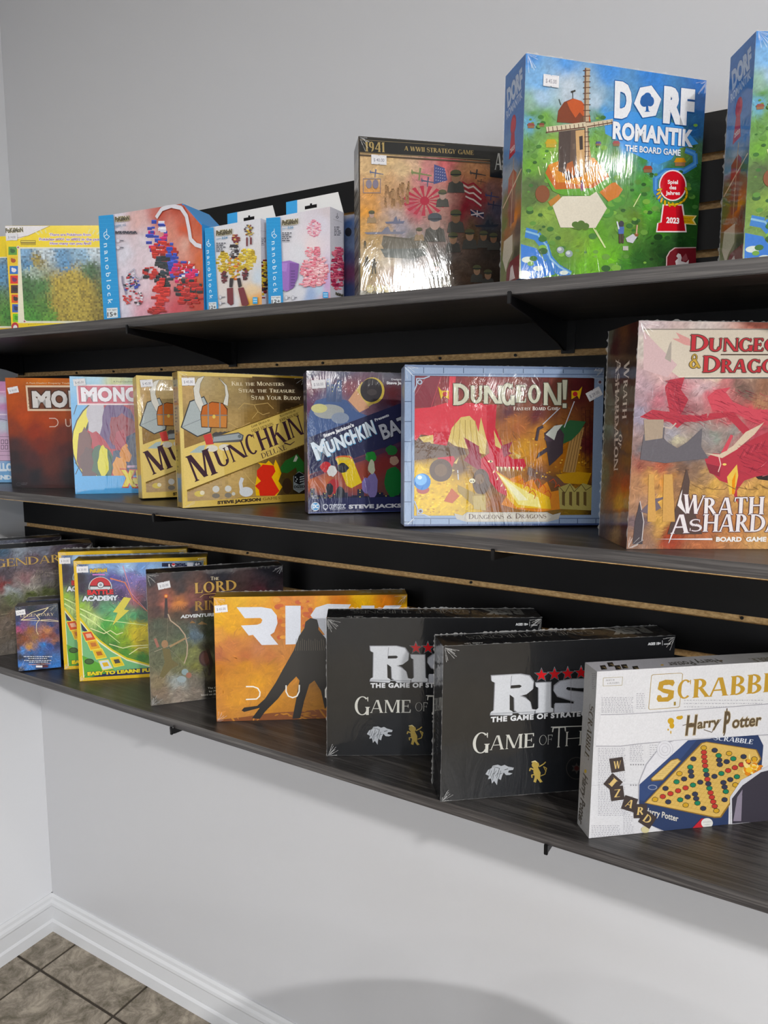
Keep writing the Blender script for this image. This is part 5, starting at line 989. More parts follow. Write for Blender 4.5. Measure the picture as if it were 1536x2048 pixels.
A.poly([(1230, 500), (1320, 470), (1255, 790), (1170, 780)], '#a88454'); 
for k in range(4): A.line([(1245+k*18, 500), (1185+k*20, 780)], 4, '#6c4c2c')
A.poly([(1120, 800), (1280, 780), (1370, 790), (1340, 870), (1180, 860)], '#b88c34').poly([(1140, 890), (1220, 860), (1260, 900), (1310, 860), (1380, 880), (1370, 1050), (1150, 1040)], '#a89c60')
for k in range(4): A.poly([(1165+k*50, 920), (1185+k*50, 920), (1185+k*50, 1020), (1165+k*50, 1010)], '#5f4c2c')
A.line([(1150, 890), (1185, 930), (1220, 868), (1250, 920), (1300, 868), (1330, 910), (1375, 880)], 4, '#4c3c24')
for i in range(6):
    for j in range(8): A.frame(1300+j*0+i*30, 330+j*52+(i % 2)*20, 1328+i*30, 376+j*52+(i % 2)*20, 2, '#3a1014')
# leaping swordsman in a green cloak
A.poly([(1150, 470), (1220, 420), (1330, 430), (1290, 500), (1230, 560), (1160, 590)], '#2f5a38').poly([(1040, 510), (1130, 450), (1180, 520), (1170, 600), (1170, 650), (1120, 700), (1075, 740), (1060, 640), (985, 690), (1000, 650), (1060, 610)], '#3c3038').ell(1075, 545, 34, 26, '#4c3c48').poly([(1050, 520), (1110, 460), (1170, 450), (1130, 500), (1110, 560)], '#d0d4cc').line([(985, 560), (1000, 480), (1030, 465)], 20, '#3c3038').line([(1030, 450), (1150, 335)], 6, '#c4c4cc').line([(1180, 470), (1250, 290)], 6, '#c4c4cc')
# lettering
for x, sg in ((345, -1), (1260, 1)): A.poly([(x-30*sg, 215), (x+20*sg, 215), (x+45*sg, 185), (x+35*sg, 235), (x+25*sg, 275), (x+10*sg, 250), (x-30*sg, 275)], '#c9a83c').ell(x-4*sg, 238, 17, 17, '#a82c30')
for t, x0, x1, y, h in (('D', 400, 515, 315, 150), ('U', 522, 620, 300, 120), ('N', 612, 738, 305, 125), ('G', 735, 835, 315, 150), ('E', 838, 920, 297, 120), ('O', 925, 1020, 300, 125), ('N', 1030, 1150, 315, 155), ('!', 1158, 1215, 335, 195)): A.text(t, x0, y, x1, y, h, '#c4c4b0', 'block', out='#4c4438', ow=.035)
A.text('Fantasy Board Game', 826, 352, 1140, 350, 26, '#ece4dc', 'bserif')
A.border(.0165, '#8c9fbc', .0175); 
for i in range(11): A.line([(60+i*139, 45), (60+i*139, 92)], 5, '#40506c'); A.line([(120+i*128, 1110), (120+i*128, 1165)], 5, '#40506c')
for i in range(9): A.line([(62, 150+i*140), (112, 150+i*140)], 5, '#40506c')
A.frame(112, 98, 1475, 1108, 6, '#5c6c8c').line([(62, 45), (125, 110)], 5, '#c4d0e0').line([(70, 1165), (130, 1105)], 5, '#c4d0e0'); A.urect(0, .985, 1, 1, '#6a7c9c').urect(0, 0, 1, .012, '#3c4c78')
for x, y, sx, sy in ((130, 115, 1, 1), (1470, 115, -1, 1), (135, 1095, 1, -1)): A.line([(x, y+110*sy), (x+20*sx, y+60*sy), (x+20*sx, y+15*sy), (x+70*sx, y+15*sy), (x+110*sx, y)], 8, '#a8b4c8').ell(x+42*sx, y+40*sy, 18, 18, '#a8b4c8').ell(x+42*sx, y+40*sy, 10, 10, '#5c4048')
A.poly([(410, 1070), (470, 1085), (500, 1062), (1060, 1062), (1100, 1080), (1155, 1065), (1140, 1110), (1060, 1130), (500, 1130), (430, 1110)], '#b8b4ac').poly([(485, 1090), (508, 1068), (1055, 1068), (1090, 1095), (1050, 1122), (508, 1122)], '#c9c4b8'); A.text('Dungeons & Dragons', 512, 1110, 1055, 1104, 36, '#6c5c54', 'bserif'); A.text('AGE 8+', 1388, 78, 1490, 80, 18, '#d8dce4', bold=.02)
A.build('cover_print', m6, INK_FILM); sticker(m6, 'M6', *spx('M6', 'I', 1388, 238), .5, '$ 29.00'); film(m6, 'M6', ['ftop', 'fleft'], 12, .7)

m7 = carton('M7', 'board_game_box', 'deep fantasy game box with red dragon and white title, at the middle shelf right end', 'board game', '#4a2a24', INK_FILM)
A = Art('M7', 'front', 'J')
A.base([(420, 120, '#b8a8ac'), (900, 120, '#c4b8b4'), (1400, 110, '#b06a5c'), (450, 300, '#c0b8b0'), (600, 450, '#c9a8a8'), (1000, 450, '#d0c4ac'), (1400, 480, '#cdc0a8'), (430, 600, '#a89098'), (550, 750, '#a86a74'), (700, 650, '#b87480'), (750, 800, '#8c5c60'), (900, 620, '#c0a4a8'), (1000, 700, '#b85c68'), (1100, 620, '#b87878'), (1250, 650, '#6c5850'), (1400, 600, '#8a6450'), (1380, 750, '#a87c60'), (1300, 850, '#c04454'), (1100, 820, '#b84450'), (400, 850, '#8c8494'), (500, 950, '#9c8c88'), (650, 1000, '#949098'), (700, 1060, '#b8b098'), (900, 1000, '#8a8484'), (1000, 1000, '#8a9088'), (1150, 950, '#8c8480'), (1350, 1000, '#a84c58'), (450, 1150, '#6c686c'), (600, 1120, '#5c5a60'), (800, 1150, '#6c6468'), (1000, 1150, '#8c7c78'), (1300, 1150, '#8c4a54'), (1400, 1200, '#9c5c64'), (420, 1250, '#905448'), (560, 1230, '#a05844'), (700, 1250, '#6c5448'), (850, 1300, '#7c6454'), (400, 1400, '#a0785c'), (480, 1350, '#c09058'), (600, 1400, '#d09048'), (540, 1550, '#cca058'), (450, 1550, '#9c7a68'), (700, 1450, '#8c6a50'), (850, 1450, '#b08c58'), (1000, 1400, '#c49c5c'), (1250, 1450, '#c49c60'), (1400, 1420, '#c0985c'), (400, 1700, '#68585c'), (550, 1700, '#c09858'), (380, 1850, '#8c6c5c'), (700, 1700, '#5c3c34'), (900, 1650, '#8c5c48'), (650, 1850, '#94402c'), (900, 1850, '#a86848'), (1150, 1750, '#b47c50'), (1400, 1850, '#c09460')], n=130, amp=.3, warp=.04, freq=12)
A.strokes(2400, 330, 540, 1450, 1930, 40, 3, .22)
A.poly([(430, 150), (1450, 150), (1450, 545), (720, 545), (430, 320)], '#c8beb0').poly([(430, 165), (560, 300), (700, 440), (620, 540), (430, 480)], '#c4aaac'); A.line([(430, 155), (1450, 155)], 8, '#7c7470').line([(720, 548), (1450, 545)], 10, '#5c5c5c').line([(720, 535), (1450, 532)], 4, '#d8d0c4'); A.poly([(690, 180), (800, 230), (820, 290), (760, 280), (660, 230), (720, 230)], '#c89490').poly([(640, 270), (655, 250), (650, 420), (600, 390)], '#a09890')
# the dragon: wings, neck and horned head
R1, R2, R3 = '#a83c48', '#c0505c', '#84303c'
A.poly([(940, 700), (1010, 640), (1130, 620), (1090, 660), (1150, 740), (1300, 800), (1430, 800), (1430, 930), (1300, 900), (1150, 820), (980, 800)], R2).poly([(960, 830), (1150, 820), (1300, 980), (1280, 1050), (1160, 920), (1100, 860), (930, 890)], R1)
A.poly([(400, 860), (500, 800), (640, 820), (600, 620), (640, 560), (760, 540), (730, 640), (790, 720), (730, 840), (880, 850), (940, 830), (940, 890), (760, 900), (700, 950), (640, 900), (480, 880)], R1).line([(570, 890), (590, 940), (650, 950), (690, 910)], 12, '#b8a8a0').line([(640, 640), (720, 830)], 6, R2).line([(690, 600), (730, 830)], 5, R3)
A.poly([(1160, 1500), (1130, 1400), (1040, 1370), (960, 1290), (920, 1200), (990, 1150), (1100, 1160), (1200, 1100), (1300, 1040), (1430, 980), (1430, 1340), (1330, 1340), (1240, 1370), (1180, 1450), (1190, 1560)], R1)
A.poly([(920, 1150), (1060, 1190), (1180, 1120), (1320, 1000), (1400, 900), (1350, 930), (1250, 980), (1150, 1090), (1040, 1160)], '#cbb8a4').poly([(1050, 1150), (1130, 1000), (1150, 1010), (1100, 1130)], R2).poly([(930, 1230), (1050, 1260), (1040, 1340), (960, 1310)], R3)
A.poly([(1100, 1340), (1180, 1240), (1190, 1330), (1160, 1480), (1120, 1480)], '#d8b860').poly([(1140, 1370), (1170, 1300), (1160, 1480), (1140, 1480)], '#d88c38').line([(1030, 1160), (1050, 1240), (1030, 1300)], 8, '#d8b8b0').ell(1080, 1240, 16, 9, '#e0c878').poly([(1330, 1340), (1430, 1320), (1430, 1370), (1350, 1360)], '#2c2424')
for k in range(7): A.line([(1200+k*30, 1190-k*14), (1240+k*28, 1120-k*12)], 6, R2 if k % 2 else R3)
for i in range(26):
    rr = random.Random(i); x, y = rr.uniform(950, 1420), rr.uniform(1060, 1350)
    if y > 1500-(x-940)*.6: A.line([(x, y), (x+rr.uniform(20, 60), y-rr.uniform(10, 50))], 5, rr.choice((R2, R3, '#d07880', '#6c2430')), .3)
for i in range(200):
    rr = random.Random(500+i); x, y = rr.choice(((rr.uniform(950, 1420), rr.uniform(640, 900)), (rr.uniform(430, 900), rr.uniform(800, 900)), (rr.uniform(1180, 1420), rr.uniform(1050, 1330)), (rr.uniform(600, 720), rr.uniform(560, 800))))
    A.line([(x, y), (x+rr.uniform(20, 60), y+rr.uniform(4, 26)), (x+rr.uniform(70, 110), y+rr.uniform(20, 50))], rr.uniform(2, 4), rr.choice(('#8c3240', '#b84c58', '#98384a')), .2)
# rocks, lava, spires
A.poly([(770, 1280), (780, 1290), (800, 1380), (790, 1480), (900, 1800), (620, 1800), (720, 1480)], '#54443f').poly([(400, 1530), (430, 1700), (420, 1880), (340, 1880), (360, 1700)], '#4a4348').line([(400, 1535), (430, 1700), (415, 1850)], 7, '#c0b8b8').poly([(400, 1620), (500, 1520), (640, 1490), (540, 1540), (570, 1590), (480, 1640)], '#6c6068')
A.poly([(430, 1000), (600, 940), (590, 1040), (560, 1000), (620, 1060), (700, 1110), (780, 1060), (900, 950), (890, 1100), (950, 1190), (600, 1230), (400, 1200)], '#625e64').poly([(430, 880), (590, 880), (580, 1030), (440, 1050)], '#a09080')
for x, w in ((470, 40), (590, 50), (640, 20)): A.poly([(x, 1320), (x+w, 1320), (x+w+20, 1700), (x-10, 1700)], '#c49a60')
for k in range(8): A.line([(820+k*90, 1400+(k % 3)*20), (900+k*90, 1440), (960+k*70, 1420)], 4, '#8c6c48')
def outl(t, x0, y0, x1, y1, h, c='#e0dadc', o='#5c4048', f='bserif', w=.04): A.text(t, x0, y0, x1, y1, h, c, f, out=o, ow=w)
outl('Dungeons', 800, 330, 1730, 330, 130, '#b0343c', '#4a3830', w=.05); outl('Dragons', 900, 500, 1700, 500, 130, '#b0343c', '#4a3830', w=.05); A.text('&', 790, 465, 895, 465, 110, '#b8984c', 'bserif', out='#4a3820', ow=.04); A.line([(1050, 358), (1430, 358)], 8, '#4a3830')
outl('W', 735, 1630, 905, 1640, 150); outl('RATH', 905, 1650, 1400, 1640, 140); A.poly([(740, 1440), (730, 1520), (770, 1640), (700, 1570), (720, 1490)], '#e0dadc')
outl('A', 650, 1795, 800, 1790, 150); outl('s', 790, 1775, 900, 1775, 120); outl('HARDALON', 900, 1780, 1900, 1780, 140); A.line([(660, 1790), (630, 1870)], 14, '#e0dadc', .3); A.poly([(520, 1840), (980, 1832), (980, 1848)], '#e0dadc'); A.text('BOARD  GAME', 1008, 1858, 1412, 1858, 36, '#e8e4e0', bold=.05)
A.build('cover_print', m7, INK_FILM)
L = Art('M7', 'left', 'J')
L.base([(160, 200, '#5c5c50'), (200, 300, '#401c1c'), (280, 150, '#5c3c28'), (350, 130, '#3c1c18'), (350, 300, '#30201c'), (330, 500, '#3c2c20'), (160, 500, '#50483c'), (220, 600, '#3c2824'), (300, 800, '#44342c'), (150, 900, '#586050'), (230, 1000, '#3c302c'), (130, 1300, '#545c48'), (200, 1200, '#4c3c30'), (300, 1200, '#4c3824'), (200, 1400, '#7c4020'), (280, 1420, '#8c3c20'), (230, 1550, '#9c6c34'), (180, 1700, '#4c4048'), (280, 1700, '#4c2c2c'), (100, 1780, '#4c4448'), (200, 1800, '#8c7050'), (280, 1880, '#401c20')], n=40, amp=.3, warp=.06)
for t, x, y0, y1, h in (('Wrath', 300, 420, 880, 42), ('of', 262, 990, 1100, 34), ('Ashardalon', 232, 400, 1290, 40)):
    L.text(t, x-25, y0, x-40, y1, h, '#d0c4b8', 'bserif')
L.text('BOARD GAME', 208, 660, 196, 950, 15, '#a89c94', bold=.03); L.line([(232, 400), (222, 640)], 4, '#a89c94').line([(205, 990), (195, 1290)], 4, '#a89c94')
for k in range(9): L.line([(150-k*6, 560+k*120), (112-k*5, 640+k*120), (140-k*6, 680+k*120)], 3, '#7c8478')
L.build('side_print', m7, INK_FILM); film(m7, 'M7', ['ftop', 'fleft', 'bleft', 'fbot'], 14, 1.3)
# ------------------------------------------------------------------ BOTTOM SHELF
def heroes(A, title=True):
    A.base([(0, 320, '#3c5a74'), (200, 300, '#8c96a4'), (400, 270, '#6c7080'), (600, 260, '#4c4450'), (800, 240, '#383038'), (50, 400, '#5c5868'), (300, 400, '#5c4c5c'), (500, 420, '#4c4048'), (50, 520, '#48404c'), (250, 560, '#8c6a70'), (450, 560, '#60585c'), (30, 620, '#7c3034'), (100, 680, '#9ca4a8'), (300, 640, '#a8a49c'), (500, 620, '#5c5850'), (100, 760, '#56603c'), (300, 720, '#5c6440'), (450, 700, '#606844'), (30, 850, '#4c4a38'), (100, 900, '#6a584a'), (60, 1000, '#6c6058'), (140, 1050, '#54483c'), (60, 1200, '#585048'), (140, 1250, '#4c443c'), (-200, 500, '#48404c'), (-200, 1000, '#54483c'), (700, 800, '#3c3834'), (700, 1200, '#34302c')], n=80, amp=.45, warp=.05, freq=14)
    for k in range(22):
        r = random.Random(k); x, y = r.uniform(-250, 560), r.uniform(840, 1280); A.line([(x, y), (x+r.uniform(40, 150), y-r.uniform(10, 40))], 5, r.choice(('#8c8478', '#2c2824', '#a89c84')), .3)
    for x, y, w, h in ((350, 480, 60, 60), (430, 500, 50, 40), (500, 480, 60, 40), (330, 550, 60, 50)):
        A.frame(x, y, x+w, y+h, 5, '#8c8478'); A.line([(x+w/2, y), (x+w/2, y+h)], 4, '#8c8478')
    A.strokes(1800, -260, 300, 700, 1310, 36, 8, .38)
    if title: A.text('LEGENDARY', -235, 475, 690, 390, 75, '#c8a868', 'serif', out='#5c4830', ow=.02)
    return A
b0 = carton('B0', 'board_game_box', 'dark superhero game box furthest back in the bottom left corner', 'board game', '#17181a', INK_FILM, 'dark superhero game boxes')
heroes(Art('B0', 'front', 'K', 'B1')).build('cover_print', b0, INK_FILM); film(b0, 'B0', ['ftop', 'btop'], 21, .8)
b1 = carton('B1', 'board_game_box', 'dark superhero game box with gold lettering behind the small card pack', 'board game', '#17181a', INK_FILM, 'dark superhero game boxes')
heroes(Art('B1', 'front', 'K')).build('cover_print', b1, INK_FILM); film(b1, 'B1', ['ftop', 'btop', 'fright'], 22, 1)
TAB['BX'] = (TAB['B2'][0]-.031, TAB['B2'][1]+.049, TAB['B2'][2]+.02, .0977, .1639, .05, .048)
VIEW['BX'] = VIEW['P']
def pack(A):
    A.base([(360, 420, '#2c3440'), (700, 420, '#28323c'), (1200, 400, '#3a4450'), (380, 600, '#2c3454'), (900, 560, '#283450'), (1250, 560, '#2c3850'), (380, 750, '#3c4878'), (380, 880, '#a04c6c'), (500, 800, '#7c4c78'), (750, 720, '#4c5c90'), (1100, 760, '#2c3c6c'), (1270, 900, '#2c2c58'), (450, 1000, '#5c3420'), (650, 900, '#8c5c34'), (450, 1150, '#6c3c24'), (550, 1080, '#7c4428'), (400, 1250, '#4c2c20'), (780, 1050, '#8c6840'), (640, 1250, '#b8884c'), (1050, 880, '#c08458'), (950, 1020, '#8c4c34'), (1150, 1000, '#6c3c38'), (1190, 1110, '#8a5c4c'), (950, 1200, '#2c6cb0'), (1100, 1250, '#24488c'), (1270, 1200, '#1c2c58'), (500, 1330, '#4878b8'), (680, 1380, '#2c5c98'), (900, 1380, '#285898'), (450, 1480, '#1c2030'), (700, 1500, '#182438'), (1000, 1520, '#1c2c48'), (1200, 1500, '#3c6cac'), (430, 1640, '#3c74c0'), (650, 1700, '#4880c8'), (1200, 1650, '#3c78c4'), (900, 1650, '#1c2840'), (420, 1740, '#101420')], n=70, amp=.4, warp=.05, freq=12)
    A.strokes(900, 350, 420, 1290, 1740, 60, 8, .4)
    A.text('LEGENDARY', 445, 595, 1190, 560, 62, '#c8bca0', 'serif')
    for p in ([(1060, 385), (700, 490), (460, 660), (780, 670), (1280, 690)], [(1060, 385), (940, 510), (800, 560), (870, 640), (800, 740), (800, 900), (840, 980)], [(460, 660), (780, 620)], [(900, 660), (1100, 650), (1280, 680)]): A.line(p, 16, '#dcc898', .6).line(p, 7, '#f0e8c8', .6)
    for i, (y, a, b) in enumerate(((1470, 520, 1180), (1510, 620, 1060), (1555, 530, 1170), (1590, 640, 1080))): A.scribble(a, y, b, y-6, 1, 17, '#ccd0d8', 6+i)
    A.text('Cooperative Expansion', 630, 1645, 1110, 1620, 18, '#e0a890', bold=.03); A.rect(790, 1655, 930, 1700, '#e8e4e8').rect(935, 1650, 1050, 1695, '#5c2c30')
    return A
bx = carton('BX', 'card_game_box', 'second small blue card pack, standing behind the front one', 'card pack', '#15171b', INK_FILM, 'small blue card packs')
pack(Art('BX', 'front', 'P', 'B2')).build('cover_print', bx, INK_FILM); film(bx, 'BX', ['ftop', 'btop'], 30, .7)
b2 = carton('B2', 'card_game_box', 'front small blue card pack with lightning and orange figures, smallest box on the bottom shelf', 'card pack', '#15171b', INK_FILM, 'small blue card packs')
pack(Art('B2', 'front', 'P')).build('cover_print', b2, INK_FILM); sticker(b2, 'B2', *spx('B2', 'P', 455, 490), .1, '$ 30.00', w=.021, h=.013); film(b2, 'B2', ['ftop'], 31, .7)

def arena(A):
    A.base([(760, 440, '#4c6088'), (900, 440, '#9cb8d8'), (1050, 440, '#7898c8'), (1200, 460, '#a0c0e0'), (1350, 450, '#6890c8'), (1500, 500, '#88b0dc'), (760, 560, '#201828'), (800, 650, '#281c34'), (900, 560, '#342850'), (1100, 560, '#4c4890'), (1250, 560, '#7068a8'), (1380, 600, '#806cb0'), (1200, 650, '#684c88'), (1300, 750, '#a05468'), (1150, 720, '#40285c'), (900, 800, '#4c4c58'), (1380, 820, '#3c2840'), (1500, 700, '#5c3c78'), (760, 870, '#8cb048'), (850, 860, '#94b060'), (1000, 850, '#58906c'), (1100, 900, '#5ca474'), (900, 950, '#bcd088'), (1000, 1000, '#4c9c48'), (1150, 980, '#58a860'), (1300, 920, '#4c9868'), (1380, 940, '#406c4c'), (1000, 1100, '#3c7c2c'), (1100, 1060, '#6cac3c'), (1200, 1150, '#7c9c2c', 1.5), (1300, 1100, '#ccb820', 2), (1380, 1050, '#d0bc24', 2), (1350, 1200, '#a89c28', 1.5), (1100, 1200, '#3c7830'), (1200, 1280, '#4c8c30'), (1350, 1320, '#3c7c30'), (1500, 1100, '#c8b424'), (1650, 900, '#4c9868'), (1650, 1200, '#3c7830')], n=90, amp=.18, warp=.03, freq=10)
    A.strokes(900, 760, 430, 1700, 1340, 46, 9, .35)
    A.line([(1060, 560), (1200, 600), (1280, 760), (1420, 880)], 14, '#d07858', .5).line([(1180, 440), (1260, 700), (1400, 860)], 9, '#c8889c', .5)
    r = random.Random(6)
    for i in range(50): x, y = r.uniform(1040, 1400), r.uniform(520, 800); A.ell(x, y, 3, 3, '#e0a8b8')
    for p in ([(770, 850), (1000, 960), (1400, 1010)], [(770, 900), (900, 980), (1150, 1180)]): A.line(p, 12, '#d8e8a8', .4)
    for p in ([(870, 1040), (1000, 1090), (1060, 1060), (1120, 1100), (1180, 1080)], [(1050, 1190), (1180, 1230), (1260, 1210), (1420, 1200)], [(1240, 1290), (1330, 1230), (1420, 1220)]): A.line(p, 8, '#e4e4b0')
    A.poly([(1190, 740), (1260, 750), (1190, 860), (1240, 866), (1080, 1010), (1130, 890), (1085, 884)], '#d8cc60')
    # curved corner with cards
    arc = [(768, 930), (800, 970), (870, 1060), (960, 1150), (1080, 1240), (1220, 1320), (1460, 1390), (1700, 1420)]
    A.poly(arc+[(1700, 1560), (790, 1560)], '#d8c430').poly([(770, 965), (860, 1075), (960, 1170), (1080, 1258), (1220, 1338), (1460, 1405), (1700, 1436), (1700, 1500), (800, 1520)], '#e8e4c0').poly([(775, 985), (860, 1090), (960, 1185), (1080, 1270), (1220, 1350), (1450, 1415), (1700, 1440), (1700, 1500), (810, 1515)], '#74b07c')
    A.poly([(776, 985), (860, 1090), (790, 1060)], '#1c2048'); A.poly([(790, 1300), (1050, 1420), (1100, 1440), (950, 1500), (812, 1515)], '#5ca03c')
    for x, y, c, d in ((800, 1075, '#c8542c', '#d8a890'), (845, 1160, '#d8a43c', '#b87038'), (900, 1245, '#dcb838', '#a86428'), (960, 1350, '#c8d8e4', '#d8b030'), (1070, 1320, '#e0c438', '#403c38')): A.poly([(x-16, y), (x+80, y-14), (x+128, y+76), (x+24, y+96)], '#e8d860').poly([(x-8, y+6), (x+76, y-6), (x+118, y+70), (x+26, y+86)], c).poly([(x+20, y+20), (x+70, y+14), (x+88, y+50), (x+36, y+58)], d)
    A.ell(857, 1358, 46, 28, '#24381c').ell(857, 1358, 36, 20, '#3c5c2c')
    A.poly([(815, 1520), (1000, 1475), (1250, 1430), (1700, 1395), (1700, 1500), (820, 1530)], '#1c2048')
    A.text('EASY TO LEARN! FUN TO PLAY!', 840, 1492, 1790, 1432, 32, '#e4d048', bold=.07, out='#1c2040', ow=.06)
    # title: ball emblem and lettering
    A.ell(963, 645, 112, 100, '#c8ccd0').ell(963, 645, 104, 92, '#181a24'); A.poly([(963+98*math.cos(math.pi*k/20), 630-80*math.sin(math.pi*k/20)) for k in range(21)], '#b82c34'); A.rect(866, 640, 1060, 668, '#c8ccd0'); A.ell(966, 622, 34, 32, '#181a24').ell(966, 622, 28, 26, '#d8dce0').ell(966, 622, 15, 14, '#8c9098')
    A.text('BATTLE', 840, 716, 1090, 708, 44, '#c83034', bold=.06, out='#181a24', ow=.04); A.text('ACADEMY', 790, 776, 1135, 768, 46, '#d8e0e8', bold=.06, out='#181a24', ow=.06, sp=.95); A.text('PoKéMoN', 865, 505, 1028, 495, 34, '#d0b040', bold=.08, out='#3c3c70'); A.rect(888, 518, 1008, 530, '#c878c0')
    A.rect(1640, 430, 2300, 482, '#1c2448')
    A.border(.0075, '#dcb828', .0085)
    return A
for key, lab in (('B3', 'rear yellow-edged card game box with green arena picture'), ('B4', 'front yellow-edged card game box with green arena picture and slogan along its foot')):
    r = carton(key, 'board_game_box', lab, 'board game', '#c8a420', None, 'yellow-edged card game boxes')
    A = arena(Art(key, 'front', 'K', 'B4'))
    A.view = VIEW['L']; A.rect(168, 138, 348, 166, '#1a2040'); A.text('1', 218, 165, 230, 165, 20, '#e4e6ee', bold=.04); A.ell(257, 152, 15, 14, '#e0d8d8').ell(257, 148, 13, 8, '#c04048'); A.ell(292, 152, 14, 13, '#8c90a8').ell(292, 152, 12, 11, '#1a2040').ell(326, 152, 14, 13, '#8c90a8').ell(326, 152, 12, 11, '#1a2040'); A.rect(362, 134, 408, 162, '#c4c8d4').rect(418, 132, 470, 158, '#1a2040').text('6+', 424, 156, 462, 154, 20, '#e4e6ee', bold=.05)
    A.build('cover_print', r, INK_GLOSS)
    T = Art(key, 'top'); T.at = lambda x, y, T=T: (x*T.W, y*T.H)
    T.base([(0, 0, '#c8a428'), (.3, .1, '#b89828'), (.6, .1, '#a88c2c'), (1, 0, '#c8a428'), (.1, .6, '#4c4434'), (.3, .6, '#3c3424'), (.5, .7, '#5c4030'), (.8, .6, '#3c4030'), (.2, .95, '#302c20'), (.9, .95, '#302c20')], n=50, amp=.3, warp=.03); T.build('top_print', r, INK_GLOSS)
    film(r, key, ['btop'], 40, 1.6)
    if key == 'B3': sticker(r, 'B3', *spx('B3', 'K', 624, 390), .0, '$ 20.00')
    else: sticker(r, 'B4', *spx('B4', 'K', 792, 473), .0, '$ 20.00')

b5 = carton('B5', 'board_game_box', 'dark green and brown fantasy adventure game box with archer cover, left of the orange box', 'board game', '#16171b', INK_FILM)
A = Art('B5', 'front', 'L')
A.base([(80, 250, '#34353c'), (300, 230, '#303138'), (600, 220, '#2c2c34'), (1000, 180, '#26262e'), (1000, 300, '#242228'), (100, 380, '#5c4444'), (300, 330, '#3c3438'), (200, 430, '#a06054'), (300, 450, '#c07c50'), (400, 430, '#7c4c4c'), (550, 400, '#4c3034'), (950, 360, '#502c34'), (120, 500, '#503c3c'), (400, 520, '#3c3034'), (300, 540, '#4c4038'), (150, 620, '#4c5448'), (300, 640, '#50584c'), (500, 600, '#343a2c'), (400, 690, '#5c7080'), (330, 700, '#54604c'), (520, 680, '#2c3424'), (150, 750, '#586050'), (300, 780, '#606850'), (420, 820, '#7c8050'), (350, 880, '#707848'), (520, 780, '#242418'), (150, 900, '#606450'), (300, 950, '#6c6c50'), (430, 930, '#74743c'), (530, 950, '#302c18'), (150, 1050, '#80745c'), (300, 1060, '#98a0a0'), (400, 1050, '#70685c'), (520, 1080, '#1c1810'), (150, 1150, '#807060'), (300, 1150, '#8c8074'), (430, 1130, '#786c60'), (530, 1150, '#14120e'), (120, 1200, '#5c5850'), (800, 700, '#2c3424'), (900, 1000, '#1c1810')], n=90, amp=.35, warp=.035, freq=12)
A.strokes(1100, 70, 560, 570, 1210, 24, 9, .35)
A.poly([(192, 400), (208, 400), (215, 520), (230, 560), (185, 560)], '#40383c').ell(200, 392, 16, 16, '#c8683c').ell(200, 392, 9, 9, '#e8b070')
for k in range(9): a = math.radians(20+k*17); A.line([(300, 430), (300+75*math.cos(a), 430+70*math.sin(a))], 5, '#d08850', .2)
A.poly([(380, 600), (400, 580), (430, 600)], '#8c6c48').poly([(440, 610), (475, 585), (520, 610)], '#7c6444')
A.line([(215, 530), (235, 580), (300, 630), (345, 690), (365, 770), (360, 850), (340, 910)], 9, '#b8a490').line([(215, 530), (205, 780), (340, 910)], 2, '#8c8474').line([(110, 820), (380, 710)], 4, '#a89c88')
A.ell(190, 760, 26, 30, '#9c7c60').poly([(170, 790), (230, 800), (245, 880), (300, 920), (240, 950), (180, 1020), (150, 1010), (190, 900)], '#6c6444').line([(230, 780), (350, 715)], 16, '#a08868').poly([(105, 720), (125, 715), (150, 780), (130, 790)], '#9c6c60')
A.ell(500, 870, 48, 60, '#3c2420').ell(500, 870, 34, 44, '#50302a').line([(520, 800), (550, 900), (530, 1000)], 24, '#241a14').ell(345, 975, 26, 24, '#8ca0a4').ell(375, 1000, 22, 22, '#9c6c5c').ell(320, 1030, 36, 24, '#9aa8ac')
G_ = '#c8a464'
A.text('The', 542, 270, 606, 268, 28, '#d8ccb0', 'bserif'); A.text('LORD', 420, 372, 745, 345, 80, G_, 'bserif', out='#3c2c20', ow=.03); A.text('of the', 532, 408, 640, 404, 20, G_, 'bserif'); A.text('RINGS', 420, 505, 750, 480, 72, '#a88450', 'bserif', out='#3c2c20', ow=.03); A.line([(460, 402), (490, 380), (560, 372), (700, 366), (860, 356)], 4, G_); A.text('ADVENTURE TO MORDOR', 310, 562, 860, 525, 24, '#d8dce0', bold=.05, slant=.15)
A.text('The Cooperative', 520, 1105, 700, 1095, 14, '#c8c4b8'); A.text('by Middle', 530, 1130, 640, 1120, 14, '#c8c4b8'); A.text('based on the works', 470, 1158, 660, 1145, 14, '#c8c4b8')
A.build('cover_print', b5, INK_FILM); sticker(b5, 'B5', *spx('B5', 'L', 184, 308), .15, '$ 25.00'); film(b5, 'B5', ['ftop', 'btop', 'fleft', 'fbot'], 50, 1.1)

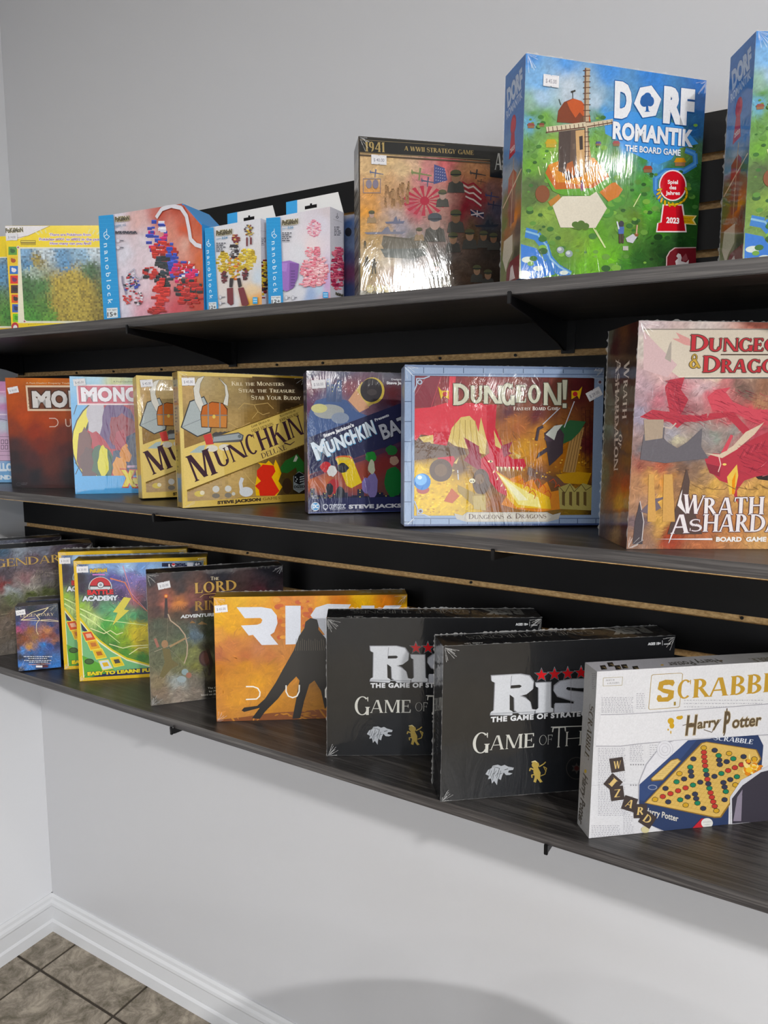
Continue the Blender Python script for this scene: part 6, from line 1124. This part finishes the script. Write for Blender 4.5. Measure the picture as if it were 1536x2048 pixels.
b6 = carton('B6', 'board_game_box', 'orange desert strategy game box with black cloaked silhouette', 'board game', '#8a6a20', INK_GLOSS)
A = Art('B6', 'front', 'L')
A.base([(580, 420, '#d09c2c'), (750, 420, '#dcaa34'), (950, 420, '#d8a034'), (1100, 440, '#c87838'), (1250, 430, '#cc8038'), (1400, 430, '#dc9c38'), (1520, 440, '#c87838'), (1700, 430, '#dcac34'), (1900, 430, '#c8782c'), (2050, 440, '#dca82c'), (600, 560, '#d8a43c'), (700, 620, '#d8a038'), (1000, 520, '#d89834'), (1050, 620, '#bc6c34'), (1200, 560, '#c06c34'), (600, 700, '#cc9048'), (700, 760, '#b87444'), (900, 800, '#b4744c'), (1050, 780, '#b87c44'), (600, 850, '#a86440'), (800, 870, '#b0683c'), (1000, 850, '#b47040'), (600, 950, '#b0702c'), (800, 930, '#bc8030'), (1000, 950, '#c08434'), (700, 1050, '#c08438'), (900, 1050, '#cc9038'), (600, 1150, '#b87c3c'), (750, 1180, '#c88c3c'), (1000, 1200, '#c4883c'), (1300, 1150, '#a87434'), (600, 1300, '#b87c40'), (800, 1300, '#b88044'), (1100, 1300, '#b07838'), (1400, 1100, '#98682c'), (1700, 700, '#b47040'), (1900, 1000, '#c08434'), (1900, 1300, '#98682c')], n=110, amp=.14, warp=.02, freq=9)
A.poly([(580, 1345), (800, 1320), (1000, 1290), (1250, 1275), (1460, 1255), (1900, 1240), (2000, 1400), (580, 1400)], '#7c4a2c')
A.strokes(700, 580, 420, 2040, 1340, 60, 9, .14)
rr = random.Random(3)
for i in range(40): x, y = rr.uniform(1000, 1320), rr.uniform(420, 720); A.ell(x, y, rr.uniform(10, 30), rr.uniform(8, 22), rr.choice(('#c06030', '#d08a40', '#b85a34', '#d89848')))
W_ = '#d4d8e2'
A.poly([(742, 478), (930, 476), (1010, 490), (1050, 540), (1056, 600), (1030, 670), (1000, 690), (1062, 765), (935, 768), (868, 690), (835, 695), (775, 618), (900, 612), (930, 600), (940, 575), (925, 560), (805, 562)], W_)
A.poly([(1116, 466), (1234, 466), (1234, 760), (1118, 764)], W_); A.poly([(1310, 540), (1350, 480), (1440, 452), (1620, 456), (1580, 520), (1450, 520), (1430, 560), (1480, 580), (1640, 600), (1640, 700), (1590, 760), (1330, 764), (1300, 690), (1420, 690)], W_); A.poly([(1700, 465), (1800, 465), (1800, 560), (1880, 465), (2010, 462), (1860, 610), (2000, 750), (1870, 752), (1800, 660), (1800, 756), (1700, 758)], W_)
K_ = '#221f1d'
A.poly([(1262, 640), (1270, 590), (1310, 560), (1360, 572), (1372, 620), (1370, 650), (1430, 720), (1440, 900), (1440, 1230), (1420, 1260), (1390, 1120), (1340, 1040), (1300, 1070), (1260, 1200), (1230, 1330), (1170, 1335), (1200, 1180), (1225, 1040), (1200, 1010), (1150, 1060), (1060, 1180), (960, 1280), (920, 1335), (860, 1330), (920, 1250), (800, 1282), (780, 1270), (800, 1248), (900, 1235), (960, 1180), (1040, 1060), (1100, 950), (1180, 810), (1220, 700)], K_)
for k in range(14): A.line([(1200+k*16, 720+(k % 3)*8), (1195+k*17, 810)], 3, '#6c6458')
w = '#ece8e0'
A.line([(815, 1087), (870, 1087), (905, 1100), (922, 1130), (918, 1160), (895, 1182), (815, 1186)], 10, w); A.line([(1122, 1078), (1122, 1125), (1140, 1160), (1172, 1172), (1205, 1160), (1222, 1125), (1224, 1075)], 10, w); A.line([(1425, 1170), (1425, 1110), (1445, 1080), (1490, 1072), (1520, 1110), (1522, 1168)], 10, w); A.line([(1760, 1075), (1700, 1082), (1690, 1120), (1750, 1120)], 10, w).line([(1700, 1165), (1765, 1160)], 10, w)
A.build('cover_print', b6, INK_GLOSS)
T = Art('B6', 'top'); T.at = lambda x, y: (x*T.W, y*T.H)
T.base([(0, .2, '#a07c24'), (.2, .5, '#786024'), (.4, .6, '#685020'), (.6, .5, '#7c5428'), (.8, .5, '#a07c2c'), (1, .4, '#b08828')], n=50, amp=.15); T.text('RISK', .98, .85, .72, .85, .5, '#b0a078', bold=.05); T.build('top_print', b6, INK_GLOSS)
sticker(b6, 'B6', *spx('B6', 'L', 624, 488), .08, '$ 65.00'); film(b6, 'B6', ['btop'], 60, 1)

def throne(A):
    A.base([(120, 220, '#1b1c1e'), (1400, 160, '#141518'), (200, 600, '#201f1d'), (900, 600, '#16171a'), (600, 1000, '#1a1c20'), (1400, 800, '#121316')], n=50, amp=.1, warp=.04)
    E1, E2, E3 = '#8e9096', '#c9ccd2', '#1a1b1e'
    def plate(pts): A.poly([(x+(5 if x > 1e9 else 0), y) for x, y in pts], E2)
    def grow(pts, e):
        cx_ = sum(p[0] for p in pts)/len(pts); cy_ = sum(p[1] for p in pts)/len(pts); return [(x+(e if x > cx_ else -e), y+(e if y > cy_ else -e)) for x, y in pts]
    Rr = [(393, 360), (560, 350), (615, 360), (640, 395), (635, 440), (600, 468), (560, 478), (590, 490), (620, 510), (630, 555), (662, 560), (662, 580), (560, 586), (530, 560), (528, 490), (500, 470), (500, 560), (518, 570), (516, 590), (388, 588), (390, 572), (408, 562), (415, 400), (395, 392)]
    A.poly(grow(Rr, 8), E3).poly(grow(Rr, 5), E1).poly(Rr, E2); A.poly([(505, 416), (560, 412), (572, 420), (560, 430), (505, 434)], E3).line([(512, 360), (506, 420)], 4, E1).line([(392, 582), (660, 572)], 6, '#9ea2a8')
    I_ = [(655, 402), (742, 398), (742, 545), (758, 552), (757, 572), (655, 578), (655, 560), (672, 548), (672, 430), (656, 424)]
    A.poly(grow(I_, 8), E3).poly(grow(I_, 5), E1).poly(I_, E2)
    S_ = [(765, 420), (800, 392), (870, 380), (980, 378), (1040, 384), (1040, 430), (900, 432), (840, 425), (832, 438), (850, 448), (930, 458), (1010, 480), (1030, 520), (1010, 558), (940, 572), (765, 574), (768, 520), (850, 520), (880, 524), (882, 508), (850, 498), (785, 478), (762, 450)]
    A.poly(grow(S_, 8), E3).poly(grow(S_, 5), E1).poly(S_, '#b4b8c2').line([(862, 382), (862, 570)], 3, E1)
    K2 = [(1060, 380), (1150, 376), (1150, 440), (1210, 372), (1290, 370), (1220, 460), (1300, 560), (1200, 566), (1150, 500), (1150, 568), (1062, 570)]
    A.poly(grow(K2, 5), E1).poly(K2, '#a4a8b2')
    for x, y in ((688, 355), (765, 350), (843, 346), (922, 341)): A.star(x, y, 46, '#7c7e84').star(x, y, 40, '#2a1214').star(x, y, 35, '#c22c30')
    A.text('THE GAME OF STRATEGIC CONQUEST', 388, 632, 1290, 572, 30, '#d6d8dc', bold=.05, sp=1.15)
    L_ = '#c6c6c0'
    A.text('G', 275, 818, 385, 812, 120, L_, 'serif'); A.text('AME', 385, 798, 650, 780, 84, L_, 'serif'); A.text('OF', 672, 768, 755, 762, 56, '#a8a8a4', 'thin'); A.text('T', 745, 785, 835, 778, 122, L_, 'thin').line([(745, 662), (1400, 640)], 5, L_); A.text('HRONES', 825, 775, 1390, 735, 84, L_, 'thin')
    # wolf head emblem, lion emblem and two round ones
    wolf = [(357, 940), (372, 915), (392, 905), (400, 890), (430, 884), (450, 892), (470, 885), (490, 895), (525, 902), (520, 915), (495, 918), (490, 930), (518, 935), (500, 945), (478, 945), (465, 930), (455, 950), (448, 975), (430, 965), (425, 1005), (408, 980), (395, 995), (390, 965), (372, 970), (378, 950)]
    A.poly(wolf, '#a8acb2')
    for k in range(9): A.line([(385+k*9, 905+(k % 3)*14), (375+k*8, 940+(k % 4)*12)], 3, '#505458')
    A.line([(470, 915), (490, 908)], 4, '#383a3e').line([(400, 895), (440, 905), (430, 940)], 3, '#505458')
    def lion(c):
        A.ell(652, 885, 22, 20, c); A.poly([(640, 900), (665, 895), (682, 930), (680, 965), (695, 985), (680, 990), (662, 965), (655, 990), (640, 985), (648, 955), (640, 930)], c).line([(650, 915), (622, 905), (618, 920)], 8, c).line([(655, 940), (630, 945), (632, 960)], 7, c).line([(675, 895), (700, 880), (712, 868)], 7, c).line([(684, 950), (708, 940), (718, 905), (700, 895), (715, 925)], 5, c)
    lion('#b09a58'); A.line([(630, 868), (650, 862), (660, 870)], 6, '#d8cc9c')
    for x, y, c in ((895, 905, '#3c3a38'), (1120, 885, '#3a3c40')): A.ell(x, y, 62, 66, c).ell(x, y, 58, 62, '#17181b').star(x, y, 34, c, 6, .5).ell(x, y, 14, 14, '#3c1c1c')
    A.text('AGES 18+', 1316, 178, 1392, 174, 15, '#dcdee2', bold=.05).line([(1402, 150), (1402, 178)], 2, '#dcdee2').line([(1412, 172), (1448, 170)], 6, '#b8babe')
    return A
for key, lab in (('B7', 'left of the two black and silver war game boxes, beside the orange box'), ('B8', 'right of the two black and silver war game boxes, beside the white word game')):
    r = carton(key, 'board_game_box', lab, 'board game', '#141518', INK_FILM, 'black and silver war game boxes')
    throne(Art(key, 'front', 'N', 'B8')).build('cover_print', r, INK_FILM)
    T = Art(key, 'top'); T.at = lambda x, y, T=T: (x*T.W, y*T.H); T.fill('#16171a')
    T.text('RISK', .93, .9, .74, .9, .55, '#8c8c88', bold=.06); T.text('GAME OF THRONES', .68, .8, .12, .8, .3, '#8a8a86', 'thin'); T.text('AGES 18+', .17, .2, .09, .2, .12, '#a8a8a8', bold=.03)
    T.build('top_print', r, INK_FILM)
    L = Art(key, 'left'); L.at = lambda x, y, L=L: (x*L.W, y*L.H); L.fill('#16171a'); L.text('RISK', .35, .9, .35, .7, .3, '#6c6c6c', bold=.05); L.text('GAME OF THRONES', .4, .62, .4, .25, .2, '#5c5c5c', 'thin'); L.build('side_print', r, INK_FILM)
    film(r, key, ['ftop', 'btop', 'fleft', 'bleft', 'fbot'], 70+len(key), 1.3)

b9 = carton('B9', 'board_game_box', 'white word game box with gold title, at the right end of the bottom shelf', 'board game', '#d6d6d8', INK_MATT)
A = Art('B9', 'front', 'O'); A.base([(300, 220, '#dcdce0'), (900, 200, '#e0e0e4'), (1500, 160, '#e0e0e2'), (300, 700, '#d8d8dc'), (300, 1200, '#d8d9de'), (200, 1450, '#dcdce0'), (1000, 400, '#dfdfe2'), (700, 1400, '#d8d8dc')], n=30, amp=.02)
for x0, y0, x1, y1, n in ((275, 400, 520, 510, 10), (540, 370, 610, 480, 9), (900, 470, 1500, 420, 3), (250, 785, 460, 1290, 40), (490, 760, 600, 880, 10), (640, 760, 700, 900, 9), (200, 1370, 420, 1460, 8), (440, 1150, 520, 1440, 20), (600, 330, 700, 480, 0)):
    if n: A.scribble(x0, y0, x1, y1, n, 5, '#a8a8b0', int(x0+y0), .5)
for y in (905, 1060):
    for k in range(6): A.star(498+k*19, y, 8, '#6c6c74')
A.line([(195, 1062), (560, 1050)], 2, '#b0b0b8')
A.poly([(288, 248), (438, 240), (432, 305), (286, 312)], '#9c905c').poly([(291, 251), (435, 243), (429, 302), (289, 309)], '#dcdce0').text('AGES 11+', 306, 274, 380, 269, 12, '#4c4c50', 'serif').text('2-4 PLAYERS', 306, 298, 410, 290, 12, '#4c4c50', 'serif')
A.poly([(270, 525), (420, 522), (640, 510), (900, 490), (1250, 465), (1560, 440), (1560, 680), (1250, 700), (1000, 712), (800, 730), (560, 750), (420, 768), (232, 768)], '#9c9ca4').poly([(270, 530), (420, 527), (640, 515), (900, 495), (1250, 470), (1560, 446), (1560, 674), (1250, 694), (1000, 706), (800, 724), (560, 744), (420, 762), (232, 762)], '#dedee2')
A.poly([(652, 232), (665, 222), (880, 210), (892, 220), (868, 465), (855, 474), (640, 490), (630, 480)], '#a89050').poly([(656, 235), (668, 226), (878, 214), (887, 222), (864, 462), (852, 470), (642, 486), (635, 478)], '#e0e0e2')
GD = '#bc9640'
s_ = [(700, 335), (712, 280), (760, 262), (820, 264), (830, 285), (815, 312), (790, 300), (745, 305), (740, 328), (780, 335), (825, 345), (820, 400), (780, 428), (705, 430), (692, 410), (700, 380), (722, 378), (735, 398), (775, 392), (782, 370), (745, 362)]
A.poly(s_, GD); A.text('1', 822, 458, 838, 456, 30, '#9c8440')
for t, x0, x1, y0, y1, h in (('C', 842, 955, 408, 400, 140), ('R', 962, 1095, 400, 390, 140), ('A', 1088, 1240, 392, 380, 140), ('B', 1245, 1365, 380, 370, 142), ('B', 1370, 1490, 370, 360, 142), ('L', 1495, 1600, 358, 350, 142), ('E', 1605, 1710, 350, 340, 142)): A.text(t, x0, y0, x1, y1, h, GD, 'bserif')
# wizard-school style lettering, gold splashes
for x, y, rx, ry in ((800, 575, 24, 24), (808, 610, 18, 22), (865, 550, 24, 14), (880, 545, 12, 12), (780, 640, 6, 8), (800, 660, 5, 12)): A.ell(x, y, rx, ry, '#c8a030')
for t, x0, y0, x1, y1, h in (('H', 910, 680, 985, 674, 150), ('arry', 1000, 632, 1165, 612, 74), ('P', 1195, 660, 1240, 655, 160), ('otter', 1262, 628, 1480, 606, 92)): A.text(t, x0, y0, x1, y1, h, '#5a4a34', bold=.02, slant=.05, out='#b8a888', ow=.03)
A.line([(1050, 640), (1110, 660), (1180, 560)], 5, '#5a4a34').line([(1225, 480), (1210, 660), (1200, 685)], 9, '#5a4a34').line([(890, 608), (960, 590)], 5, '#5a4a34')
# board picture
A.poly([(820, 720), (780, 735), (690, 800), (610, 900), (562, 1020), (552, 1060), (552, 1180), (585, 1290), (660, 1370), (740, 1410), (1250, 1370), (1250, 1000), (1100, 700)], '#a8a8b0').poly([(825, 724), (785, 740), (696, 805), (618, 905), (570, 1020), (560, 1060), (560, 1180), (592, 1285), (665, 1362), (740, 1403), (1250, 1362), (1250, 1000), (1100, 704)], '#dcdce2')
for rad in (62, 44, 24): A.ell(755, 790, rad, rad*1.1, '#b4b4bc').ell(755, 790, rad-3, rad*1.1-3, '#dcdce2')
A.poly([(562, 1055), (930, 720), (1460, 680), (1500, 760), (1480, 1000), (1240, 1180), (1235, 1370), (760, 1410), (640, 1360), (560, 1210)], '#23355c').poly([(562, 1055), (930, 720), (1000, 715), (600, 1180), (560, 1170)], '#2c4270')
A.text('SCRABBLE', 1120, 716, 1420, 750, 34, '#d8dce4', 'bserif'); A.text('Harry Potter', 600, 1270, 855, 1335, 44, '#d8d4c8', bold=.02, slant=-.3)
A.poly([(600, 1195), (1030, 740), (1070, 730), (1450, 790), (1485, 860), (1180, 1305), (1130, 1308)], '#8c6c30').poly([(612, 1192), (1038, 745), (1070, 736), (1442, 794), (1474, 860), (1172, 1296), (1130, 1298)], '#d6b46c')
def bd(i, j): # lattice of the little board, 15 by 15
    u, v = (i+.5)/15, (j+.5)/15; a = (650, 1178); b = (1048, 760); c = (1455, 850); d = (1150, 1270)
    return (a[0]*(1-u)*(1-v)+b[0]*(1-u)*v+c[0]*u*v+d[0]*u*(1-v), a[1]*(1-u)*(1-v)+b[1]*(1-u)*v+c[1]*u*v+d[1]*u*(1-v))
for i in range(15):
    A.line([bd(i-.5, -.5), bd(i-.5, 14.5)], 2, '#b8984c'); A.line([bd(-.5, i-.5), bd(14.5, i-.5)], 2, '#b8984c')
def gem(i, j, c): x, y = bd(i, j); A.poly([(x+25*math.cos(a+.2), y+20*math.sin(a+.2)) for a in [k*math.pi/4 for k in range(8)]], '#3a2c1c'); A.poly([(x+21*math.cos(a+.2), y+16*math.sin(a+.2)) for a in [k*math.pi/4 for k in range(8)]], c)
DW, TW_, TL_, DL = '#b83c34', '#c8a040', '#1f7a58', '#2a3048'
for k in range(1, 5):
    for p in ((k, k), (14-k, k), (k, 14-k), (14-k, 14-k)): gem(*p, DW)
gem(7, 7, DW)
for p in ((0, 0), (0, 7), (0, 14), (7, 0), (14, 0), (7, 14), (14, 7), (14, 14)): gem(*p, TW_)
for p in ((5, 5), (5, 9), (9, 5), (9, 9), (1, 5), (1, 9), (5, 1), (9, 1), (5, 13), (9, 13), (13, 5), (13, 9)): gem(*p, TL_)
for p in ((6, 6), (6, 8), (8, 6), (8, 8), (3, 0), (11, 0), (6, 2), (8, 2), (7, 3), (0, 3), (0, 11), (14, 3), (14, 11), (2, 6), (2, 8), (3, 7), (12, 6), (12, 8), (11, 7), (3, 14), (11, 14), (6, 12), (8, 12), (7, 11)): gem(*p, DL)
A.poly([(850, 855), (878, 875), (740, 1022), (655, 1030), (645, 1010), (800, 868)], '#8c6c30').poly([(850, 862), (868, 877), (736, 1014), (662, 1020), (654, 1008), (803, 874)], '#d8bc7c')
for k in range(7): A.line([(690+k*22, 990-k*18), (740+k*20, 985-k*19)], 2, '#a8884c')
A.ell(660, 1075, 36, 20, '#8c94a8').ell(660, 1075, 28, 14, '#2c4270')
# burst of golden sparks; dark cloth at the right edge, no figure
for i in range(40): rr = random.Random(100+i); a = rr.uniform(0, 6.28); q = rr.uniform(10, 110); A.ell(1410+q*math.cos(a)*.7, 940+q*math.sin(a), rr.uniform(6, 24), rr.uniform(6, 22), rr.choice(('#e0a030', '#ecc050', '#d88820', '#f0d890')))
A.poly([(1250, 1370), (1245, 1150), (1330, 1020), (1480, 940), (1560, 900), (1560, 1330)], '#d4d4da').poly([(1262, 1350), (1260, 1160), (1340, 1060), (1480, 960), (1560, 940), (1560, 1330), (1380, 1340)], '#34303c').poly([(1270, 1330), (1300, 1150), (1340, 1090), (1330, 1330)], '#8c8494').ell(1385, 1130, 48, 60, '#34303c')
A.poly([(960, 1385), (1030, 1310), (1060, 1310), (1050, 1378)], '#b82c38').ell(1072, 1345, 44, 38, '#e0e0dc').text('WIZARDING', 1040, 1342, 1105, 1338, 8, '#8c8c88').text('WORLD', 1050, 1362, 1095, 1358, 8, '#8c8c88'); A.ell(605, 1395, 30, 26, '#d0c8a0')
# dark letter tiles
for t, x, y, rot in (('W', 392, 905, -.14), ('I', 362, 1042, .72), ('Z', 392, 1120, -.12), ('A', 487, 1200, .32), ('R', 568, 1255, -.0), ('D', 622, 1318, .6)):
    c, q = math.cos(rot), math.sin(rot); P = lambda a, b: (x+a*c-b*q, y+a*q+b*c)
    A.poly([P(-52, -54), P(50, -54), P(52, 52), P(-50, 54)], '#3a302e'); A.text(t, *P(-30, 28), *P(26, 28), 58, '#d8bc80', 'bserif')
A.build('cover_print', b9, INK_MATT)
L = Art('B9', 'left', 'O'); L.base([(200, 200, '#a8a8a8'), (240, 300, '#a4a4a4'), (180, 600, '#9c9c9c'), (130, 1000, '#a09c98'), (100, 1300, '#a8a8a8')], n=16, amp=.06)
L.text('SCRABBLE', 188, 440, 148, 840, 32, '#4c402c', 'bserif'); L.text('Harry Potter', 140, 965, 100, 1330, 34, '#4a443c', bold=.03); L.ell(155, 955, 9, 14, '#b89c40'); L.scribble(205, 220, 235, 330, 9, 5, '#7c7c80', 3); L.build('side_print', b9, INK_MATT)
T = Art('B9', 'top', 'O'); T.base([(300, 150, '#c4c4cc'), (600, 150, '#b8b8c0'), (1000, 130, '#acacb0'), (1500, 90, '#9c9c9c')], n=30, amp=.04)
for x, y in ((290, 172), (345, 150), (400, 172), (450, 165), (535, 178)): T.poly([(x-28, y-16), (x+14, y-20), (x+30, y+12), (x-14, y+16)], '#26221f').text('A', x+10, y-8, x-10, y-6, 14, '#b09c70', 'bserif')
T.text('Harry Potter', 1140, 105, 760, 135, 26, '#4c4a48', bold=.02); T.ell(735, 152, 12, 6, '#c8a860'); T.ell(1180, 120, 14, 6, '#5c5440'); T.text('SCRABBLE', 1750, 78, 1380, 104, 22, '#5c5848', 'bserif'); T.build('top_print', b9, INK_MATT)
